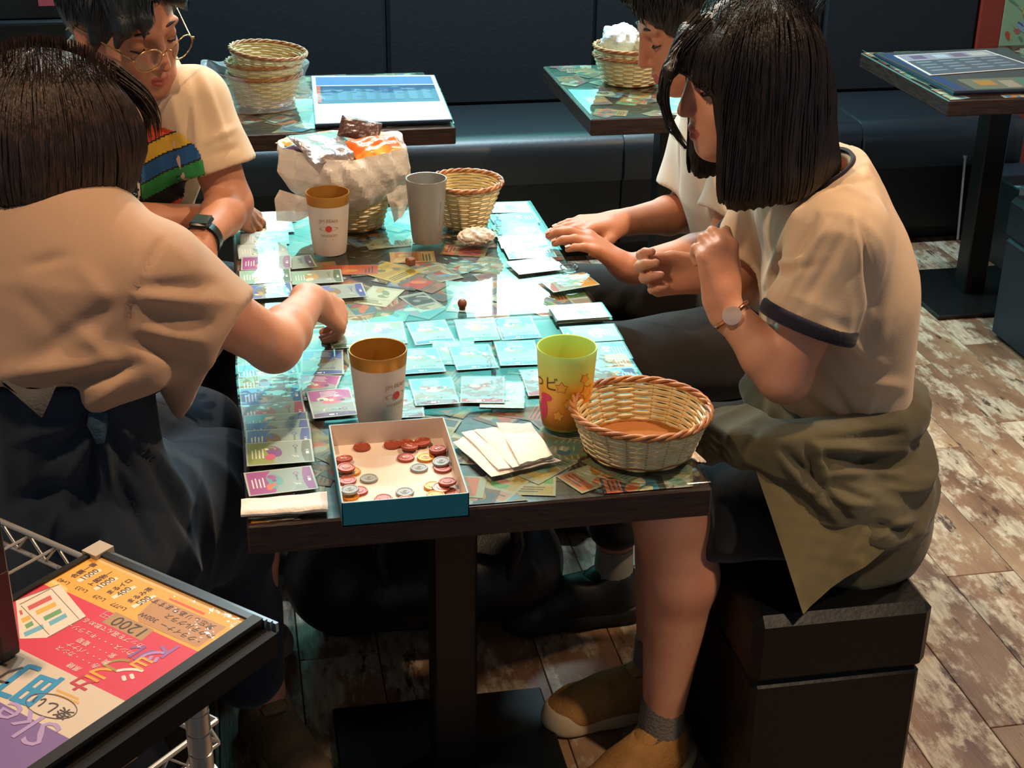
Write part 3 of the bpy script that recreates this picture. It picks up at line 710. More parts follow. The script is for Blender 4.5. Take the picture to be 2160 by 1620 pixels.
# ------------------------------------------------------------------ coin tray
TEAL = mat('teal_card', '#0d7f94', .5, bump=(120, .05, 3)); INW = mat('tray_white', '#e4d2c2', .6)
tx0, tx1, ty0, ty1, th = .0985, .2605, 1.6185, 1.842, .034
tray = thing('coin_tray', ((tx0+tx1)/2, (ty0+ty1)/2, TZ), 'teal and white box lid used as the coin tray at the near table edge', 'box')
q = MB(); q.box(((tx0+tx1)/2, (ty0+ty1)/2, TZ+.0008), (tx1-tx0, ty1-ty0, .0016)); part('tray_floor', q, INW, tray)
def wall(a, b, ins):
    q = MB(); (ax, ay), (bx, by) = a, b; ln = math.hypot(bx-ax, by-ay); R = rotz(math.atan2(by-ay, bx-ax)); nx, ny = R @ Vector((0, 1, 0)) @ Vector((1, 0, 0)) if False else (0, 0)
    n_ = R @ Vector((0, 1, 0)); cx, cy = (ax+bx)/2, (ay+by)/2
    q.box((cx+n_[0]*.0006, cy+n_[1]*.0006, TZ+th/2), (ln, .0012, th), 0, R, 0); q.box((cx+n_[0]*.0017, cy+n_[1]*.0017, TZ+th/2+.0001), (ln-.002, .001, th-.0004), 0, R, 1)
    part('tray_wall', q, [TEAL, INW], tray)
wall((tx0, ty0), (tx1, ty0), 0); wall((tx1, ty0), (tx1, ty1), 0); wall((tx1, ty1), (tx0, ty1), 0); wall((tx0, ty1), (tx0, ty0), 0)
CO = {'copper': mat('copper_coin', '#a24a34', .38, spec=.5, metal=.25), 'silver': mat('silver_coin', '#8d908c', .48, metal=.1), 'gold': mat('gold_coin', '#d98c2c', .38, metal=.25), 'pink': mat('rose_coin', '#b06458', .38, metal=.25)}
CINK = mat('coin_print', '#efe0d2', .5)
def coin_mesh(kind):
    q = MB(); R_, t_ = .0121, .0036
    q.lathe([(.0001, 0), (R_-.0008, 0), (R_, .0008), (R_, t_-.0008), (R_-.0006, t_), (R_-.0022, t_), (R_-.0028, t_-.0006), (.0058, t_-.0006), (.0054, t_-.0001), (.0001, t_-.0001)], 36)
    return q
coin0 = {}
def coin(kind, px, py, z, label, face=True, tilt=(0, 0)):
    p = P(px, py, z+.003)
    if kind not in coin0:
        q = coin_mesh(kind); o = to_obj('token_coin', q.v, q.f, CO[kind], None, 40, q.m); fix_normals(o); coin0[kind] = o.data
    else: o = bpy.data.objects.new('token_coin', coin0[kind]); COL.objects.link(o)
    a = random.uniform(-.6, .6); o.location = (min(max(p[0], tx0+.016), tx1-.016), min(max(p[1], ty0+.0155), ty1-.016), z); o.rotation_euler = (tilt[0], tilt[1], a)
    tag(o, label, 'coin', 'token coins in the tray')
    if kind in ('copper', 'pink') and face:
        if 'one' not in coin0:
            q = MB(); q.box((0, 0, .0037), (.0014, .0085, .0005)); q.box((-.0012, .0035, .0037), (.0028, .0012, .0005), 0, rotz(.6)); d = part('numeral', q, CINK, o, None, world=False); coin0['one'] = d.data
        else: d = bpy.data.objects.new('numeral', coin0['one']); COL.objects.link(d); d.parent = o
        d.rotation_euler = (0, 0, random.uniform(.9, 1.9))
    elif face:
        ky = 'five'
        if ky not in coin0:
            q = MB(); q.box((0, .0022, .0037), (.005, .0011, .0004)); q.box((-.002, .0008, .0037), (.0011, .003, .0004)); q.box((.0002, -.0004, .0037), (.004, .0011, .0004)); q.box((.0019, -.0018, .0037), (.0011, .0024, .0004)); q.box((-.0003, -.003, .0037), (.0045, .0011, .0004))
            d = part('numeral', q, mat('coin_relief', '#8f8a7c', .45), o, None, world=False); coin0[ky] = d.data
        else: d = bpy.data.objects.new('numeral', coin0[ky]); COL.objects.link(d); d.parent = o
    return o
b0 = TZ+.0017; s1 = .0037
for kind, x, y, lv, lb, fc in [
    ('copper', 762, 936, 0, 'copper coin alone near the back left of the tray', False),
    ('copper', 827, 935, 0, 'copper coin leftmost of the cluster at the tray back wall', False),
    ('copper', 856, 934, 0, 'copper coin half hidden behind the numbered one at the tray back', False),
    ('copper', 864, 941, 1, 'copper coin marked one on top of the cluster at the tray back', True),
    ('copper', 891, 931, 1, 'copper coin tipped up at the right of the back cluster', False),
    ('copper', 926, 952, 0, 'lowest copper coin of the pile of three in the tray back right corner', False),
    ('pink', 925, 948, 1, 'middle coin of the pile of three in the tray back right corner', False),
    ('copper', 924, 946, 2, 'top copper coin marked one on the pile in the tray back right corner', True),
    ('copper', 856, 964, 0, 'copper coin marked one lying flat below the back cluster', True),
    ('gold', 898, 964, 0, 'gold coin beside the pile near the tray right wall', True),
    ('copper', 938, 986, 0, 'copper coin under the silver one at the tray right wall', False),
    ('silver', 934, 972, 1, 'silver coin on a copper one at the tray right wall', True),
    ('silver', 884, 986, 0, 'silver coin lying alone right of the tray centre', True),
    ('silver', 778, 1008, 0, 'silver coin lying alone left of the tray centre', True),
    ('silver', 726, 996, 0, 'silver coin beneath the copper pair at the tray left wall', False),
    ('gold', 742, 993, 0, 'gold coin peeping out beneath the copper pair at the left wall', False),
    ('copper', 730, 985, 2, 'lower copper coin marked one at the tray left wall', True),
    ('copper', 725, 967, 1, 'upper copper coin marked one nearest the back at the left wall', True),
    ('pink', 730, 1012, 0, 'rose coin at the left wall between the two silver ones', False),
    ('copper', 757, 1034, 0, 'copper coin right of the front left pile', False),
    ('gold', 732, 1044, 0, 'gold coin under the silver one in the front left corner', False),
    ('silver', 731, 1032, 2, 'silver coin on top of the front left pile', True),
    ('copper', 809, 1051, 0, 'red copper coin at the tray front wall left of middle', False),
    ('silver', 854, 1037, 0, 'silver coin near the tray front wall', True),
    ('pink', 856, 1055, 0, 'rose coin half hidden by the tray front wall', False),
    ('gold', 913, 1024, 0, 'gold coin lowest at the back of the front right pile', False),
    ('pink', 930, 1027, 1, 'rose coin in the middle of the front right pile', False),
    ('pink', 955, 1038, 0, 'rose coin rightmost in the tray front right corner', False),
    ('copper', 944, 1015, 2, 'copper coin topmost on the front right pile', False),
    ('gold', 919, 1043, 1, 'gold coin in front on the front right pile', False)]:
    coin(kind, x, y, b0+lv*s1, lb, fc, (random.uniform(-.12, .12), random.uniform(-.12, .12)) if lv else (0, 0))

# ------------------------------------------------------------------ game cards
CPRINT = mat('card_print', '#ffffff', .45, attr='tint')
SLEEVE = clear_mat('card_sleeve', 1.62, .03, '#f6fbfa', bump=(26, .16, 2))
CW, CH = .066, .0915
STY = {'purple': ('#8c3a78', '#a3327f', '#5f9a98', '#d9603a'), 'olive': ('#5d5f2f', '#8a8f35', '#7a3a80', '#c83f63'), 'blue': ('#3d4a94', '#5a72b5', '#8a6a3a', '#c99a4a'),
       'red': ('#b5262c', '#8f8a86', '#b56a5a', '#d0c4b0'), 'wine': ('#7a3348', '#5fa0a8', '#d9cdb4', '#b05a3a'), 'navy': ('#2f4a74', '#5fa9bd', '#9a7a4e', '#c9b48a'),
       'green': ('#4c6a4a', '#8fb59a', '#c9a05a', '#d9d2b8'), 'magenta': ('#6a2a5c', '#b03a86', '#d05a5a', '#cfd2b8'), 'white': ('#b9bfbd', '#c4c9c8', '#8fa39c', '#b9bcb6'), 'orange': ('#a6472a', '#d99a2e', '#8a7a4a', '#e8d9b0')}
card_cache = {}
def card_mesh(sty):
    if sty in card_cache: return card_cache[sty]
    band, top, ill, acc = STY[sty]; r = random.Random(sty); q = MB(); t = .0005
    q.box((0, 0, t/2), (CW, CH, t)); q.c = ['#b4b8ae']*len(q.f)
    z = t+.00003
    R = lambda x0, y0, x1, y1, c, zz=z: q.add([(x0, y0, zz), (x1, y0, zz), (x1, y1, zz), (x0, y1, zz)], [(0, 1, 2, 3)], 0, c)
    x0, x1, y0, y1 = -CW/2+.0025, CW/2-.0025, -CH/2+.0025, CH/2-.0025
    pale = '#929b90' if sty != 'white' else '#c4c9c6'
    R(x0, y0, x1, y1, pale)
    n = 14
    bx = [(x0+(x1-x0)*i/n, y0+.010+.0035*math.sin(pi*i/n)) for i in range(n+1)]
    q.add([(x0, y0, z+.00002), (x1, y0, z+.00002)]+[(x, y, z+.00002) for x, y in bx[::-1]], [tuple(range(n+3))], 0, band)
    bt = [(x0+(x1-x0)*i/n, y1-.030-.005*math.sin(2*pi*i/n+.6)) for i in range(n+1)]
    q.add([(x1, y1, z+.00002), (x0, y1, z+.00002)]+[(x, y, z+.00002) for x, y in bt], [tuple(range(n+3))], 0, top)
    def ell(cx, cy, a, b, c, zz, rot=0, m=14): q.add([(cx+a*math.cos(2*pi*k/m)*math.cos(rot)-b*math.sin(2*pi*k/m)*math.sin(rot), cy+a*math.cos(2*pi*k/m)*math.sin(rot)+b*math.sin(2*pi*k/m)*math.cos(rot), zz) for k in range(m)], [tuple(range(m))], 0, c)
    ell(.004, y1-.036, .017, .010, ill, z+.00004, .3); ell(-.012, y1-.030, .009, .007, acc, z+.00006, -.4); ell(.012, y1-.033, .007, .005, top, z+.00007, .8)
    for k in range(4): ell(r.uniform(-.02, .022), y1-.030+r.uniform(-.008, .008), r.uniform(.003, .006), r.uniform(.002, .004), r.choice([ill, acc, band, '#e8e0c8']), z+.00009+k*.00001, r.uniform(0, 3))
    ell(.016, y0+.021, .0038, .0038, band, z+.00005); ell(.016, y0+.021, .0024, .0024, pale, z+.00006)
    for k in range(2): R(.008-.02*k, y0+.0195, .011-.02*k+.0, y0+.0225, '#5c605c', z+.00005) if k == 0 else R(-.004, y0+.0198, .010, y0+.0222, '#6a6e68', z+.00005)
    q.add([(-.018, y0+.016, z+.00005), (-.012, y0+.020, z+.00005), (-.015, y0+.021, z+.00005), (-.008, y0+.028, z+.00005), (-.016, y0+.023, z+.00005), (-.0135, y0+.022, z+.00005)], [(0, 1, 5), (1, 2, 5), (2, 3, 4, 5)], 0, '#e8ddcf')
    for k in range(4): R(-.014, y1-.007-.0048*k, .010+.003*(k % 2), y1-.0052-.0048*k, '#e8dfd6', z+.00005)
    R(-.0085, y0+.0035, -.001, y0+.0075, '#efe6dc', z+.00004); R(.002, y0+.0035, .0035, y0+.0075, '#efe6dc', z+.00004)
    me = to_obj('game_card', q.v, q.f, CPRINT, None, None, q.m, q.c); d = me.data; bpy.data.objects.remove(me); card_cache[sty] = d; return d
q = MB(); nx_, ny_ = 6, 8
SW, SH, ST = .0695, .0960, .0011
q.box((0, .0008, ST/2-.0002), (SW, SH, ST), .0003); _o = to_obj('sleeve', q.v, q.f, SLEEVE, None, 30); fix_normals(_o); SLV = _o.data; bpy.data.objects.remove(_o)
def game_card(x, y, z, ang, sty, label, tilt=0.0, roll=0.0, group=None, sleeve=True):
    o = bpy.data.objects.new('game_card', card_mesh(sty)); COL.objects.link(o)
    R = Matrix.Rotation(tilt, 4, 'X') @ Matrix.Rotation(roll, 4, 'Y') @ Matrix.Rotation(ang, 4, 'Z')
    o.rotation_euler = R.to_euler(); o.location = (x, y, z)
    tag(o, label, 'card', group)
    if sleeve:
        s = bpy.data.objects.new('sleeve', SLV); COL.objects.link(s); s.parent = o
    return o
def nth(k): return ['nearest', 'second', 'third', 'fourth', 'fifth', 'sixth', 'seventh', 'eighth', 'ninth', 'tenth', 'eleventh'][k]
zb = TZ+.0004
# near left column: landscape cards, band to the right, each nearer one lying on the one behind
g = 'cards in the near left column'
col = [(592, 1012, 'purple'), (590, 957, 'olive'), (588, 930, 'blue'), (586, 913, 'blue'), (583, 897, 'navy'), (578, 874, 'red'), (572, 838, 'blue'), (568, 812, 'olive'), (566, 785, 'navy'), (563, 765, 'green')]
for k, (x, y, s) in enumerate(col):
    p = P(x, y, .703); kk = len(col)-1-k
    game_card(p[0], p[1], zb+.0007+(.0011*min(kk, 3) if k else 0), pi/2+random.uniform(-.05, .05)+(.07 if k == 0 else 0), s, f'{s} banded sleeved card, {nth(k)} from the front in the near left column', .020 if k else .004, random.uniform(-.012, .012), g)
g = 'cards in the far left column'
col = [(562, 616, 'blue'), (560, 585, 'green'), (562, 556, 'purple'), (554, 530, 'white'), (558, 503, 'white'), (568, 480, 'orange'), (575, 457, 'blue')]
for k, (x, y, s) in enumerate(col):
    p = P(x, y, .703); kk = len(col)-1-k
    game_card(p[0], p[1], zb+.0007+.0011*min(kk, 3), pi/2+random.uniform(-.05, .05), s, f'{s} banded sleeved card, {nth(k)} from the front in the far left column', .018+(.05 if k in (3, 4) else 0), random.uniform(-.012, .012), g)
g = 'cards beside the far left column'
for k, (x, y, s, lb) in enumerate([(668, 582, 'green', 'green banded card beside the far left column under the reaching hand'), (715, 613, 'blue', 'blue banded card right of the reaching hand'), (610, 553, 'magenta', 'magenta banded card half under the far left column')]):
    p = P(x, y, .703); game_card(p[0], p[1], zb+.0003, pi/2+.06*k, s, lb, .004, 0, g)
# near middle block: portrait cards, band towards the camera
g = 'cards in the middle rows'
rows = [(0, [(735, 707, 'green'), (812, 701, 'olive'), (908, 699, 'navy'), (1006, 694, 'green'), (1090, 690, 'blue')]),
        (1, [(680, 764, 'blue'), (888, 760, 'navy'), (998, 752, 'navy'), (1092, 744, 'blue')]),
        (2, [(700, 850, 'magenta'), (915, 826, 'wine'), (1018, 822, 'red'), (1150, 806, 'red')])]
nm = ['farthest', 'middle', 'nearest']
for ri, lst in rows:
    for k, (x, y, s) in enumerate(lst):
        p = P(x, y, .703); game_card(p[0], p[1], zb+.0006+.0009*(ri)+.0002*(k % 2), random.uniform(-.07, .07)+(-.12 if (ri, k) == (2, 2) else 0), s, f'{s} banded sleeved card, {nth(k).replace("nearest","first")} from the left in the {nm[ri]} middle row', .012+random.uniform(-.006, .008), random.uniform(-.014, .014), g)
for (x, y, s, lb) in [(664, 815, 'magenta', 'magenta banded card lying loose left of the white gold rimmed tumbler'), (955, 742, 'green', 'green card tucked between two cards of the middle row'), (1060, 830, 'white', 'clear sleeved pale card tucked under the red banded one'), (845, 850, 'wine', 'wine banded card behind the gold rimmed tumbler')]:
    p = P(x, y, .703); game_card(p[0], p[1], zb+.0003, random.uniform(-.25, .25), s, lb, .003, 0, g)
g = 'cards in the near right column'
for k, (x, y, s) in enumerate([(1285, 797, 'blue'), (1272, 768, 'orange'), (1264, 741, 'navy'), (1246, 702, 'green')]):
    p = P(x, y, .703); game_card(p[0], p[1], zb+.0008+.0010*(3-k), -pi/2+random.uniform(-.05, .05), s, f'{s} banded sleeved card, {nth(k)} from the front in the near right column', .018, random.uniform(-.01, .012), g)
g = 'cards in the far right column'
for k, (x, y, s) in enumerate([(1130, 562, 'white'), (1118, 533, 'navy'), (1103, 511, 'white'), (1090, 486, 'green'), (1085, 461, 'blue'), (1070, 436, 'white')]):
    p = P(x, y, .703); game_card(p[0], p[1], zb+.0008+.0010*min(5-k, 3), -pi/2+random.uniform(-.05, .05)+(.15 if k == 0 else 0), s, f'{s} banded sleeved card, {nth(k)} from the front in the far right column', .018, random.uniform(-.012, .012), g)
# loose cards at the right edge
p = P(1200, 597, .703); game_card(p[0], p[1], zb+.004, -pi/2+.22, 'orange', 'orange topped card overhanging the right edge below the cupped hands', .02, -.02)
g = 'cards in the face down pile'
for k in range(6):
    p = P(1222, 660, .705); game_card(p[0]+.0012*math.sin(k*2), p[1]+.0012*math.cos(k*3), zb+.0006+.0013*k, -pi/2+.03*math.sin(k*1.7), 'white', ['lowest', 'second lowest', 'third lowest', 'third highest', 'second highest', 'topmost'][k]+' card of the white pile by the right table edge', 0, 0, g)
# wooden pieces
WOOD = mat('wooden_piece', '#8a5238', .42, vary=('#5f3424', 50, .4, .7))
p = P(975, 653, .70)
q = MB(); q.lathe([(.0001, .0), (.0052, .0), (.0055, .001), (.0055, .004), (.0072, .007), (.0080, .0105), (.0076, .014), (.0055, .0172), (.0025, .0186), (.0001, .019)], 24)
o = solo('wooden_pawn', q, WOOD, 'small round wooden pawn on the seam between the two tables', 'game piece', origin=np.array((0, 0, 0))); o.location = (p[0], p[1], TZ+.0002)
p = P(866, 561, .70); q = MB(); q.box((0, 0, .0085), (.015, .015, .015), .002, rotz(.5)); o = solo('wooden_cube', q, WOOD, 'small brown wooden cube on the back table', 'game piece', origin=np.array((0, 0, 0))); o.location = (p[0], p[1], TZ)
p = P(1200, 568, .70); q = MB(); q.tube([(.016*math.cos(2*pi*k/28), .016*math.sin(2*pi*k/28), .003) for k in range(28)], .0022, 8, closed=True)
o = solo('clear_ring', q, mat('clear_ring_plastic', '#dfe8e6', .08, trans=.8, ior=1.45), 'small clear plastic ring under the cupped hands', 'ring', origin=np.array((0, 0, 0))); o.location = (p[0], p[1], TZ+.0003)

# ------------------------------------------------------------------ rear table menus
def folder(corners, z, label, prints, page='#d9dee6'):
    c = np.array([[p[0], p[1]] for p in corners]); ctr = c.mean(axis=0); t = thing('menu_folder', (ctr[0], ctr[1], TZ), label, 'menu')
    q = MB(); q.prism([tuple(p) for p in c], z, z+.005); part('cover', q, mat('menu_cover', '#2c3447', .35), t)
    cc = ctr+(c-ctr)*.985; q = MB(); q.prism([tuple(p) for p in cc], z+.0052, z+.0062); part('page', q, mat('page_'+page[1:], page, .6, spec=.15), t)
    def at(u, v): return tuple((cc[0]*(1-u)+cc[1]*u)*(1-v)+(cc[3]*(1-u)+cc[2]*u)*v)
    for k, (u0, v0, u1, v1, colr) in enumerate(prints):
        q = MB(); q.prism([at(u0, v0), at(u1, v0), at(u1, v1), at(u0, v1)], z+.0063, z+.0065+.0001*k); part('print_block', q, mat('menu_print_'+colr[1:], colr, .6, spec=.15), t)
    cc2 = ctr+(c-ctr)*1.0; q = MB(); q.prism([tuple(p) for p in cc2], z+.0072, z+.0078); part('clear_pocket', q, clear_mat('menu_sleeve', 1.08, .03, '#fafcff', bump=(16, .12, 2)), t)
    return t
bl = [P(x, y, .706) for x, y in ((655, 160), (917, 158), (955, 252), (664, 262))]
prn = [(.03, .03, .97, .22, '#5a7396'), (.03, .24, .97, .62, '#33415c'), (.03, .64, .97, .97, '#e6e2dc')]+[(.08+.11*k, .30+.035*(k % 2), .15+.11*k, .56, '#44536f') for k in range(8)]+[(.03, .24, .06, .6, '#b5503c')]
folder(bl, .7004, 'open menu folder with dark blue pages on the left rear table', prn)
rm = [P(x, y, .706) for x, y in ((1842, 112), (2125, 100), (2260, 185), (2012, 193))]
folder(rm, .7004, 'dark ring folder on the right rear table under a laminated sheet', [(.2, .74, .99, .98, '#6f6a52'), (.03, .03, .12, .98, '#39465f'), (.3, .78, .45, .9, '#a8743c'), (.5, .80, .62, .96, '#9a8468'), (.66, .76, .8, .9, '#56705a'), (.82, .8, .95, .95, '#a8907a')], '#4a4a44')
t = thing('menu_sheet', (2.1, 4.0, .7085), 'laminated grey menu sheet with a pale border on the right rear table', 'menu')
q = MB(); cn = [P(x, y, .712) for x, y in ((1885, 115), (2080, 104), (2190, 140), (1962, 157))]; q.prism([(p[0], p[1]) for p in cn], .7085, .7095); part('sheet', q, mat('menu_border', '#d8c8bc', .35), t)
c = np.array([[p[0], p[1]] for p in cn]); ctr = c.mean(axis=0); c2 = ctr+(c-ctr)*.95; at = lambda u, v: tuple((c2[0]*(1-u)+c2[1]*u)*(1-v)+(c2[3]*(1-u)+c2[2]*u)*v)
for k, (u0, v0, u1, v1, colr) in enumerate([(0, .0, 1, .28, '#8f8a94'), (0, .30, 1, 1, '#565c62'), (.1, .06, .25, .24, '#6d5f74'), (.35, .06, .5, .24, '#a9b0b4'), (.55, .05, .7, .24, '#7a6470'), (.75, .06, .95, .24, '#b5a8a0')]+[(.06+.23*j, .38+.14*i, .22+.23*j, .43+.14*i, '#7d848a') for i in range(4) for j in range(4)]):
    q = MB(); q.prism([at(u0, v0), at(u1, v0), at(u1, v1), at(u0, v1)], .7096, .7098+.00006*(k if k < 7 else 7)); part('print_block', q, mat('sheet_print_'+colr[1:], colr, .35), t)

# ------------------------------------------------------------------ things at the room's edges
cab = thing('black_cabinet', (-.93, 4.55, 0), 'black cabinet at the left end of the bench with a pink sticker', 'cabinet')
q = MB(); q.box((-.755, 4.62, .40), (.60, .44, .80), .006); part('body', q, mat('cabinet_black', '#0e1113', .45), cab)
q = MB(); q.box((-.755, 4.60, .92), (.60, .40, .22), .006); part('top_box', q, mat('box_black', '#14181a', .4), cab)
q = MB(); q.box((-.755, 4.60, .805), (.62, .46, .012), .003); part('ledge', q, mat('ledge_grey', '#23292c', .35), cab)
sa = PY(80, 0, 4.395); sb = PY(122, 12, 4.395)
q = MB(); q.box(((sa[0]+sb[0])/2, 4.397, sb[2]+.03), (sb[0]-sa[0], .004, .06)); part('pink_sticker', q, mat('pink_sticker', '#d9646e', .6), cab)
# poster on the red wall: loose coloured shapes only
pA = PY(2108, 97, 4.772); pB = PY(2175, 0, 4.772)
pt = thing('wall_poster', ((pA[0]+pB[0])/2, 4.772, pA[2]), 'colourful poster of loose shapes on the rust red wall', 'poster')
pw_, ph_ = .22, .32
q = MB(); q.box((pA[0]+pw_/2, 4.776, pA[2]+ph_/2), (pw_, .003, ph_)); part('sheet', q, mat('poster_green', '#8fae86', .5), pt)
r = random.Random(4); q = MB(); cl = ['#b8503a', '#8fa6b8', '#3f5f94', '#d9b24a', '#cfd6c8', '#5f8d6a', '#b06a54', '#e0dccb']
for k in range(46):
    cx, cz = pA[0]+r.uniform(.015, pw_-.015), pA[2]+r.uniform(.02, ph_-.02); ra, rb = r.uniform(.008, .022), r.uniform(.008, .020); m_ = 12; a = r.uniform(0, 3)
    pts = [(min(max(cx+ra*math.cos(2*pi*i/m_+a)*(1+.2*math.sin(3*2*pi*i/m_)), pA[0]+.002), pA[0]+pw_-.002), 4.774-.00004*k, min(max(cz+rb*math.sin(2*pi*i/m_), pA[2]+.002), pA[2]+ph_-.002)) for i in range(m_)]
    q.add(pts, [tuple(range(m_))], 0, r.choice(cl))
part('shapes_print', q, PRINT, pt, None, recalc=False)
# checked box beyond the right table
cb_ = thing('checked_box', (2.62, 4.20, 0), 'low box with a blue and white checked rim behind the navy stool', 'box')
q = MB(); q.box((2.62, 4.20, .14), (.44, .28, .28), .004); part('body', q, mat('box_dark', '#1a2028', .5), cb_)
q = MB()
for i in range(22):
    for j in range(3): q.add([(2.40+.02*i, 4.0590, .282-.020*j), (2.42+.02*i, 4.0590, .282-.020*j), (2.42+.02*i, 4.0590, .262-.020*j), (2.40+.02*i, 4.0590, .262-.020*j)], [(0, 1, 2, 3)], 0, '#5d7f9a' if (i+j) % 2 else '#c9d4da')
    for j in range(2): q.add([(2.40+.02*i, 4.059+.02*j, .2808), (2.42+.02*i, 4.059+.02*j, .2808), (2.42+.02*i, 4.079+.02*j, .2808), (2.40+.02*i, 4.079+.02*j, .2808)], [(0, 1, 2, 3)], 0, '#5d7f9a' if (i+j+1) % 2 else '#c9d4da')
part('checked_rim', q, PRINT, cb_, None, recalc=False)
q = MB(); a = PY(2036, 330, 3.86); b_ = PY(2020, 505, 3.80); q.tube([tuple(a), tuple((a+b_)/2), tuple(b_)], .0035, 6); q.lathe([(.0001, -.006), (.006, -.004), (.006, .004), (.0001, .006)], 12, tuple(a))
solo('thin_rod', q, mat('grey_metal', '#8c9094', .35, metal=.8), 'thin grey rod leaning in front of the right rear table column', 'rod')  # pale line beside the column built as a thin metal rod

# black backpack added to darken the floor under the tables
# ------------------------------------------------------------------ wire rack, framed drinks poster
ZB = .80
CHROME = mat('chrome_wire', '#cfc6ba', .28, metal=.7)
A2 = P(205, 1160, ZB)[:2]; B2 = P(555, 1310, ZB)[:2]
e1 = (A2-B2); AL = np.linalg.norm(e1); e1 = e1/AL; e2 = np.array([-e1[1], e1[0]])          # e1 along the back edge, e2 towards the lower left
if e2[1] > 0: e2 = -e2
BLEN = .40
def bpt(u, v): return B2+e1*u+e2*v
rack = thing('wire_rack', (*bpt(.30, .16), 0), 'chrome wire shelving rack in the near left corner carrying the framed poster', 'rack')
def wire(pts, r=.0022, name='wire', n=6): q = MB(); q.tube(pts, r, n); return q
def p3(u, v, z): p = bpt(u, v); return (p[0], p[1], z)
RL = .78
for zt in (.782, .64):
    zi = 'deck_wire'; U0 = .05 if zt > .7 else .08
    for v in (.0, .34):
        q = MB(); q.tube([p3(U0, v, zt), p3(RL, v, zt)], .0034, 8); q.tube([p3(U0, v, zt-.030), p3(RL, v, zt-.030)], .0028, 8)
        zz = []
        for k in range(31): zz.append(p3(U0+(RL-U0-.02)*k/30, v, zt-(.002 if k % 2 else .028)))
        q.tube(zz, .0022, 6); part('truss_rail', q, CHROME, rack, 50)
    for u in (U0, RL):
        q = MB(); q.tube([p3(u, 0, zt), p3(u, .34, zt)], .0034, 8); q.tube([p3(u, 0, zt-.030), p3(u, .34, zt-.030)], .0028, 8)
        q.tube([p3(u, .34*k/14, zt-(.002 if k % 2 else .028)) for k in range(15)], .0022, 6); part('truss_rail', q, CHROME, rack, 50)
    for k in range(16):
        u = U0+.04+(RL-U0-.06)*k/15; part('deck_wire', wire([p3(u, 0, zt-.004), p3(u, .34, zt-.004)], .0019), CHROME, rack, 50)
    part('cross_wire', wire([p3(U0, .17, zt-.008), p3(RL, .17, zt-.008)], .003), CHROME, rack, 50)
pp = P(410, 1450, .75); pu = np.dot(np.array(pp[:2])-B2, e1); pv = np.dot(np.array(pp[:2])-B2, e2)
for (u, v) in ((pu, pv), (RL-.03, pv), (RL-.03, .33), (pu, .33)):
    q = MB(); x, y = bpt(u, v); prof = [(.0001, .012)]
    zt = .012; top = .775 if v == pv or u == pu else .9
    while zt < top-.026:
        prof += [(.0125, zt), (.0125, zt+.023), (.0112, zt+.0238), (.0112, zt+.0246)]; zt += .0254
    prof += [(.0125, zt), (.0001, zt)]; q.lathe(prof, 20, (x, y, 0)); part('post', q, CHROME, rack, 40)
    q = MB(); q.lathe([(.0001, 0), (.018, 0), (.018, .008), (.012, .014), (.0001, .014)], 16, (x, y, .0)); part('foot', q, STEEL, rack)
    for zt in (.785, .64):
        q = MB(); q.lathe([(.0135, zt-.034), (.017, zt-.034), (.016, zt+.004), (.0135, zt+.004)], 20, (x, y, 0)); part('collar', q, CHROME, rack)
# framed poster
BM = mat('black_frame', '#0e0d0b', .35, spec=.5); CLIP = mat('frame_edge', '#2a2724', .45, spec=.2)
board = thing('framed_poster', (*bpt(AL/2, BLEN/2), ZB-.02), 'black framed yellow, red, white and purple drinks poster lying on the wire rack', 'poster')
def quad(u0, u1, v0, v1): return [tuple(bpt(u0, v0)), tuple(bpt(u1, v0)), tuple(bpt(u1, v1)), tuple(bpt(u0, v1))]
q = MB(); q.prism(quad(0, AL, 0, BLEN), ZB-.012, ZB-.001); part('back_board', q, BM, board, 30)
fw = .013
for nm_, (u0, u1, v0, v1) in {'frame_side': (0, fw, 0, BLEN), 'frame_top': (fw, AL, 0, .009), 'frame_bottom': (fw, AL, BLEN-fw, BLEN), 'frame_left': (AL-.007, AL, .009, BLEN-fw)}.items():
    q = MB(); q.prism(quad(u0, u1, v0, v1), ZB-.012, ZB+.0035); part(nm_, q, CLIP if nm_ in ('frame_side',) else BM, board, 30)
for k in range(3):
    q = MB(); q.prism(quad(-.002-.0035*k, AL, -.0042*(k+1), -.0042*k), ZB-.010-.003*k, ZB+.001-.003*k); part('sheet_edge', q, mat('clear_sheet_edge', '#5c6a70', .12, spec=.7), board, 30)
q = MB(); q.prism(quad(-.018, 0, .0, BLEN), ZB-.034, ZB-.008); part('fascia', q, mat('fascia_black', '#0a0806', .6, spec=.15), board, 30)
q = MB(); q.prism(quad(AL-.016, AL+.006, -.010, .016), ZB-.011, ZB+.0055); part('corner_clip', q, mat('clip_cream', '#b8a894', .35), board, 30)
PZ = [ZB+.0002]
def layer(): PZ[0] += .000006; return PZ[0]
def clipuv(poly):
    r = [(np.dot(np.array(p[:2])-B2, e1), np.dot(np.array(p[:2])-B2, e2)) for p in poly]
    for ax, lim, sg in ((0, fw, 1), (0, AL-.007, -1), (1, .009, 1), (1, BLEN-fw, -1)):
        out = []
        for i in range(len(r)):
            a, b = r[i], r[(i+1) % len(r)]; ia = (a[ax]-lim)*sg >= 0; ib = (b[ax]-lim)*sg >= 0
            if ia: out.append(a)
            if ia != ib: t = (lim-a[ax])/(b[ax]-a[ax]); out.append((a[0]+(b[0]-a[0])*t, a[1]+(b[1]-a[1])*t))
        r = out
    return [tuple(bpt(*p)) for p in r]
pr = MB()
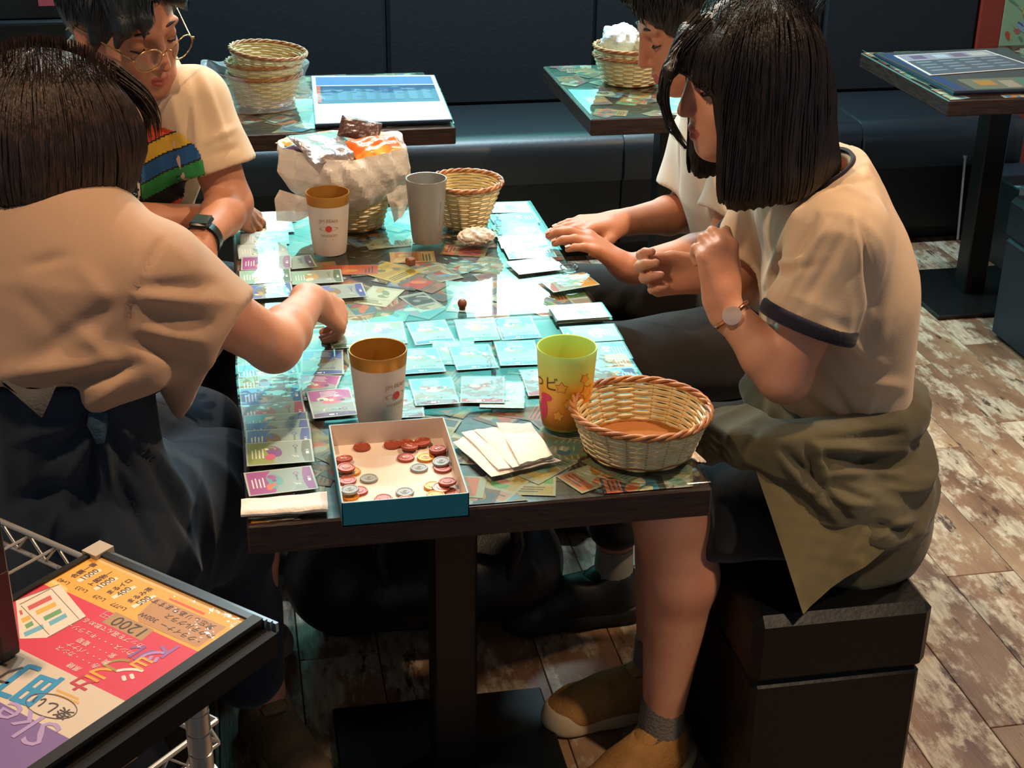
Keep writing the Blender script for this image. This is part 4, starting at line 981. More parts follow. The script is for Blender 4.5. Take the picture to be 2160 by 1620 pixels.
def fill(poly_uv_or_px, col, px=True):
    pts = [P(x, y, ZB) for x, y in poly_uv_or_px] if px else poly_uv_or_px
    pts = clipuv(pts)
    if len(pts) > 2:
        z = layer(); pr.add([(p[0], p[1], z) for p in pts], [tuple(range(len(pts)))], 0, col)
C4 = lambda x, y: (x/3.6, 1020+y/3.6)
C5 = lambda x, y: (x/3.1765, 1280+y/3.1765)
def uvpx(px, py): p = P(px, py, ZB)[:2]-B2; return np.dot(p, e1), np.dot(p, e2)
vy = np.mean([uvpx(139, 1262)[1], uvpx(331, 1331)[1], uvpx(417, 1364)[1]]); vr = np.mean([uvpx(25, 1377)[1], uvpx(172, 1431)[1], uvpx(253, 1459)[1]]); vw = np.mean([uvpx(2, 1495)[1], uvpx(126, 1535)[1]])
YEL, RED, WHT, PUR = '#eda93c', '#d9304a', '#d9c4ac', '#7d5d95'
fill(quad(0, AL, 0, vy), YEL, False); fill(quad(0, AL, vy, vr), RED, False); fill(quad(0, AL, vr, vw), WHT, False); fill(quad(0, AL, vw, BLEN), PUR, False)
fill(quad(0, AL, .009, .016), '#f0c27e', False)
fill([C4(0, 1240), C4(190, 1330), C4(60, 1500), C4(-150, 1500)], '#a59a8e')
for k, c in enumerate(['#e8b95c', '#f2cb7c']): fill([C4(260+40*k, 735-25*k), C4(300+40*k, 715-25*k), C4(520, 820-20*k), C4(500, 840-20*k)], c)
fill([C4(1190, 865), C4(1720, 1090), C4(1510, 1242), C4(1050, 1050), C4(1045, 1000)], '#bf8a58'); fill([C4(880, 975), C4(1172, 1112), C4(1075, 1195), C4(775, 1055)], '#b58a58')
fill([C4(1290, 868), C4(1560, 985), C4(1545, 1000), C4(1280, 882)], '#d9582e')
def bandpx(a, b, w, col):
    a, b = np.array(a), np.array(b); d = b-a; nrm = np.array([-d[1], d[0]])/np.linalg.norm(d)*w/2; fill([tuple(a+nrm), tuple(b+nrm), tuple(b-nrm), tuple(a-nrm)], col)
# little shelf drawing
fill([C4(120, 890), C4(450, 765), C4(655, 1010), C4(360, 1172), C4(150, 1180)], '#e8d8c4')
for a, b, c in (((215, 950), (390, 865), '#cf5a58'), ((275, 985), (425, 915), '#e2b04c'), ((335, 1030), (465, 965), '#6fa06a'), ((375, 1068), (505, 1000), '#6fb0c4'), ((150, 985), (170, 978), '#cf5a58'), ((165, 1045), (230, 1015), '#e2b04c'), ((195, 1090), (250, 1060), '#6fa06a'), ((185, 1150), (330, 1085), '#6fb0c4')): bandpx(C4(*a), C4(*b), 9.5, c)
for a, b in (((120, 890), (450, 768)), ((390, 800), (600, 1030)), ((655, 1010), (360, 1172)), ((160, 930), (375, 1150)), ((150, 920), (385, 800))): bandpx(C4(*a), C4(*b), 1.6, '#7a6a5c')
for a, b in (((430, 1570), (600, 1640)), ((415, 1600), (600, 1670))): bandpx(C4(*a), C4(*b), 5, '#dba64a')
for (x, y) in ((680, 695), (805, 757), (942, 822), (1092, 892)): fill([C4(x-100, y+40), C4(x+75, y-45), C4(x+98, y-32), C4(x-75, y+58)], '#f2e2c4')
for a, b in (((1060, 1050), (1500, 1245)),): bandpx(C4(*a), C4(*b), .8, '#c9946a')
part('poster_print', pr, PRINT, board, None, recalc=False)
txts = {}
def ptxt(s, c, size, col, rot=0.0, weight=0):
    v, f = text_mesh(s, size); p = P(*c, ZB)[:2]; z = layer(); ca, sa = math.cos(rot), math.sin(rot); out = []
    for x, y, _ in v:
        x2, y2 = x*ca-y*sa, x*sa+y*ca; w = p+e1*x2+e2*y2; out.append((w[0], w[1], z))
    offs = [(0, 0)] if not weight else [(0, 0), (weight, 0), (0, weight), (-weight, 0), (0, -weight)]
    for k_, (dx, dy) in enumerate(offs):
        txts.setdefault(col, MB()).add([(x+dx, y+dy, z_+.0000015*k_) for x, y, z_ in out], f)
DK = '#5a3a28'
for s, c in (('1000', (680, 695)), ('1000', (805, 757)), ('400', (942, 822)), ('500', (1092, 892))): ptxt(s, C4(*c), .0115, DK, -pi/2, .0002)
for s, c in (('Lv40', (485, 745)), ('Lv33', (620, 805)), ('Lv29', (755, 870)), ('Lv777', (903, 935))): ptxt(s, C4(*c), .0085, DK)
for s, c in (('合鏡一番', (640, 662)), ('ト図物一', (765, 725)), ('まるイロ', (910, 785)), ('まるみ茶', (1065, 850))): ptxt(s, C4(*c), .0085, DK, -pi/2, .0002)
ptxt('1200', C4(990, 1088), .0230, '#4a2f22'); ptxt('円', C4(815, 1000), .013, '#d9a2a0')
for s, c in (('・クライナー  300W', (1300, 1098)), ('カクテルグラス', (1440, 1082)), ('笑忘しリありますす!', (1385, 985))): ptxt(s, C4(*c), .0098, '#4a2f22', -.02)
for s, c, cl in (('カ', (640, 1510), '#c22a3a'), ('ラ', (770, 1438), '#eaa32e'), ('フ', (898, 1362), '#a8863a'), ('ル', (1065, 1278), '#8a5a9a'), ('シ', (985, 1432), '#f2ddd2'), ('ョ', (1068, 1370), '#eda83a'), ('ッ', (1165, 1312), '#b58ac4'), ('ト', (1282, 1265), '#9a62a8')): ptxt(s, C4(*c), .028, cl, 0, .0009)
for s, c in (('カップを選んで飲める', (860, 1135)), ('カシス・・・キュラソー', (760, 1180)), ('紫・・・ 葡萄', (735, 1250)), ('黄・・・バナナ', (670, 1290)), ('赤・・・カシス', (590, 1318)), ('黒糖', (565, 1395))): ptxt(s, C4(*c), .0085, '#f2d6cc')
ptxt('町', C4(215, 1512), .062, '#2f8fbd', .15, .0012); ptxt('カ', C4(5, 1440), .045, '#4a4038', .3)
ptxt('楽しい', C5(350, 672), .0165, '#4a3a32', .0, .0002)
ptxt('Ske', C5(165, 780), .052, '#b295c2')
n_ = 30; cpx = [C5(345+172*math.cos(2*pi*k/n_)+0, 668+80*math.sin(2*pi*k/n_)+.15*172*math.cos(2*pi*k/n_)) for k in range(n_)]
q = MB(); z = layer()
for k in range(n_):
    a = np.array(cpx[k]); b_ = np.array(cpx[(k+1) % n_]); d = b_-a; nn = np.array([-d[1], d[0]])/np.linalg.norm(d)*.9
    q.add([(*P(*(a+nn), ZB)[:2], z), (*P(*(b_+nn), ZB)[:2], z), (*P(*(b_-nn), ZB)[:2], z), (*P(*(a-nn), ZB)[:2], z)], [(0, 1, 2, 3)])
part('speech_bubble', q, mat('bubble_ink', '#5a4a40', .5), board, None, recalc=False)
for col, m_ in txts.items():
    if all(bpt is not None for _ in (0,)): part('lettering', m_, mat('ink_'+col[1:], col, .5), board, None, recalc=False)
q = MB(); q.prism(quad(fw, AL-.007, .009, BLEN-fw), layer()+.0006, layer()+.0009); part('clear_cover', q, clear_mat('poster_cover', 1.45, .05, '#ffffff', bump=(60, .35, 3)), board, None)
# loose sheet under the board, the upright dark stand, price cards
q = sheet([P(x, y, .755) for x, y in ((390, 1440), (470, 1398), (502, 1405), (415, 1462))], .7535, .002, 3, .0006)
solo('paper_sheet', q, mat('cream_paper', '#e0c8a8', .7), 'cream paper sheet sticking out under the framed poster', 'paper')
p = P(14, 1372, ZB+.004); zt = PY(14, 1020, p[1])[2]
st = thing('dark_stand', (p[0], p[1], ZB+.004), 'upright dark card stand on the poster at the left frame edge', 'stand')
ang = math.atan2(e2[1], e2[0])
q = MB(); q.box((p[0]-.012, p[1]+.006, (zt+ZB)/2+.002), (.052, .024, zt-ZB), .003, rotz(ang+pi/2)); part('panel', q, mat('stand_black', '#14100e', .4), st)
q = MB(); q.box((p[0]-.012, p[1]+.006, ZB+.055), (.0526, .0246, .09), .003, rotz(ang+pi/2)); part('lower_panel', q, mat('stand_red', '#3d1512', .4), st)
e3 = np.array([e2[0], e2[1]])
def upright(px0, px1, z0, zlo, h, col, name, label, icons=()):
    a = P(*px0, z0)[:2]; ln = px1; t = thing(name, (*a, zlo), label, 'price card')
    R = Matrix(((e2[0], -e2[1], 0), (e2[1], e2[0], 0), (0, 0, 1)))
    q = MB(); c = a+e2*ln/2; q.box((c[0], c[1], zlo+h/2), (ln, .0015, h), 0, R); part('card', q, mat('card_'+col[1:], col, .55), t)
    nrm = -e1
    for k, (u, v, s, cl, tx) in enumerate(icons):
        ic = a+e2*u; q = MB(); q.box((ic[0]+nrm[0]*.001, ic[1]+nrm[1]*.001, zlo+v), (s, .001, s*1.1), 0, R); part('icon', q, mat('icon_'+cl[1:], cl, .5), t)
        if tx:
            vv, ff = text_mesh(tx, s*.85); q = MB(); q.add([(ic[0]+nrm[0]*.0017-e2[0]*x, ic[1]+nrm[1]*.0017-e2[1]*x, zlo+v+y) for x, y, _ in vv], ff); part('icon_mark', q, mat('icon_ink', '#c9b8a4', .5), t, None, recalc=False)
    return t
upright((284, 1556), .048, .66, .634, .040, '#9a6a44', 'price_card', 'brown price card with two dark icons on the lower rack shelf', ((.013, .021, .0125, '#2a2f3a', '冊'), (.033, .021, .0125, '#2a2f3a', '月')))
upright((218, 1598), .075, .66, .634, .036, '#1583a8', 'price_card', 'blue price card left of the brown one on the lower rack shelf', ((.02, .02, .016, '#0f5f86', '月'),))
# ------------------------------------------------------------------ sculpting with distance fields
class Field:
    """rectilinear grid of signed distance; bands = list of (lo, hi, step) per axis decide the spacing"""
    def __init__(s, lo, hi, step, fine=()):
        s.ax = []
        for a in range(3):
            xs = [lo[a]]
            while xs[-1] < hi[a]:
                h = step
                for (f0, f1, fs) in fine:
                    if f0[a]-step <= xs[-1] <= f1[a]: h = min(h, fs)
                xs.append(xs[-1]+h)
            s.ax.append(np.array(xs, dtype=np.float32))
        s.d = np.full([len(x) for x in s.ax], 1.0, dtype=np.float32)
    def sl(s, lo, hi):
        r = []
        for a in range(3):
            i0 = max(int(np.searchsorted(s.ax[a], lo[a]))-1, 0); i1 = min(int(np.searchsorted(s.ax[a], hi[a]))+1, len(s.ax[a])); r.append(slice(i0, max(i1, i0)))
        return tuple(r)
    def grid(s, w):
        return (s.ax[0][w[0]][:, None, None], s.ax[1][w[1]][None, :, None], s.ax[2][w[2]][None, None, :])
    def op(s, fn, lo, hi, k, mode):
        m = k+.012; w = s.sl(np.array(lo)-m, np.array(hi)+m)
        if any(x.stop-x.start <= 0 for x in w): return s
        b = fn(*s.grid(w)).astype(np.float32); a = s.d[w]
        if mode == 'u':
            if k > 0: h = np.clip(.5+.5*(a-b)/k, 0, 1); s.d[w] = a*(1-h)+b*h-k*h*(1-h)
            else: s.d[w] = np.minimum(a, b)
        elif mode == 's':
            if k > 0: h = np.clip(.5-.5*(a+b)/k, 0, 1); s.d[w] = a*(1-h)+(-b)*h+k*h*(1-h)
            else: s.d[w] = np.maximum(a, -b)
        return s
    def cone(s, a, b, ra, rb, k=.02, mode='u'):
        a = np.array(a, float); b = np.array(b, float); R = max(ra, rb); ba = b-a; L2 = max(float(ba@ba), 1e-9)
        def fn(x, y, z):
            px, py, pz = x-a[0], y-a[1], z-a[2]; h = np.clip((px*ba[0]+py*ba[1]+pz*ba[2])/L2, 0, 1)
            return np.sqrt((px-ba[0]*h)**2+(py-ba[1]*h)**2+(pz-ba[2]*h)**2)-(ra+(rb-ra)*h)
        return s.op(fn, np.minimum(a, b)-R, np.maximum(a, b)+R, k, mode)
    def chain(s, pts, rs, k=.02, mode='u'):
        for i in range(len(pts)-1): s.cone(pts[i], pts[i+1], rs[i], rs[i+1], k, mode)
        return s
    def ell(s, c, r, R=None, k=.02, mode='u'):
        c = np.array(c, float); r = np.array(r, float); R = np.eye(3) if R is None else np.array(R, float); e = np.abs(R.T)@r
        def fn(x, y, z):
            px, py, pz = x-c[0], y-c[1], z-c[2]; q = [R[i, 0]*px+R[i, 1]*py+R[i, 2]*pz for i in range(3)]
            k0 = np.sqrt(sum((q[i]/r[i])**2 for i in range(3))); k1 = np.sqrt(sum((q[i]/r[i]**2)**2 for i in range(3)))
            return k0*(k0-1)/np.maximum(k1, 1e-6)
        return s.op(fn, c-e, c+e, k, mode)
    def flat(s, a, b, ra, rb, side, sq, k=.02, mode='u'):
        """capsule squashed along 'side' axis by factor sq (elliptic section)"""
        a = np.array(a, float); b = np.array(b, float); n = np.array(side, float); n /= np.linalg.norm(n); R = max(ra, rb); g = 1/sq-1
        ba = b-a; 
        def fn(x, y, z):
            px, py, pz = x-a[0], y-a[1], z-a[2]; t = (px*n[0]+py*n[1]+pz*n[2])*g; px, py, pz = px+n[0]*t, py+n[1]*t, pz+n[2]*t
            b2 = ba+n*((ba@n)*g); L2 = max(float(b2@b2), 1e-9); h = np.clip((px*b2[0]+py*b2[1]+pz*b2[2])/L2, 0, 1)
            return (np.sqrt((px-b2[0]*h)**2+(py-b2[1]*h)**2+(pz-b2[2]*h)**2)-(ra+(rb-ra)*h))*min(1, sq*1.15)
        return s.op(fn, np.minimum(a, b)-R, np.maximum(a, b)+R, k, mode)
    def cut(s, p, n, k=0.0, lo=None, hi=None):
        """remove everything on the side of the plane that n points to (within an optional box)"""
        p = np.array(p, float); n = np.array(n, float); n /= np.linalg.norm(n)
        lo = [a[0] for a in s.ax] if lo is None else lo; hi = [a[-1] for a in s.ax] if hi is None else hi
        w = s.sl(lo, hi)
        x, y, z = s.grid(w); b = -((x-p[0])*n[0]+(y-p[1])*n[1]+(z-p[2])*n[2]); a = s.d[w]
        if k > 0: h = np.clip(.5-.5*(a+b)/k, 0, 1); s.d[w] = a*(1-h)+(-b)*h+k*h*(1-h)
        else: s.d[w] = np.maximum(a, -b)
        return s
    def mesh(s, smooth=2):
        d = s.d; S = d < 0; nx, ny, nz = d.shape
        c = [S[i:nx-1+i, j:ny-1+j, k:nz-1+k] for i in (0, 1) for j in (0, 1) for k in (0, 1)]
        al = c[0].copy(); an = c[0].copy()
        for q in c[1:]: al &= q; an |= q
        act = an & ~al; I = np.argwhere(act)
        if len(I) == 0: return np.zeros((0, 3)), np.zeros((0, 4), int)
        idx = np.full(act.shape, -1, dtype=np.int32); idx[act] = np.arange(len(I))
        i, j, k = I.T; V = np.zeros((len(I), 3)); C = np.zeros(len(I))
        co = {(a, b, e): d[i+a, j+b, k+e] for a in (0, 1) for b in (0, 1) for e in (0, 1)}
        for p0 in co:
            for axis in range(3):
                if p0[axis]: continue
                p1 = list(p0); p1[axis] = 1; p1 = tuple(p1); d0, d1 = co[p0], co[p1]; m = (d0 < 0) != (d1 < 0)
                t = np.where(m, d0/np.where(m, d0-d1, 1), 0); pos = np.stack([s.ax[q][I[:, q]+p0[q]] for q in range(3)], 1).astype(float)
                pos[:, axis] += t*(s.ax[axis][I[:, axis]+1]-s.ax[axis][I[:, axis]]); V += pos*m[:, None]; C += m
        V /= np.maximum(C, 1)[:, None]
        Q = []
        for axis in range(3):
            o1, o2 = [(1, 2), (2, 0), (0, 1)][axis]
            sa = [slice(None)]*3; sb = [slice(None)]*3; sa[axis] = slice(0, -1); sb[axis] = slice(1, None)
            for o in (o1, o2): sa[o] = slice(1, -1); sb[o] = slice(1, -1)
            A = S[tuple(sa)]; B = S[tuple(sb)]
            for m, rev in ((A & ~B, False), (~A & B, True)):
                e = np.argwhere(m)
                if len(e) == 0: continue
                e[:, o1] += 1; e[:, o2] += 1
                def cell(x, y): f = e.copy(); f[:, o1] += x; f[:, o2] += y; return idx[f[:, 0], f[:, 1], f[:, 2]]
                q = np.stack([cell(-1, -1), cell(0, -1), cell(0, 0), cell(-1, 0)], 1); Q.append(q[:, ::-1] if rev else q)
        Fq = np.concatenate(Q)
        for _ in range(smooth):
            acc = np.zeros_like(V); cnt = np.zeros(len(V))
            for a in range(4):
                b = (a+1) % 4
                np.add.at(acc, Fq[:, a], V[Fq[:, b]]); np.add.at(cnt, Fq[:, a], 1); np.add.at(acc, Fq[:, b], V[Fq[:, a]]); np.add.at(cnt, Fq[:, b], 1)
            V = V*.5+.5*acc/np.maximum(cnt, 1)[:, None]
        return V, Fq
    def sample(s, Pn):
        w = []; ix = []
        for a in range(3):
            x = s.ax[a]; i = np.clip(np.searchsorted(x, Pn[:, a])-1, 0, len(x)-2); f = np.clip((Pn[:, a]-x[i])/(x[i+1]-x[i]), 0, 1); ix.append(i); w.append(f)
        r = 0
        for a in (0, 1):
            for b in (0, 1):
                for c in (0, 1):
                    r = r+s.d[ix[0]+a, ix[1]+b, ix[2]+c]*(w[0] if a else 1-w[0])*(w[1] if b else 1-w[1])*(w[2] if c else 1-w[2])
        return r
    def grad(s, Pn, e=.004):
        g = np.stack([s.sample(Pn+np.eye(3)[a]*e)-s.sample(Pn-np.eye(3)[a]*e) for a in range(3)], 1)
        return g/np.maximum(np.linalg.norm(g, axis=1), 1e-9)[:, None]
def vnormals(V, Fq):
    n = np.cross(V[Fq[:, 2]]-V[Fq[:, 0]], V[Fq[:, 3]]-V[Fq[:, 1]]); N = np.zeros_like(V)
    for a in range(4): np.add.at(N, Fq[:, a], n)
    return N/np.maximum(np.linalg.norm(N, axis=1), 1e-12)[:, None]
def wrinkle(V, Fq, amp, scale, seed, stretch=(1, 1, 1), folds=()):
    """cloth relief: warped ridges plus named folds (a, b, width, height)"""
    N = vnormals(V, Fq); r = np.random.default_rng(seed); D = np.zeros(len(V)); Pn = V*np.array(stretch)*scale
    for o in range(3):
        ph = r.uniform(0, 6.28, 3); dr = r.normal(size=(3, 3)); dr /= np.linalg.norm(dr, axis=1)[:, None]; f = 1.7**o
        w = np.sin(Pn@dr[0]*f*.6+ph[0])*1.6+np.sin(Pn@dr[1]*f*.5+ph[1])*1.3
        D += (1-np.abs(np.sin(Pn@dr[2]*f*.8+w+ph[2]))*2)*np.clip(np.sin(Pn@dr[0]*.37*f+ph[2])*.5+.6, 0, 1)/f**1.1
    V = V+N*(D*amp)[:, None]
    if any(len(f_[0]) == 2 for f_ in folds):        # folds sketched on the side seen by the camera
        cc = (V-CAM)@RW; px = np.stack([1080+F_PX*cc[:, 0]/cc[:, 2], 810+F_PX*cc[:, 1]/cc[:, 2]], 1); fc = np.clip((N*(CAM-V)).sum(1)/np.linalg.norm(CAM-V, axis=1)*4+.4, 0, 1)
    for fo in folds:
        a, b, wd_, hg = fo[:4]; a = np.array(a, float); b = np.array(b, float); ba = b-a
        if len(a) == 2:
            t = np.clip(((px-a)@ba)/(ba@ba), 0, 1); dist = np.linalg.norm(px-a-t[:, None]*ba, axis=1); V = V+N*(hg*np.exp(-(dist/wd_)**2)*np.sin(np.clip(t*.86+.07, 0, 1)*pi)**.7*fc)[:, None]; continue
        t = np.clip(((V-a)@ba)/(ba@ba), 0, 1); dist = np.linalg.norm(V-a-t[:, None]*ba, axis=1)
        fal = np.sin(np.clip(t*.9+.05, 0, 1)*pi)
        V = V+N*(hg*np.exp(-(dist/wd_)**2)*fal)[:, None]
    return V
def mesh_obj(name, V, Fq, mats, parent, origin, mi=None, label=None, kind=None):
    o = to_obj(name, V, Fq, mats, parent, 'all', mi, None, origin)
    if label: o['label'] = label
    if kind: o['kind'] = kind
    return o
def nz(v): v = np.array(v, float); return v/np.linalg.norm(v)
def frame(fwd, up):
    F = nz(fwd); U = np.array(up, float); U = nz(U-F*(U@F)); Lf = np.cross(U, F); return F, Lf, U       # forward, left, up
SKIN = mat('skin', '#cf9678', .48, spec=.4, sss=.18, bump=(220, .06, 3), vary=('#c58468', 14, .35, .7))
SKIN_B = mat('skin_tan', '#c08566', .5, spec=.4, sss=.15, bump=(220, .06, 3), vary=('#b37457', 14, .35, .7))
LIP = mat('lips', '#a8524a', .4, sss=.1); LASH = mat('dark_lash', '#1a1110', .6); NAIL = mat('nail', '#d9a08c', .3, spec=.5)
HAIRM = {}
def hair_mat(name, c1, c2):
    return mat(name, c1, .40, spec=.4, bump=(60, .35, 4, (6, 6, .5)), vary=(c2, 40, .45, .62, (5, 5, .4)))
def head(f, c, F, L, U, s=1.0, male=False, ear=True):
    """adds a head to field f; c = centre of the skull. Returns point function for features"""
    R = np.stack([F, L, U]); pt = lambda a, b, e: np.array(c)+F*a*s+L*b*s+U*e*s
    f.ell(pt(-.008, 0, .020), np.array([.098, .077, .092])*s, R, .012)
    f.ell(pt(.028, 0, -.040), np.array([.066, .062, .078])*s, R, .030)
    f.ell(pt(.038, 0, -.078), np.array([.050, .045 if not male else .050, .046])*s, R, .030)
    f.ell(pt(.068, 0, -.106), np.array([.019, .020, .015])*s, R, .022)
    for sd in (1, -1):
        f.ell(pt(.058, sd*.036, -.040), np.array([.022, .022, .020])*s, R, .018)
        f.ell(pt(.010, sd*.050, -.075), np.array([.035, .014, .022])*s, R, .03)
        f.ell(pt(.088, sd*.033, -.004), np.array([.012, .019, .010])*s, R, .012, 's')
        f.ell(pt(.076, sd*.032, -.005), np.array([.0125, .0155, .0115])*s, R, .005)
        f.cone(pt(.089, sd*.012, .014), pt(.080, sd*.046, .016), .007*s, .006*s, .012)
        f.ell(pt(.095, sd*.0095, -.047), np.array([.009, .0075, .0065])*s, R, .006)
        f.ell(pt(.1005, sd*.006, -.0525), np.array([.004, .003, .0025])*s, R, .003, 's')
        if ear:
            eR = np.stack([F*.95+L*sd*.3, L, U])
            f.ell(pt(-.010, sd*.079, -.010), np.array([.018, .0075, .031])*s, R, .008)
            f.ell(pt(-.006, sd*.086, -.008), np.array([.010, .005, .019])*s, R, .004, 's')
            f.ell(pt(-.006, sd*.078, -.036), np.array([.008, .006, .009])*s, R, .006)
    f.cone(pt(.092, 0, .006), pt(.109, 0, -.042), .0070*s, .0098*s, .010)
    f.cone(pt(.092, .012, -.0705), pt(.096, -.0, -.069), .0048*s, .0055*s, .005); f.cone(pt(.092, -.012, -.0705), pt(.096, 0, -.069), .0048*s, .0055*s, .005)
    f.cone(pt(.090, .010, -.081), pt(.0935, 0, -.082), .0052*s, .0066*s, .005); f.cone(pt(.090, -.010, -.081), pt(.0935, 0, -.082), .0052*s, .0066*s, .005)
    f.cone(pt(.098, .016, -.0755), pt(.098, -.016, -.0755), .0012*s, .0012*s, .002, 's')
    return pt
def hand(f, wrist, dirn, back, thumb_side, curl=(.35, .4, .45, .5), spread=.16, s=1.0, thumb=(.6, .35), wr=.024, fl=None):
    """five separate fingers; back = direction of the back of the hand; thumb_side = +1/-1 along cross(dirn, back)"""
    D = nz(dirn); B = np.array(back, float); B = nz(B-D*(B@D)); S = np.cross(D, B)*thumb_side; W = np.array(wrist, float)
    pt = lambda a, b, e: W+D*a*s+S*b*s+B*e*s
    kn = [(.088, .026), (.092, .0085), (.087, -.009), (.078, -.0255)]
    for (a, b) in kn: f.cone(pt(.012, b*.55, 0), pt(a, b, .002), .0155*s, .0108*s, .012)
    f.cone(pt(-.02, 0, 0), pt(.02, .0, 0), wr*s*.82, .019*s, .018)
    f.ell(pt(.045, .021, -.006), np.array([.030, .013, .013])*s, np.stack([D, S, B]), .014)
    ln = [.068, .077, .071, .055]; tips = []
    for i, (a, b) in enumerate(kn):
        base = pt(a, b, .001); ang = curl[i] if not hasattr(curl[i], '__len__') else None
        c3 = curl[i] if ang is None else (ang*.8, ang*1.1, ang*.8)
        dirf = nz(D+S*(spread*(1.2-i*.8))); cur = 0; p = base; r0 = [.0096, .0098, .0094, .0084][i]*s
        for q, (fr, cc) in enumerate(zip((.46, .30, .24), c3)):
            cur += cc; d2 = dirf*math.cos(cur)-B*math.sin(cur); p2 = p+d2*ln[i]*fr*s
            f.cone(p, p2, r0*(1-.09*q), r0*(1-.09*(q+1)), .004 if q else .007); p = p2
        tips.append((p, d2, r0*.75))
    tb = pt(.018, .020, -.006); a_, cv = thumb; d1 = nz(D*math.cos(a_)+S*math.sin(a_)-B*.25); p1 = tb+d1*.042*s
    f.cone(tb, p1, .0140*s, .0115*s, .012); d2 = nz(d1*math.cos(cv)+(D*.8-S*.5)*math.sin(cv)-B*.15); p2 = p1+d2*.032*s; f.cone(p1, p2, .0112*s, .0100*s, .005)
    p3 = p2+nz(d2-B*.1)*.024*s; f.cone(p2, p3, .0100*s, .0080*s, .004)
    return tips
def strands(hf, starts, steps, width, rngseed, gravity=(0, 0, -1), free=0, hug=.0012, step=.010, curlamp=.0, stop=None, zmin=-9, dir0=None):
    """locks combed down over a hair volume: each a thin three sided tapered tube"""
    r = np.random.default_rng(rngseed); Pn = np.array(starts, float); n = len(Pn); path = [Pn.copy()]; g = np.array(gravity, float); g = np.tile(g, (n, 1)); g += r.normal(0, .07, (n, 3))
    if dir0 is not None: g = g+np.array(dir0)
    ln = r.integers(int(steps*.75), steps+1, n); prev = None
    for q in range(steps):
        nr = hf.grad(Pn); dd = hf.sample(Pn); t = g-nr*np.minimum((g*nr).sum(1), 9)[:, None]*(np.abs(dd) < .012)[:, None]
        t /= np.maximum(np.linalg.norm(t, axis=1), 1e-6)[:, None]
        if prev is not None: t = t*.6+prev*.4; t /= np.linalg.norm(t, axis=1)[:, None]
        prev = t; Pn = Pn+t*step; dd = hf.sample(Pn); nr = hf.grad(Pn)
        near = np.abs(dd) < .03; Pn = Pn-nr*((dd-hug)*near)[:, None]
        act = (q < ln) & (Pn[:, 2] > zmin) & (hf.sample(Pn) < .045); Pn = np.where(act[:, None], Pn, path[-1]); path.append(Pn.copy())
    A = np.stack(path, 1); vs = []; fs = []; m = A.shape[1]
    w = width*r.uniform(.6, 1.3, n)
    T = np.gradient(A, axis=1); T /= np.maximum(np.linalg.norm(T, axis=2), 1e-6)[:, :, None]
    up = np.array([.31, .52, .79]); X = np.cross(T, up); X /= np.maximum(np.linalg.norm(X, axis=2), 1e-6)[:, :, None]; Y = np.cross(T, X)
    tp = np.clip(np.minimum(1, (1-np.linspace(0, 1, m))*3+.15), 0, 1)*np.clip(np.linspace(0, 1, m)*6+.3, 0, 1)
    allv = []
    for k in range(3):
        a = 2*pi*k/3; allv.append(A+(X*math.cos(a)+Y*math.sin(a))*(w[:, None]*tp[None, :])[:, :, None])
    VV = np.stack(allv, 2).reshape(-1, 3); base = (np.arange(n)*m*3)[:, None, None]+(np.arange(m-1)*3)[None, :, None]; kk = np.arange(3)[None, None, :]; k2 = (kk+1) % 3
    Fq = np.stack([base+kk, base+k2, base+3+k2, base+3+kk], -1).reshape(-1, 4)
    mv = np.linalg.norm(A[:, 1:]-A[:, :-1], axis=2).reshape(n, m-1, 1).repeat(3, 2).reshape(-1) > 1e-5
    return VV, Fq[mv]

def lock_tubes(path, n, spread, width, seed):
    """loose strands that follow a lock of hair"""
    r = np.random.default_rng(seed); Pn = np.array(path, float); t = np.linspace(0, 1, len(Pn)); tt = np.linspace(0, 1, 18); C = np.stack([np.interp(tt, t, Pn[:, a]) for a in range(3)], 1)
    for _ in range(3): C[1:-1] = C[1:-1]*.5+(C[:-2]+C[2:])*.25
    q = MB()
    for k in range(n):
        o = r.normal(0, spread, 3); e = int(r.integers(12, 19)); fan = (1-.55*tt[:e])[:, None]; q.tube(list(C[:e]+o*fan), [width*(1 if i < e-5 else (e-i)/6) for i in range(e)], 4)
    return q
# ------------------------------------------------------------------ the four players
def like(f): g = Field.__new__(Field); g.ax = f.ax; g.d = np.full_like(f.d, 1.0); return g
def merge(f, g, k):
    h = np.clip(.5+.5*(f.d-g.d)/k, 0, 1) if k > 0 else (g.d < f.d)*1.0
    f.d = (f.d*(1-h)+g.d*h-(k*h*(1-h) if k > 0 else 0)).astype(np.float32)
def sleeve(f, sh, el, frac, r0, r1, k=.03, end=None, normal=None, open_=False, wall=.006, drop=0.0):
    """adds a short sleeve to shirt field f and returns its end frame"""
    sh, el = np.array(sh), np.array(el); d = nz(el-sh); e = sh+(el-sh)*frac; g = like(f)
    e2_ = e+np.array([0, 0, -drop])
    if end is not None: e2_ = np.array(end); d = nz(e2_-sh)
    nn_ = d if normal is None else nz(normal)
    g.cone(sh, e2_+d*.05, r0, r1+(r1-r0)*.05/np.linalg.norm(e-sh), 0); g.cut(e2_, nn_, .004)
    merge(f, g, k)
    if open_: f.cone(e2_-d*.012, e2_+d*.05, r1-wall*1.6, r1-wall, .003, 's')
    return e2_, d
def lips_mi(V, Fq, pt, s=1.0):
    c = V[Fq].mean(axis=1); a, b = pt(.096, .011, -.0755), pt(.096, -.011, -.0755); ba = b-a; t = np.clip(((c-a)@ba)/(ba@ba), 0, 1)
    return (np.linalg.norm(c-a-t[:, None]*ba, axis=1) < .0095*s).astype(int)
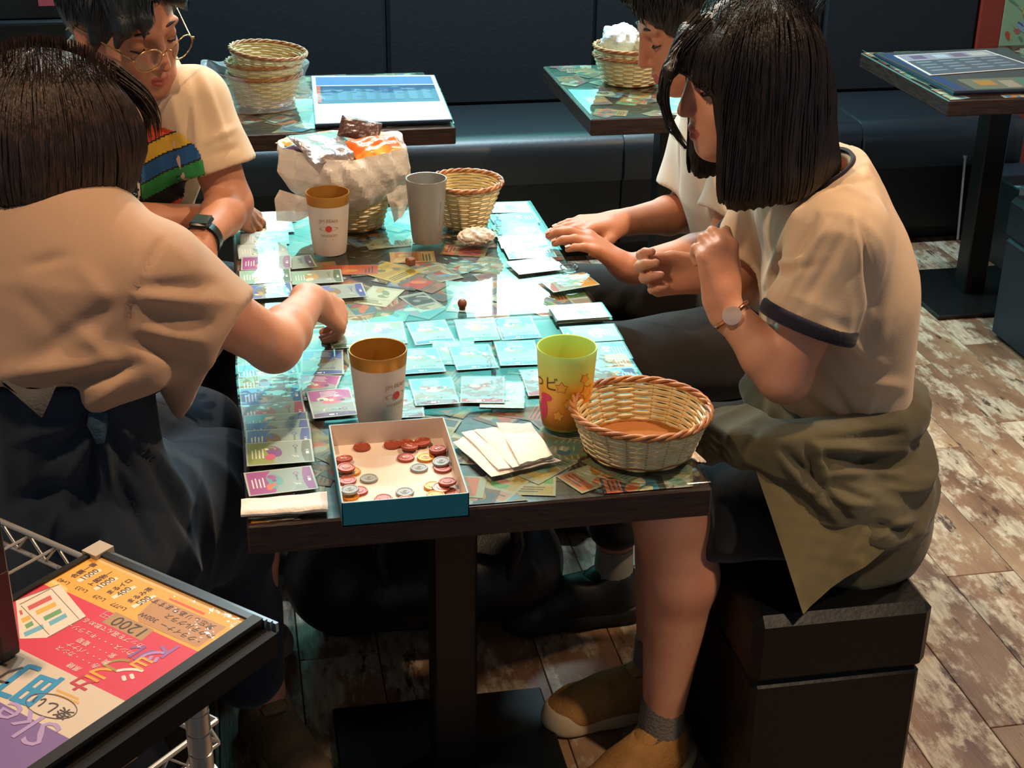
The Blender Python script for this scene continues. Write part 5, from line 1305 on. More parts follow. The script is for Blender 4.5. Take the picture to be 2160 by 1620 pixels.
def brow(pt, sd, s, parent, org, m):
    q = MB(); q.tube([pt(.0925, sd*.014, .018), pt(.0925, sd*.028, .0225), pt(.082, sd*.046, .0175)], [.0018*s, .0024*s, .0010*s], 6); part('eyebrow', q, m, parent, 60)
def lash(pt, sd, s, parent):
    q = MB(); q.tube([pt(.0805, sd*.0185, -.0105), pt(.0895, sd*.027, -.0135), pt(.0895, sd*.036, -.0135), pt(.0785, sd*.0465, -.0105)], [.0008*s, .0016*s, .0018*s, .0009*s], 6); part('eyelash', q, LASH, parent, 60)
def shoe(name, heel, dirn, parent, mats, s=1.0, H=.095, lab=None):
    """low sneaker: sole, upper with ankle opening, tongue, laces"""
    D = np.array([dirn[0], dirn[1], 0.0]); D /= np.linalg.norm(D); Sd = np.array([-D[1], D[0], 0]); hl = np.array([heel[0], heel[1], heel[2] if len(heel) > 2 else 0.0])
    pt = lambda a, b, e: hl+D*a*s+Sd*b*s+np.array([0, 0, e*s])
    lo = np.min([pt(a, b, 0) for a in (-.04, .31) for b in (-.09, .09)], axis=0)-.02; hi = np.max([pt(a, b, .14) for a in (-.04, .31) for b in (-.09, .09)], axis=0)+.02; lo[2] = hl[2]-.01; hi[2] = hl[2]+.17*s
    st = .0042
    f = Field(lo, hi, st)
    f.ell(pt(.045, 0, .045), np.array([.045, .036, .055])*s, np.stack([D, Sd, [0, 0, 1]]), .02); f.cone(pt(.05, 0, .04), pt(.20, .002, .035), .043*s, .044*s, .02); f.ell(pt(.215, .002, .030), np.array([.055, .046, .030])*s, np.stack([D, Sd, [0, 0, 1]]), .02)
    f.cone(pt(.06, 0, .07), pt(.145, 0, .055), .036*s, .034*s, .03); f.cone(pt(.045, 0, .06), pt(.05, 0, H-.01), .037*s, .038*s, .02)
    f.cone(pt(.055, 0, .12), pt(.052, 0, .07), .033*s, .027*s, .006, 's'); f.cone(pt(.09, 0, .12), pt(.085, 0, .085), .03*s, .02*s, .006, 's')
    f.cut(pt(0, 0, .020), (0, 0, -1), .003); f.cut(pt(0, 0, H+.004), (-.25*D[0], -.25*D[1], 1), .006)
    V, Fq = f.mesh(2); mesh_obj('shoe', V, Fq, mats[0], parent, parent.location, label=lab)
    root = COL.objects[-1] if False else [o for o in parent.children if o.name.startswith('shoe')][-1]
    g = Field(lo, hi, st); g.flat(pt(.03, 0, .012), pt(.13, 0, .012), .046*s, .044*s, Sd, 1.0, .02); g.cone(pt(.13, 0, .012), pt(.225, .003, .014), .044*s, .050*s, .02); g.ell(pt(-.005, 0, .03), np.array([.022, .030, .030])*s, np.stack([D, Sd, [0, 0, 1]]), .02)
    g.cut(pt(0, 0, .001), (0, 0, -1), .003); g.cut(pt(.0, 0, .032), (-.06*D[0], -.06*D[1], 1), .004, )
    V, Fq = g.mesh(2); mesh_obj('sole', V, Fq, mats[1], parent, parent.location)
    q = MB()
    for k in range(4):
        a = .115+.022*k; h = .088-.0085*k; q.tube([pt(a, -.026, h-.014), pt(a+.004, -.012, h), pt(a+.006, .012, h), pt(a, .026, h-.014)], .0026*s, 6)
    part('laces', q, mats[2], parent, 60, kind='stuff')
    q = MB()
    R_ = np.array([nz(D*.5+np.array([0, 0, .9])), Sd]); rows = []
    for i in range(8):
        t = i/7; w = (.020+.004*t)*s*(1 if i < 7 else .6); c = pt(.125-.045*t, 0, .078+.034*t+.006*math.sin(3*t)); rows.append([tuple(c+Sd*w*u-np.array([0, 0, .010*s])*abs(u)**2) for u in np.linspace(-1, 1, 7)])
    q.grid(rows); q.grid([[tuple(np.array(p)-np.array([0, 0, .004])) for p in r_] for r_ in rows]); part('tongue', q, mats[0], parent, 50)
    return pt
COT = lambda n, c, c2: mat(n, c, .85, spec=.2, sheen=.15, bump=(300, .05, 3), vary=(c2, 9, .35, .75))
WHITE_T = COT('white_cotton', '#d8cbbd', '#cdbfae'); CREAM_T = COT('cream_cotton', '#d4b99a', '#c9ac8c'); BEIGE_T = COT('beige_cotton', '#b8957a', '#ab886c'); WARM_T = COT('offwhite_cotton', '#d2b79a', '#c7aa8c')
NAVYT = COT('navy_trim', '#1d1c2a', '#232233'); NAVYD = COT('navy_denim', '#1d2632', '#28323e'); BLACKC = COT('black_cloth', '#121418', '#191b1f'); CHARC = COT('charcoal_cloth', '#1d1b1a', '#252220'); OLIVE = COT('olive_jacket', '#4b4634', '#564f39')
def seated_body(mn, mx, fine, J, skin, head_args, hands, rad=1.0, step=.0065):
    f = Field(mn, mx, step, fine)
    side = J['side']
    f.flat(J['pelvis'], J['waist'], .135*rad, .118*rad, J['depth'], .72, .04); f.flat(J['waist'], J['chest'], .118*rad, .138*rad, J['depth'], .68, .04); f.flat(J['chest'], J['neck']-np.array([0, 0, .06]), .138*rad, .075*rad, J['depth'], .66, .05)
    f.cone(J['shL'], J['shR'], .048*rad, .048*rad, .04)
    f.cone(J['neck']-np.array([0, 0, .03]), J['skull'], .054*rad, .046*rad, .03)
    for s_ in 'LR':
        sh, el, wr = J['sh'+s_], J['el'+s_], J['wr'+s_]
        f.cone(sh, el, .050*rad, .039*rad, .03); m_ = el+(wr-el)*.3; f.cone(el, m_, .0385*rad, .0395*rad, .02); f.cone(m_, wr, .0385*rad, .0245*rad, .012)
        hp, kn, an = J['hip'+s_], J['kn'+s_], J['an'+s_]
        lr = J.get('legR', 1.0); f.cone(hp, kn, .080*rad, .054*rad, .04); c_ = kn+(an-kn)*.28+J.get('calf', np.zeros(3)); f.cone(kn, c_, .052*rad*lr, .054*rad*lr, .02); f.cone(c_, an, .054*rad*lr, .034*rad, .02)
        f.cone(an, an+np.array([0, 0, -.03]), .031, .033, .01)
    pt = head(f, J['skull'], *head_args[0], s=head_args[1], male=head_args[2])
    tips = [hand(f, *h[0], **h[1]) for h in hands]
    V, Fq = f.mesh(1)
    return f, V, Fq, pt, tips
def person(name_label, J, skin, V, Fq, pt, s):
    base = np.array([J['pelvis'][0], J['pelvis'][1], 0.0]); t = thing('person', base, name_label, 'person')
    mesh_obj('body', V, Fq, [skin, LIP], t, base, lips_mi(V, Fq, pt, s)); return t
def nails(tips, t, back_of):
    for tp, bk in zip(tips, back_of):
        for (p, d, r) in tp:
            n_ = nz(np.array(bk)-d*(np.array(bk)@d)) if np.linalg.norm(np.array(bk)-d*(np.array(bk)@d)) > .2 else None
            if n_ is None: continue
            n_ = nz(np.cross(np.cross(d, np.array(bk)), d)); S_ = np.cross(d, n_); q = MB(); rows = []
            for i in range(5):
                u = -.0060+.0100*i/4; rows.append([tuple(p+d*u+S_*(.0042*w*(1 if i < 4 else .7))+n_*(r*1.30-.0016*w*w)) for w in (-1, -.5, 0, .5, 1)])
            q.grid(rows); part('fingernail', q, NAIL, t, 60, recalc=False)

# ============ the woman on the right (profile, bob hair, ringer tee, green jacket round the waist)
v3 = lambda *a: np.array(a, float)
def build_D():
    J = dict(pelvis=v3(.885, 2.0, .50), waist=v3(.93, 2.0, .62), chest=v3(.900, 2.0, .80), neck=v3(.855, 2.0, .995), skull=v3(.712, 2.0, 1.128), side=v3(0, 1, 0), depth=v3(1, 0, 0),
             shL=PY(1775, 512, 1.855), elL=PY(1655, 795, 1.835), wrL=PY(1522, 640, 1.90), shR=v3(.855, 2.145, .945), elR=v3(.815, 2.20, .765), wrR=PY(1478, 582, 2.10),
             legR=1.17, hipL=v3(.88, 1.925, .49), knL=v3(.615, 1.885, .515), anL=v3(.632, 1.905, .105), hipR=v3(.88, 2.075, .49), knR=v3(.655, 2.10, .515), anR=v3(.668, 2.075, .105), calf=v3(.022, 0, 0))
    Fh, Lh, Uh = frame((-1, -.03, -.10), (0, 0, 1)); J['skull'] = PY(1428, 236, 2.0)-Fh*.115+Uh*.041
    hd = [((J['wrL'], v3(-.10, .22, 1.0), v3(.15, -1, .2), 1), dict(curl=(1.15, 1.25, 1.3, 1.3), spread=.05, thumb=(.35, .5), s=.92)),
          ((J['wrR'], v3(-1, -.10, .12), v3(.1, .85, -.5), -1), dict(curl=(.75, .85, .9, .95), spread=.1, thumb=(.15, .55), s=.95))]
    f, V, Fq, pt, tips = seated_body((.44, 1.76, -.0), (1.12, 2.30, 1.27), [((-9, 1.80, .72), (-9, 1.90, .94), .0034), ((.50, 1.88, .76), (.80, 2.12, 1.27), .0034)], J, SKIN, ((Fh, Lh, Uh), .97, False), hd, rad=.93)
    t = person('person with a black chin length bob, in a white tee with navy trim, in profile', J, SKIN, V, Fq, pt, .97); O = t.location
    lash(pt, 1, 1, t); brow(pt, 1, 1, t, O, LASH); lash(pt, -1, 1, t); nails([tips[0][:2]], t, [v3(.15, -1, .2)])
    # shirt
    s = Field((.67, 1.70, .54), (1.10, 2.30, 1.08), .0050)
    s.flat(v3(.912, 2.0, .60), v3(.918, 2.0, .67), .148, .150, (1, 0, 0), .64, .05); s.flat(v3(.918, 2.0, .66), v3(.900, 2.0, .82), .150, .166, (1, 0, 0), .60, .05); s.flat(v3(.900, 2.0, .82), v3(.865, 2.0, .955), .163, .118, (1, 0, 0), .62, .05)
    s.cone(J['shL']+v3(.006, .02, -.004), J['shR']+v3(0, -.02, 0), .066, .066, .05); s.cone(v3(.88, 2.0, .97), v3(.862, 2.0, 1.01), .066, .058, .03)
    s.cut(v3(.93, 2, .615), (0, 0, -1), .01)
    eL, dL = sleeve(s, J['shL'], J['elL'], .60, .064, .070, .03, open_=False); eR, dR = sleeve(s, J['shR'], J['elR'], .6, .064, .070, .03)
    s.cut(v3(.845, 2, 1.022), (-.42, 0, .9), .006, lo=(.76, 1.9, .95)); s.cone(v3(.85, 2, 1.00), v3(.80, 2, 1.12), .050, .056, .006, 's')
    V, Fq = s.mesh(2)
    fo = [((1690, 430), (1615, 600), 9, .009), ((1720, 455), (1640, 600), 8, -.008), ((1745, 470), (1650, 640), 8, .007), ((1640, 560), (1690, 545), 7, .008), ((1630, 585), (1720, 560), 7, -.006), ((1790, 480), (1690, 650), 12, -.005), ((1820, 470), (1840, 640), 10, -.008), ((1800, 450), (1815, 560), 8, .006), ((1580, 500), (1600, 640), 9, -.008), ((1700, 720), (1780, 780), 14, -.009), ((1740, 690), (1860, 770), 13, .007), ((1790, 800), (1900, 815), 14, .008), ((1690, 800), (1790, 885), 12, .008), ((1680, 830), (1740, 890), 9, -.009), ((1760, 820), (1800, 890), 9, -.007), ((1850, 830), (1820, 890), 9, .008), ((1700, 400), (1830, 380), 8, -.005), ((1830, 420), (1780, 390), 7, .005), ((1880, 560), (1850, 760), 16, .004)]
    V = wrinkle(V, Fq, .0022, 26, 5, (1, 1, .7), fo)
    mesh_obj('shirt', V, Fq, WARM_T, t, O)
    for e, d in ((eL, dL), (eR, dR)):
        g = Field(e-.11, e+.11, .0035); g.cone(e-d*.06, e+d*.06, .0742, .0752, 0); g.cut(e+d*.006, d, .002); g.cut(e-d*.016, -d, .002); g.cut(e+v3(0, .022, 0)*(1 if e[1] < 2 else -1), v3(0, 1 if e[1] < 2 else -1, 0), .002); V, Fq = g.mesh(2); mesh_obj('sleeve_trim', V, Fq, NAVYT, t, O, label='navy sleeve trim')
    q = MB(); cc = v3(.848, 2.0, 1.012); nn = nz((-.42, 0, .9)); a_ = nz(np.cross(nn, (0, 1, 0)))
    rows = []
    for k in range(40):
        w = 2*pi*k/40; c0 = cc+a_*math.cos(w)*.058+v3(0, 1, 0)*math.sin(w)*.060; o_ = a_*math.cos(w)+v3(0, 1, 0)*math.sin(w)
        rows.append([tuple(c0+o_*.005-nn*.010), tuple(c0+o_*.006+nn*.004), tuple(c0+o_*.002+nn*.014), tuple(c0-o_*.003+nn*.013), tuple(c0-o_*.004-nn*.010)])
    q.grid(rows, 0, True); part('collar_trim', q, NAVYT, t, 60)
    # shorts
    s = Field((.60, 1.76, .38), (1.10, 2.24, .64), .0060)
    s.flat(v3(.90, 2.0, .50), v3(.93, 2, .59), .165, .15, (1, 0, 0), .75, .04); s.cone(v3(.90, 1.92, .50), v3(.69, 1.885, .515), .100, .078, .03); s.cone(v3(.90, 2.08, .50), v3(.70, 2.095, .515), .100, .078, .03); s.cut(v3(.665, 2, .5), (-1, 0, 0), .006); s.cut(v3(.9, 2, .425), (0, 0, -1), .012)
    V, Fq = s.mesh(2); V = wrinkle(V, Fq, .004, 22, 8); mesh_obj('shorts', V, Fq, BLACKC, t, O)
    # jacket tied round the waist
    s = Field((.58, 1.66, .36), (1.14, 2.28, .72), .0048)
    ring = [v3(.915+.108*math.cos(a), 2.0+.165*math.sin(a), .638+.020*math.cos(a)) for a in np.linspace(0, 2*pi, 25)]
    s.chain(ring, [.028]*25, .02)
    for k, (dz, rr) in enumerate(((0, .036), (-.045, .038), (-.09, .042), (-.125, .034))): s.chain([v3(.918+.108*math.cos(a), 1.995+.178*math.sin(a), .572+dz+.008*math.sin(3*a+k)) for a in np.linspace(-2.3, 1.9, 20)], [rr]*20, .03)
    s.chain([PY(1860, 905, 1.84), PY(1740, 940, 1.80), PY(1640, 935, 1.80), PY(1560, 930, 1.82), PY(1520, 930, 1.84)], [.032, .042, .042, .036, .022], .03); s.chain([PY(1560, 860, 1.88), PY(1510, 905, 1.86), PY(1490, 960, 1.86)], [.040, .034, .016], .03)
    s.chain([PY(1680, 960, 1.79), PY(1760, 1040, 1.775), PY(1840, 1100, 1.775), PY(1890, 1108, 1.80)], [.045, .046, .038, .030], .03)
    s.flat(v3(.905, 2.0, .62), v3(.905, 2.0, .78), .138, .138, (1, 0, 0), .60, .01, 's'); s.cut(v3(.915, 2, .672), (.02, .12, 1), .008)
    V, Fq = s.mesh(2)
    fo = [((1720, 925), (1905, 915), 9, -.010), ((1725, 945), (1910, 950), 9, .010), ((1730, 965), (1880, 985), 8, -.012), ((1740, 1000), (1900, 1000), 9, .008), ((1715, 930), (1745, 1020), 8, .010), ((1700, 930), (1720, 1020), 8, -.010), ((1745, 1020), (1850, 1060), 9, -.008), ((1640, 960), (1770, 1100), 9, .009), ((1655, 950), (1790, 1090), 8, -.010), ((1600, 900), (1570, 960), 9, -.008), ((1850, 1110), (1925, 1125), 10, -.014), ((1845, 1135), (1930, 1090), 8, .010)]
    V = wrinkle(V, Fq, .0045, 24, 4, (1, 1, 1.6), fo); mesh_obj('tied_jacket', V, Fq, OLIVE, t, O, label='olive green jacket tied round the waist')
    A_, B_, C_, D__ = PY(1592, 985, 1.775), PY(1692, 1292, 1.708), PY(1865, 1160, 1.735), PY(1760, 1010, 1.755)
    def flapf(u, v):
        p = (A_*(1-u)+D__*u)*(1-v)+(B_*(1-u)+C_*u)*v
        return p+v3(0, -.008*math.sin(pi*v)*math.sin(2.2*u+.5)-.004*math.sin(7*u+2*v), 0), (0, -1, .1)
    q1 = crumple(flapf, 26, 26, 31, .0012, closed_u=False); q2 = crumple(lambda u, v: (flapf(u, v)[0]+v3(.001, .007, 0), (0, -1, .1)), 26, 26, 31, .0012, closed_u=False)
    q1.add(q2.v, [f_[::-1] for f_ in q2.f])
    ed = [(i*26, (i+1)*26) for i in range(25)]+[(i*26+25, (i+1)*26+25) for i in range(25)]+[(i, i+1) for i in range(25)]+[(25*26+i, 25*26+i+1) for i in range(25)]
    q1.f += [(a, b, b+676, a+676) for a, b in ed]; q1.m += [0]*len(ed); q1.c += [None]*len(ed)
    part('jacket_flap', q1, COT('olive_lining', '#6a5f42', '#5f553a'), t, 60, label='lighter olive flap of the tied jacket')
    # shoes, socks
    TAN = mat('tan_suede', '#a9783c', .75, bump=(180, .3, 4), vary=('#94652f', 18, .4, .65)); SOLE = mat('cream_sole', '#c8b08a', .6); LACE = mat('tan_lace', '#b08a54', .7)
    for an, dr, lb in ((J['anL'], (-.86, -.50), 'tan sneaker with cream sole'), (J['anR'], (-1, -.10), 'tan sneaker with cream sole')):
        D_ = nz((*dr, 0)); hl = an-D_*.052; shoe('shoe', (hl[0], hl[1], .004), dr, t, (TAN, SOLE, LACE), .95, .098)
        q = MB(); q.tube([an+v3(0, 0, .052), an+v3(0, 0, .02), an+v3(0, 0, -.04)], [.0365, .0375, .040], 20); part('sock', q, mat('grey_sock', '#6f665c', .9, bump=(200, .4, 2)), t, 60)
    D_ = nz((-.86, -.50, 0)); Sd = v3(-D_[1], D_[0], 0); hl = J['anL']-D_*.052
    q = MB()
    for k in range(2): c = hl+D_*(.115+.022*k)+Sd*.048+v3(0, 0, .048+.008*k-hl[2]); q.box(tuple(c), (.022, .004, .007), .001, rotz(math.atan2(D_[1], D_[0])))
    part('shoe_mark', q, mat('reflective_white', '#f0e6d8', .3), t, kind='stuff')
    # hair
    hc = J['skull']; R = np.stack([Fh, Lh, Uh]); hp = lambda a, b, e: hc+Fh*a+Lh*b+Uh*e
    h = Field((hc[0]-.20, 1.84, .93), (hc[0]+.19, 2.16, 1.32), .0042)
    xf = PY(1508, 380, 1.92)[0]; xb = PY(1700, 400, 1.92)[0]; xm = (xf+xb)/2; hw = (xb-xf)/2
    h.ell(hp(.004, 0, .012), (.102, .088, .096), R, .01)
    for sy in (-1, 1): h.flat(v3(xm+.006, 2.0+sy*.062, 1.17), v3(xm, 2.0+sy*.072, 1.035), hw+.004, hw-.006, (0, 1, 0), .36, .035)
    h.flat(v3(xm+.022, 2.0, 1.17), v3(xm+.044, 2.0, 1.055), .084, .080, (1, 0, 0), .60, .05); h.flat(PY(1690, 230, 2.0), PY(1722, 345, 2.0), .062, .050, (1, 0, 0), .62, .04)
    h.ell(hp(.078, 0, -.060), (.075, .062, .088), R, .010, 's'); h.cone(hp(.03, -.02, -.15), hp(.03, .02, -.15), .058, .058, .01, 's')
    h.cut(v3(xf, 1.9, 1.10), (-1, 0, -.05), .008, lo=(hc[0]-.20, 1.84, .93), hi=(xf+.012, 2.16, hc[2]-.015))
    h.cut(PY(1590, 442, 1.92), (.22, 0, -1), .010)
    for sy, ln in ((-.030, 1.0), (-.005, .9)): h.chain([hp(.086, sy, .068), PY(1410, 150, 2.0+sy), PY(1398, 205, 2.0+sy), PY(1416, 265, 2.0+sy), PY(1446, 310, 2.0+sy)][:5], [.010, .006, .0045, .003, .0012], .012)
    V, Fq = h.mesh(2); N = vnormals(V, Fq); ph = np.arctan2(V[:, 1]-hc[1], V[:, 0]-hc[0]); g_ = np.sin(ph*46+np.sin(V[:, 2]*30)*1.2)+.6*np.sin(ph*91+2+V[:, 2]*12); V = V+N*(g_*.0012)[:, None]
    HM = hair_mat('black_brown_hair', '#130d0c', '#241814'); mesh_obj('hair', V, Fq, HM, t, O)
    r = np.random.default_rng(3); n = 620; th = r.uniform(0, 2*pi, n); rr = np.sqrt(r.uniform(0, 1, n))*.085
    st_ = np.stack([hp(-.02+a*math.cos(b), a*math.sin(b), .13-a*a*4) for a, b in zip(rr, th)])
    keep = st_[:, 0] > .60; VV, FF = strands(h, st_[keep], 30, .0014, 5, step=.0125, dir0=np.stack([np.cos(th)*-.0-np.sign(np.cos(th))*0, np.zeros(n), np.zeros(n)], 1)[keep]*0+((st_[keep]-hp(-.02, 0, .1))*6*[1, 1, 0]), zmin=1.0)
    mesh_obj('hair_strands', VV, FF, HM, t, O, kind='stuff')
    for sy in (-.030, -.005, .015): q = lock_tubes([hp(.070, sy, .085), hp(.092, sy, .066), PY(1406, 150, 2.0+sy), PY(1397, 205, 2.0+sy), PY(1412, 262, 2.0+sy), PY(1450, 315, 2.0+sy)], 46, .0052, .0011, 121+int(sy*1000)); part('hair_lock', q, HM, t, 60, kind='stuff', recalc=False)
    # watch
    w = J['wrL']; d = nz(J['wrL']-J['elL']); a_ = nz(np.cross(d, (0, 1, 0))); b_ = np.cross(d, a_); RG = mat('rose_gold', '#d29a7c', .2, metal=1.0)
    q = MB(); cw = w-d*.022; q.tube([cw+(a_*math.cos(x)+b_*math.sin(x))*.0285 for x in np.linspace(0, 2*pi, 29)[:-1]], .0032, 8, closed=True); part('watch_band', q, RG, t, 60)
    fd = nz(v3(-.3, -.9, .35)-d*(v3(-.3, -.9, .35)@d)); q = MB(); zq = Vector(fd).to_track_quat('Z', 'Y').to_matrix(); q.lathe([(.0001, -.002), (.0135, -.002), (.0145, .001), (.0140, .004), (.0115, .0048), (.0001, .0048)], 28, tuple(cw+fd*.0285), 0, zq); part('watch_face', q, mat('watch_dial', '#e8c8b4', .2, metal=.5), t, 50)
    return t
# ============ the young man behind her
def build_C():
    J = dict(pelvis=v3(1.03, 2.62, .50), waist=v3(1.02, 2.62, .62), chest=v3(.965, 2.62, .80), neck=v3(.915, 2.61, 1.005), skull=v3(.818, 2.60, 1.145), side=v3(0, 1, 0), depth=v3(1, 0, 0),
             shL=v3(.93, 2.455, .955), elL=v3(.865, 2.42, .745), wrL=PY(1322, 566, 2.465), shR=PY(1490, 290, 2.78), elR=PY(1452, 448, 2.76), wrR=PY(1308, 470, 2.66),
             hipL=v3(1.0, 2.53, .49), knL=v3(.65, 2.42, .53), anL=v3(.67, 2.38, .115), hipR=v3(1.0, 2.71, .49), knR=v3(.62, 2.75, .53), anR=v3(.66, 2.74, .115), calf=v3(.02, 0, 0))
    Fh, Lh, Uh = frame((-.92, .0, -.36), (0, 0, 1)); J['skull'] = PY(1346, 138, 2.60)-Fh*.119*1.03+Uh*.042*1.03
    hd = [((J['wrL'], nz(PY(1235, 505, 2.47)-J['wrL'])*.9+v3(0, 0, .0), v3(-.15, -.1, 1), 1), dict(curl=((.3, .5, .35), (.25, .45, .4), (.25, .45, .4), (.2, .35, .35)), spread=.16, thumb=(.6, .3), s=1.0)),
          ((J['wrR'], nz(PY(1210, 478, 2.62)-J['wrR']), v3(-.1, -.1, 1), -1), dict(curl=(.16, .14, .14, .18), spread=.14, thumb=(.55, .25), s=1.0))]
    f, V, Fq, pt, tips = seated_body((.44, 2.02, .0), (1.18, 2.92, 1.28), [((.50, 2.40, .69), (.74, 2.74, .82), .0034), ((.66, 2.48, .99), (.94, 2.72, 1.28), .0036)], J, SKIN, ((Fh, Lh, Uh), 1.03, True), hd, rad=1.0)
    t = person('person with short black hair and white tee, both hands flat over the cards', J, SKIN_B, V, Fq, pt, 1.03); O = t.location
    for sd in (1, -1): lash(pt, sd, 1.1, t); brow(pt, sd, 1.1, t, O, LASH)
    nails(tips, t, [v3(-.15, -.1, 1), v3(-.1, -.1, 1)])
    s = Field((.76, 2.30, .53), (1.20, 2.95, 1.10), .0055)
    s.flat(v3(1.02, 2.62, .55), v3(1.01, 2.62, .68), .165, .162, (1, 0, 0), .72, .05); s.flat(v3(1.01, 2.62, .68), v3(.965, 2.62, .84), .162, .178, (1, 0, 0), .68, .05); s.flat(v3(.965, 2.62, .84), v3(.925, 2.62, .97), .175, .12, (1, 0, 0), .7, .05)
    s.cone(J['shL'], J['shR'], .066, .066, .05); s.cone(v3(.92, 2.61, .98), v3(.90, 2.61, 1.03), .072, .064, .03); sleeve(s, J['shL'], J['elL'], .72, .070, .078); sleeve(s, J['shR'], J['elR'], .72, .072, .082)
    s.cut(v3(1, 2.6, .556), (0, 0, -1), .01); s.cone(v3(.90, 2.61, 1.0), v3(.86, 2.60, 1.12), .060, .066, .006, 's')
    V, Fq = s.mesh(2); fo = [(PY(1400, 260, 2.70), PY(1385, 390, 2.70), .012, .008), (PY(1430, 250, 2.68), PY(1440, 400, 2.68), .012, -.008), (PY(1440, 500, 2.50), PY(1540, 520, 2.48), .012, .009), (PY(1450, 440, 2.50), PY(1460, 560, 2.48), .012, -.009)]
    V = wrinkle(V, Fq, .0036, 22, 15, (1, 1, .6), fo); mesh_obj('shirt', V, Fq, WHITE_T, t, O)
    s = Field((.44, 2.00, .10), (1.22, 2.98, .68), .0075)
    s.flat(v3(1.02, 2.62, .50), v3(1.02, 2.62, .58), .165, .16, (1, 0, 0), .8, .04)
    for a in 'LR':
        s.cone(J['hip'+a], J['kn'+a], .105, .078, .03); s.cone(J['kn'+a], J['an'+a]+v3(0, 0, .10), .076, .060, .02)
    s.cut(v3(.6, 2.6, .150), (0, 0, -1), .005); s.cut(v3(1, 2.6, .428), (0, 0, -1), .01, lo=(.80, 2.26, .12), hi=(1.22, 2.98, .5)); V, Fq = s.mesh(2); V = wrinkle(V, Fq, .004, 18, 16); mesh_obj('trousers', V, Fq, CHARC, t, O)
    BS = mat('black_shoe', '#141414', .5); MATS['grey_sole'] = mat('grey_sole', '#5a5650', .6); TB = BS; TS = mat('dark_sole', '#1c1a18', .65)
    for a, dr in (('L', (-1, -.05)), ('R', (-.95, .1))):
        an = J['an'+a]; D_ = nz((*dr, 0)); hl = an-D_*.055; shoe('shoe', (hl[0], hl[1], .004), dr, t, (TB, TS, TB), 1.02, lab=None)
        q = MB(); q.tube([an+v3(0, 0, .045), an+v3(0, 0, -.03)], [.036, .040], 18); part('sock', q, mat('pale_sock', '#8a8880', .9), t, 60)
    hc = J['skull']; R = np.stack([Fh, Lh, Uh]); hp = lambda a, b, e: hc+Fh*a+Lh*b+Uh*e
    h = Field((.66, 2.46, 1.04), (1.0, 2.74, 1.34), .0045)
    h.ell(hp(-.022, 0, .036), (.122, .100, .112), R, .01)
    rr = np.random.default_rng(8)
    for k in range(30):
        a = rr.uniform(-1.5, 1.5); e = rr.uniform(.3, 1.4); dv = v3(math.cos(a)*math.cos(e), math.sin(a)*math.cos(e), math.sin(e)); p_ = hp(-.022+.118*dv[0], .098*dv[1], .036+.11*dv[2]); h.cone(p_, p_+Fh*.02*dv[0]-Uh*.012+Lh*rr.uniform(-.02, .02), .017, .009, .012)
    h.cut(hp(.052, 0, .040), nz(Fh*.42-Uh*.9), .01, lo=(.60, 2.4, 1.0)) if False else None
    h.ell(hp(.088, 0, -.052), (.075, .080, .095), R, .008, 's'); h.ell(hp(-.02, 0, -.11), (.085, .09, .085), R, .01, 's')
    h.ell(hp(.012, .085, -.03), (.022, .03, .045), R, .006, 's'); h.ell(hp(.012, -.085, -.03), (.022, .03, .045), R, .006, 's')
    V, Fq = h.mesh(2); N = vnormals(V, Fq); V = V+N*((np.sin(V[:, 0]*190+np.sin(V[:, 1]*120)*2)*np.sin(V[:, 2]*160+np.sin(V[:, 0]*90)*2))*.0022)[:, None]
    HM = hair_mat('black_hair', '#141214', '#2a2422'); mesh_obj('hair', V, Fq, HM, t, O)
    n = 520; th = rr.uniform(0, 2*pi, n); ra = np.sqrt(rr.uniform(0, 1, n))*.10; st_ = np.stack([hp(-.02+a*math.cos(b), a*math.sin(b), .145-a*a*4.5) for a, b in zip(ra, th)])
    VV, FF = strands(h, st_, 10, .0016, 6, step=.0105, dir0=(st_-hp(-.05, 0, .1))*[4, 4, 0]+rr.normal(0, .22, (n, 3)), hug=.002); mesh_obj('hair_strands', VV, FF, HM, t, O, kind='stuff')
    return t
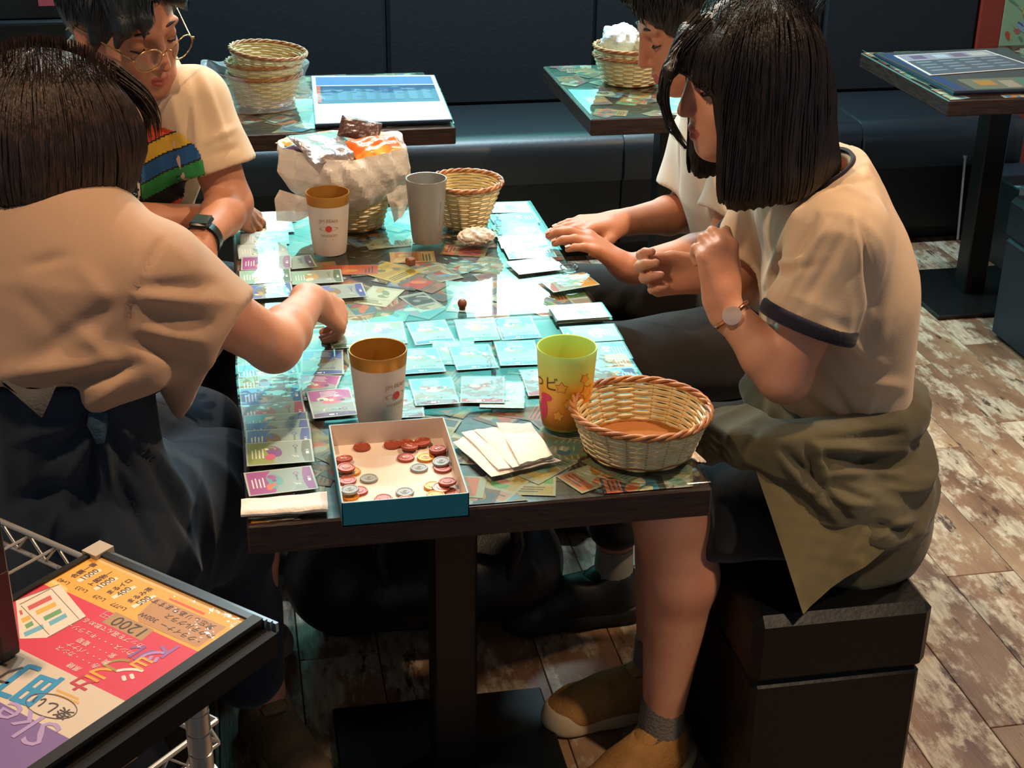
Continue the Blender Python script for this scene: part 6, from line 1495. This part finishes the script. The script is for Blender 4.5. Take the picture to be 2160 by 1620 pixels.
# ============ the man with glasses
def build_B():
    J = dict(pelvis=v3(-.30, 2.98, .50), waist=v3(-.285, 2.95, .63), chest=v3(-.235, 2.885, .83), neck=v3(-.215, 2.86, 1.01), side=v3(.9, .43, 0), depth=v3(.43, -.9, 0))
    Fh, Lh, Uh = frame((.60, -.74, -.30), (-.24, .02, 1)); s_ = 1.08
    nose = PY(357, 146, 2.70); J['skull'] = nose-Fh*.119*s_+Uh*.042*s_
    J.update(shL=PY(412, 212, 2.80), elL=PY(486, 430, 2.76), wrL=PY(424, 512, 2.585), shR=v3(-.37, 2.90, .965), elR=v3(-.30, 2.70, .76), wrR=v3(-.075, 2.775, .735),
             hipL=v3(-.21, 2.99, .50), knL=v3(.06, 2.88, .50), anL=v3(.08, 2.90, .11), hipR=v3(-.36, 2.91, .50), knR=v3(-.10, 2.66, .50), anR=v3(-.06, 2.66, .11), calf=v3(-.01, .01, 0))
    hd = [((J['wrL'], nz(PY(432, 585, 2.53)-J['wrL']), v3(.7, -.55, .35), 1), dict(curl=(.5, .55, .6, .65), spread=.08, thumb=(.4, .3), s=1.0)),
          ((J['wrR'], nz(v3(1, .10, -.06)), v3(.1, -.35, .9), -1), dict(curl=(.9, 1.0, 1.1, 1.1), spread=.06, thumb=(.4, .4), s=1.0))]
    mn = (-.56, 2.40, .0); mx = (.26, 3.16, 1.29); sk = J['skull']
    f, V, Fq, pt, tips = seated_body(mn, mx, [((sk[0]-.12, sk[1]-.15, sk[2]-.15), (sk[0]+.13, sk[1]+.12, 1.29), .0038)], J, SKIN_B, ((Fh, Lh, Uh), s_, True), hd, rad=1.04)
    t = person('person in round gold glasses and a tee with a rainbow circle print', J, SKIN_B, V, Fq, pt, s_); O = t.location
    for sd in (1, -1): lash(pt, sd, 1.1, t); brow(pt, sd, 1.2, t, O, LASH)
    dp = nz(J['depth'])
    s = Field((-.58, 2.60, .52), (.12, 3.18, 1.12), .0055)
    s.flat(v3(-.29, 2.955, .55), v3(-.28, 2.945, .66), .172, .170, dp, .72, .05); s.flat(v3(-.28, 2.945, .66), v3(-.235, 2.885, .86), .170, .180, dp, .68, .05); s.flat(v3(-.235, 2.885, .86), v3(-.215, 2.865, .985), .178, .12, dp, .7, .05)
    s.cone(J['shL'], J['shR'], .056, .062, .04); s.cone(v3(-.215, 2.87, .98), v3(-.21, 2.85, 1.04), .076, .068, .03)
    s.cut(v3(-.3, 2.9, .556), (0, 0, -1), .01); sleeve(s, J['shL'], J['elL'], .66, .066, .074, .022); sleeve(s, J['shR'], J['elR'], .7, .066, .076)
    s.cone(v3(-.205, 2.84, 1.02), v3(-.19, 2.81, 1.12), .064, .07, .006, 's')
    V, Fq = s.mesh(2); fo = [(PY(395, 215, 2.70), PY(470, 290, 2.68), .012, .008), (PY(410, 190, 2.70), PY(490, 250, 2.70), .012, -.008), (PY(320, 220, 2.70), PY(360, 300, 2.69), .014, .007)]
    fo = [((400, 140), (440, 290), 10, -.004), ((425, 150), (480, 310), 9, .006), ((398, 215), (402, 290), 8, -.005), ((410, 230), (420, 350), 9, .007), ((430, 300), (495, 270), 8, .005), ((440, 330), (500, 310), 7, -.004), ((365, 210), (385, 300), 9, .006)]; V = wrinkle(V, Fq, .0034, 22, 25, (1, 1, .6), fo)
    mesh_obj('shirt', V, Fq, CREAM_T, t, O)
    # rainbow roundel printed on the chest: laid on the shirt surface by marching from outside towards it
    so = [o for o in t.children if o.name.startswith('shirt')][-1]
    from mathutils.bvhtree import BVHTree
    bv = BVHTree.FromPolygons([Vector(p) for p in V], [tuple(map(int, q)) for q in Fq])
    cen = PY(302, 378, 2.70); dirp = Vector(nz(v3(-.30, .88, -.28))); ux = Vector(nz(v3(.9, .43, 0))); uy = ux.cross(dirp).normalized() if False else Vector((-dirp).cross(ux)).normalized()
    if uy.z < 0: uy = -uy
    RR = .108; n = 90; q = MB(); cols = []; pos = {}
    tilt_ = -.32
    def hit(u, v_):
        o = Vector(cen)+ux*u+uy*v_-dirp*.25; h = bv.ray_cast(o, dirp, .8); return h[3] if h[0] is not None else None
    for i in range(n+1):
        for j in range(n+1):
            u, v_ = (2*i/n-1)*RR, (2*j/n-1)*RR
            if u*u+v_*v_ <= (RR*1.06)**2: pos[i, j] = hit(u, v_)
    T_ = np.full((n+1, n+1), np.nan)
    for (i, j), tv in pos.items():
        if tv is not None: T_[i, j] = tv
    T_ = np.where(np.isnan(T_), np.nanmedian(T_), T_); B_ = T_.copy()
    for _ in range(40): B_[1:-1, 1:-1] = (B_[:-2, 1:-1]+B_[2:, 1:-1]+B_[1:-1, :-2]+B_[1:-1, 2:])/4
    T_ = np.minimum(T_, B_)-.0016
    pos = {(i, j): Vector(cen)+ux*((2*i/n-1)*RR)+uy*((2*j/n-1)*RR)+dirp*(T_[i, j]-.25) for (i, j), tv in pos.items()}
    for i in range(n):
        for j in range(n):
            c_ = [pos.get(k) for k in ((i, j), (i+1, j), (i+1, j+1), (i, j+1))]
            if any(c is None for c in c_): continue
            u, v_ = (2*(i+.5)/n-1), (2*(j+.5)/n-1)
            if u*u+v_*v_ > 1: continue
            w = v_*math.cos(tilt_)+u*math.sin(tilt_); wx = u*math.cos(tilt_)-v_*math.sin(tilt_)
            bnd = (w+1)/2*7; k = int(min(max(bnd, 0), 6)); colr = ['#a8362c', '#1d1d1a', '#2f8a45', '#23598f', '#d9b038', '#d8502a', '#b03028'][k]
            if bnd-int(bnd) < .10 and 2 < bnd < 6.9: colr = '#20201c'
            if abs(u+.10-.05*v_) < .23-.16*v_+.05*math.sin(6*v_) and -.72 < v_ < .62: colr = '#22231f'
            if abs(math.hypot((u+.10)*1.5, v_+.18)-.26) < .026 and u > -.12: colr = '#c9c4b4'
            if abs(math.hypot(u+.30, v_-.0)-.09) < .02: colr = '#6a5a54'
            q.add([tuple(c) for c in c_], [(0, 1, 2, 3)], 0, colr)
    part('rainbow_print', q, mat('shirt_print', '#ffffff', .8, attr='tint'), t, 'all', recalc=False, label='rainbow striped roundel with a dark pointed shape')
    s = Field((-.58, 2.48, .04), (.24, 3.20, .66), .008)
    s.flat(v3(-.30, 2.97, .50), v3(-.29, 2.955, .58), .170, .165, dp, .8, .04)
    for a in 'LR': s.cone(J['hip'+a], J['kn'+a], .10, .075, .03); s.cone(J['kn'+a], J['an'+a], .074, .055, .02)
    s.cut(v3(0, 2.8, .09), (0, 0, -1), .005); s.cut(v3(-.3, 2.9, .428), (0, 0, -1), .01, lo=(-.58, 2.7, .04), hi=(-.16, 3.2, .5)); V, Fq = s.mesh(2); V = wrinkle(V, Fq, .004, 18, 26); mesh_obj('trousers', V, Fq, BLACKC, t, O)
    for a, dr in (('L', (.9, -.2)), ('R', (.85, -.3))):
        an = J['an'+a]; D_ = nz((*dr, 0)); hl = an-D_*.055; shoe('shoe', (hl[0], hl[1], .004), dr, t, (MATS['black_shoe'], MATS['grey_sole'], MATS['black_shoe']), 1.02)
    R = np.stack([Fh, Lh, Uh]); hc = J['skull']; hp = lambda a, b, e: hc+(Fh*a+Lh*b+Uh*e)*s_
    h = Field(hc-.16, hc+.19, .0045)
    h.ell(hp(-.022, 0, .030), np.array([.112, .092, .104])*s_, R, .01)
    h.ell(hp(.085, 0, -.040), np.array([.070, .082, .100])*s_, R, .008, 's'); h.ell(hp(-.02, 0, -.105), np.array([.09, .095, .085])*s_, R, .01, 's'); h.ell(hp(.010, -.085, -.035), np.array([.034, .03, .05])*s_, R, .006, 's'); h.ell(hp(.010, .085, -.035), np.array([.034, .03, .05])*s_, R, .006, 's')
    h.chain([hp(.060, -.050, .085), hp(.088, -.062, .045), hp(.080, -.072, .008)], [.024*s_, .017*s_, .006], .012); h.chain([hp(.075, -.02, .085), hp(.103, -.030, .052), hp(.1065, -.036, .022)], [.022*s_, .012*s_, .003], .01); h.chain([hp(.06, .03, .09), hp(.088, .05, .062), hp(.086, .064, .03)], [.022*s_, .014*s_, .004], .01); h.chain([hp(.02, -.075, .05), hp(.035, -.083, .0), hp(.032, -.083, -.022)], [.018, .010, .004], .01)
    V, Fq = h.mesh(2); N = vnormals(V, Fq); ph = V@Lh; V = V+N*(np.sin(ph*330+np.sin(V@Fh*50)*2)*.0011)[:, None]
    HM = hair_mat('blue_black_hair', '#0e1418', '#1a2226'); mesh_obj('hair', V, Fq, HM, t, O)
    rr = np.random.default_rng(18); n = 420; th = rr.uniform(0, 2*pi, n); ra = np.sqrt(rr.uniform(0, 1, n))*.09; st_ = np.stack([hp(-.03+a*math.cos(b), a*math.sin(b), .138-a*a*4.5) for a, b in zip(ra, th)])
    VV, FF = strands(h, st_, 10, .0014, 7, step=.0105, dir0=(st_-hp(-.06, 0, .1))*[4, 4, 0]+rr.normal(0, .2, (n, 3)), hug=.002); mesh_obj('hair_strands', VV, FF, HM, t, O, kind='stuff')
    # glasses
    GM = mat('gold_wire', '#c79a63', .25, metal=1.0); gl = bpy.data.objects.new('glasses', None); COL.objects.link(gl); gl.parent = t
    q = MB(); cs = {}
    gp = lambda a, b, e: hp(a+.012, b, e-.012)
    for sd in (1, -1):
        c = gp(.104-.004, sd*.0345, -.004); xa = nz(Lh*.97-Fh*.22*sd); ya = nz(Uh*.98+Fh*.12); cs[sd] = (c, xa, ya)
        q.tube([c+(xa*math.cos(w)*.0245+ya*math.sin(w)*.0215)*s_ for w in np.linspace(0, 2*pi, 33)[:-1]], .0013, 6, closed=True)
        hinge = c+xa*sd*.0265*s_+ya*.006*s_; q.tube([c+xa*sd*.0240*s_+ya*.006*s_, hinge, hinge-Fh*.012*s_], .0013, 6); q.tube([hinge-Fh*.008*s_, hp(.03, sd*.084, .006), hp(-.022, sd*.086, .004), hp(-.045, sd*.084, -.018)], .0013, 6)
        q.lathe([(.0001, -.002), (.0026, -.002), (.0026, .002), (.0001, .002)], 10, tuple(hinge))
    br = gp(.106, 0, .004); q.tube([cs[1][0]-cs[1][1]*.0240*s_+cs[1][2]*.004, br+Uh*.004, cs[-1][0]+cs[-1][1]*.0240*s_+cs[-1][2]*.004], .0013, 6)
    def gpart(nm, q_, m_): o = part(nm, q_, m_, t, 60); o.parent = gl; return o
    gpart('wire_frame', q, GM)
    for sd in (1, -1):
        c, xa, ya = cs[sd]; q = MB(); pts = [tuple(c+(xa*math.cos(w)*.0238+ya*math.sin(w)*.0208)*s_) for w in np.linspace(0, 2*pi, 33)[:-1]]; q.add(pts, [tuple(range(32))]); gpart('lens', q, clear_mat('spectacle_lens', 1.5, .01, '#f2f4f2'))
    # smartwatch
    w_ = J['wrL']; d = nz(J['wrL']-J['elL']); a_ = nz(np.cross(d, (0, 0, 1))); b_ = np.cross(d, a_); cw = w_-d*.012; BK = mat('watch_black', '#0d0e10', .3)
    q = MB(); rows = []
    for k in range(32):
        x = 2*pi*k/32; o_ = a_*math.cos(x)+b_*math.sin(x); rows.append([tuple(cw+o_*.0315-d*.011), tuple(cw+o_*.0345-d*.0105), tuple(cw+o_*.0345+d*.0105), tuple(cw+o_*.0315+d*.011)])
    q.grid(rows, 0, True); part('watch_band', q, BK, t, 60)
    fd = nz(v3(-.15, -.55, .82)-d*(v3(-.15, -.55, .82)@d)); sd_ = np.cross(d, fd); Rm = Matrix(np.stack([sd_, d, fd], 1).tolist()); q = MB(); q.box(tuple(cw+fd*.036), (.036, .042, .011), .004, Rm); part('watch_case', q, BK, t, 40)
    q = MB(); q.box(tuple(cw+fd*.0418), (.031, .037, .0012), .0005, Rm); part('watch_screen', q, mat('watch_screen', '#3a4040', .08, coat=.6), t)
    return t
# ============ the woman on the left, seen from behind
def build_A():
    fw = nz(v3(.6, .8, 0)); rt = v3(.8, -.6, 0)
    J = dict(pelvis=v3(-.285, 1.93, .52), waist=v3(-.275, 1.905, .70), chest=v3(-.255, 1.915, .89), neck=v3(-.250, 1.945, 1.035), skull=v3(-.205, 1.975, 1.150), side=rt, depth=fw,
             shR=PY(322, 578, 1.845), elR=PY(578, 728, 1.985), wrR=PY(655, 632, 2.175), shL=v3(-.395, 2.02, .995), elL=v3(-.34, 2.20, .80), wrL=v3(-.16, 2.30, .745),
             hipR=v3(-.20, 1.885, .52), knR=v3(-.04, 2.10, .50), anR=v3(-.015, 2.10, .11), hipL=v3(-.36, 1.99, .52), knL=v3(-.12, 2.30, .50), anL=v3(-.14, 2.28, .11), calf=v3(0, -.01, 0))
    Fh, Lh, Uh = frame((.80, .46, -.14), (.02, .02, 1)); J['skull'] = PY(291, 352, 2.02)-Fh*.1154+Uh*.0407
    hd = [((J['wrR'], nz(v3(.40, .35, -.42)), nz(v3(.75, -.35, .55)), -1), dict(curl=((.55, .8, .5), (.6, .8, .5), (.65, .85, .5), (.7, .8, .5)), spread=.06, thumb=(.25, .35), s=.92)),
          ((J['wrL'], v3(.8, .3, -.2), v3(0, 0, 1), 1), dict(curl=(.4, .4, .4, .4), s=.9))]
    f, V, Fq, pt, tips = seated_body((-.56, 1.70, .0), (.20, 2.42, 1.29), [((-.16, 1.96, .69), (.20, 2.30, .86), .0036), ((-.16, 1.90, .98), (-.06, 2.10, 1.2), .0036)], J, SKIN, ((Fh, Lh, Uh), .97, False), hd, rad=.96)
    t = person('person with shoulder length dark brown hair and a beige tee, seen from behind', J, SKIN, V, Fq, pt, .97); O = t.location
    lash(pt, -1, 1, t); brow(pt, -1, 1, t, O, LASH)
    s = Field((-.60, 1.62, .60), (.10, 2.22, 1.12), .0055)
    s.flat(v3(-.295, 1.905, .705), v3(-.290, 1.910, .80), .178, .174, fw, .74, .05); s.flat(v3(-.290, 1.910, .80), v3(-.255, 1.925, .93), .174, .174, fw, .72, .05); s.flat(v3(-.25, 1.92, .92), v3(-.245, 1.94, .995), .170, .10, fw, .72, .05)
    s.cone(J['shR'], J['shL']+v3(0, 0, -.01), .060, .062, .05); s.cone(v3(-.255, 1.935, .995), v3(-.25, 1.945, 1.045), .070, .060, .03)
    s.cut(PY(150, 835, 1.74), nz(v3(.05, .10, -1)), .008)
    vd = nz(PY(465, 748, 1.885)-CAM); dd_ = J['elR']-J['shR']; eR, dR = sleeve(s, J['shR']+v3(0, .01, -.01), J['elR'], .47, .078, .096, .018, end=PY(462, 745, 1.895), normal=dd_-vd*(dd_@vd), open_=False); sleeve(s, J['shL'], J['elL'], .7, .075, .09)
    s.cone(v3(-.235, 1.955, 1.05), v3(-.22, 1.97, 1.15), .052, .056, .006, 's')
    s.cone(PY(285, 770, 1.80), PY(205, 840, 1.775), .045, .022, .03)
    V, Fq = s.mesh(2)
    fo = [((345, 500), (300, 580), 5, -.006), ((300, 580), (278, 650), 5, -.007), ((278, 650), (275, 700), 5, -.006), ((300, 605), (450, 600), 14, -.007), ((290, 625), (470, 640), 12, .006), ((285, 650), (440, 680), 16, -.010), ((280, 690), (430, 720), 13, .009), ((285, 720), (410, 770), 13, -.008), ((510, 700), (400, 815), 5, .003), ((525, 715), (415, 830), 5, -.003),
          ((0, 790), (230, 760), 20, .012), ((90, 740), (250, 640), 22, -.007), ((150, 690), (240, 760), 18, .006), ((130, 815), (290, 770), 14, -.012), ((200, 850), (270, 790), 12, .007), ((60, 560), (140, 540), 14, -.004), ((40, 620), (110, 700), 20, -.005), ((170, 560), (230, 640), 18, .004)]
    V = wrinkle(V, Fq, .0030, 20, 35, (1, 1, .8), fo); mesh_obj('shirt', V, Fq, BEIGE_T, t, O)
    # wide navy trousers gathered at the waist
    s = Field((-.62, 1.56, .04), (.20, 2.46, .89), .0075)
    s.flat(v3(-.28, 1.915, .60), v3(-.285, 1.905, .86), .172, .160, fw, .78, .04); s.ell(v3(-.30, 1.90, .53), (.20, .19, .15), None, .06)
    s.cone(v3(-.21, 1.86, .56), v3(-.075, 2.07, .50), .130, .108, .05); s.cone(v3(-.36, 2.0, .54), v3(-.12, 2.30, .50), .13, .10, .05); s.cone(v3(-.075, 2.07, .50), v3(-.04, 2.085, .16), .104, .072, .04); s.cone(v3(-.12, 2.30, .48), v3(-.14, 2.28, .16), .10, .08, .04)
    s.cone(v3(-.30, 1.80, .42), v3(-.26, 1.82, .12), .115, .13, .05)
    s.cut(v3(0, 2, .10), (0, 0, -1), .006); s.cut(v3(-.28, 1.9, .850), (0, 0, 1), .006)
    V, Fq = s.mesh(2)
    fo = [((205, 890), (190, 1060), 10, -.014), ((212, 890), (235, 1040), 10, .012), ((215, 895), (290, 1010), 11, -.010), ((225, 885), (330, 960), 10, .009), ((205, 895), (140, 1020), 12, .012), ((200, 890), (90, 980), 11, -.010), ((190, 885), (30, 930), 12, .008), ((150, 1020), (110, 1150), 16, .012), ((250, 1010), (330, 1180), 16, -.010), ((30, 1060), (170, 1020), 16, -.010), ((300, 930), (400, 1060), 12, .010), ((315, 960), (400, 1120), 12, -.009), ((350, 1080), (440, 1250), 14, .008)]
    V = wrinkle(V, Fq, .0085, 11, 37, (1, 1, .5)); V = wrinkle(V, Fq, .0045, 19, 36, (1, 1, .6), fo); mesh_obj('trousers', V, Fq, NAVYD, t, O)
    q = MB(); q.tube([PY(206, 872, 1.772), PY(206, 895, 1.765), PY(212, 935, 1.758)], [.012, .014, .005], 10); part('waist_tie', q, mat('blue_tie', '#1c394c', .8, bump=(150, .3, 3)), t, 60)
    q = MB(); rows = []
    for k in range(14):
        a = k/13; top = PY(0+118*a, 800+12*a+18*math.sin(3*a), 1.715); bot = PY(8+80*a, 812+70*a, 1.695); rows.append([tuple(top), tuple((top+bot)/2+v3(0, -.006, 0)), tuple(bot)])
    q.grid(rows); q.grid([[tuple(np.array(p)+v3(.001, .005, 0)) for p in r_] for r_ in rows]); part('shirt_tail', q, mat('grey_chambray', '#3f3d3d', .85, bump=(220, .3, 3)), t, 60, label='grey chambray shirt tail under the tee')
    SN = mat('sand_suede', '#8d6f4a', .8, bump=(180, .3, 4)); 
    for a, dr in (('R', (.35, -.93)), ('L', (.8, .5))):
        an = J['an'+a]; D_ = nz((*dr, 0)); hl = an-D_*.052; shoe('shoe', (hl[0], hl[1], .004), dr, t, (SN, mat('sand_sole', '#a08a68', .6), SN), .95)
    hc = J['skull']; R = np.stack([Fh, Lh, Uh]); hp = lambda a, b, e: hc+Fh*a+Lh*b+Uh*e
    h = Field((-.42, 1.78, .93), (.0, 2.18, 1.33), .0045)
    h.ell(hp(-.014, 0, .012), (.106, .092, .097), R, .01)
    bk = hc-Fh*.035; h.cone(bk, v3(bk[0]-.012, bk[1]-.004, 1.105), .104, .098, .04); rv = nz(np.cross(Fh, (0, 0, 1)))
    for sd in (1, -1): c_ = hc+rv*sd*.070; h.flat(c_+v3(0, 0, -.01), v3(*(c_+rv*sd*.006)[:2], 1.05), .078, .052, rv, .42, .04)
    h.ell(hp(.092, 0, -.070), (.088, .080, .105), R, .010, 's')
    h.cut(PY(150, 432, 1.88), nz(v3(-.10, .05, -1)), .012)
    pass
    V, Fq = h.mesh(2); N = vnormals(V, Fq); ph = np.arctan2(V[:, 1]-hc[1], V[:, 0]-hc[0]); V = V+N*((np.sin(ph*40+np.sin(V[:, 2]*28)*1.5)+.6*np.sin(ph*83+1+V[:, 2]*15))*.0014)[:, None]
    HM = hair_mat('dark_brown_hair', '#2a1d18', '#443128'); mesh_obj('hair', V, Fq, HM, t, O)
    for b in (-.05, -.03): q = lock_tubes([hp(.05, b*.8, .095), hp(.088, b, .070), hp(.108, b*1.1, .040), hp(.112, b*1.2, .005)], 50, .0060, .0012, 161+int(b*1000)); part('hair_lock', q, HM, t, 60, kind='stuff', recalc=False)
    r = np.random.default_rng(13); n = 800; th = r.uniform(0, 2*pi, n); ra = np.sqrt(r.uniform(0, 1, n))*.09; st_ = np.stack([hp(-.02+a*math.cos(b), a*math.sin(b), .135-a*a*4) for a, b in zip(ra, th)])
    VV, FF = strands(h, st_, 30, .0015, 15, step=.0115, dir0=(st_-hp(-.02, 0, .1))*[6, 6, 0], zmin=1.03); mesh_obj('hair_strands', VV, FF, HM, t, O, kind='stuff')
    return t
pD = build_D(); pC = build_C(); pB = build_B(); pA = build_A()
# ------------------------------------------------------------------ added backpack, sized to hide and shade the floor under the table
bp_ = thing('backpack', (.33, 2.41, 0), 'black backpack added under the back table to darken the floor there', 'bag')
f = Field((-.06, 2.22, .0), (.72, 2.56, .60), .008)
f.cone(v3(.15, 2.415, .13), v3(.455, 2.415, .13), .12, .12, .04); f.cone(v3(.16, 2.425, .38), v3(.445, 2.425, .38), .11, .11, .08); f.cone(v3(.22, 2.33, .14), v3(.44, 2.33, .14), .065, .065, .03); f.cut(v3(0, 0, .012), (0, 0, -1), .01)
V, Fq = f.mesh(2); V = wrinkle(V, Fq, .004, 18, 44, (1, 1, 1)); V[:, 2] = np.maximum(V[:, 2], .003); mesh_obj('body', V, Fq, mat('black_nylon', '#0d0e11', .5, bump=(200, .1, 3)), bp_, bp_.location)
q = MB(); q.tube([(.29, 2.42, .475), (.305, 2.41, .525), (.355, 2.41, .525), (.37, 2.42, .475)], .007, 8); part('grab_handle', q, mat('nylon_strap', '#15161a', .45), bp_, 60)
q = MB(); q.tube([(.19, 2.335, .44), (.28, 2.315, .455), (.38, 2.315, .455), (.47, 2.335, .44)], .004, 6); part('zip', q, mat('zip_metal', '#4a4c50', .35, metal=.6), bp_, 60)
for sx in (-1, 1):
    q = MB(); q.tube([(.33+sx*.07, 2.325, .45), (.33+sx*.11, 2.285, .36), (.33+sx*.13, 2.285, .24), (.33+sx*.10, 2.285, .12)], [.010, .012, .012, .008], 8); part('shoulder_strap', q, MATS['nylon_strap'], bp_, 60)
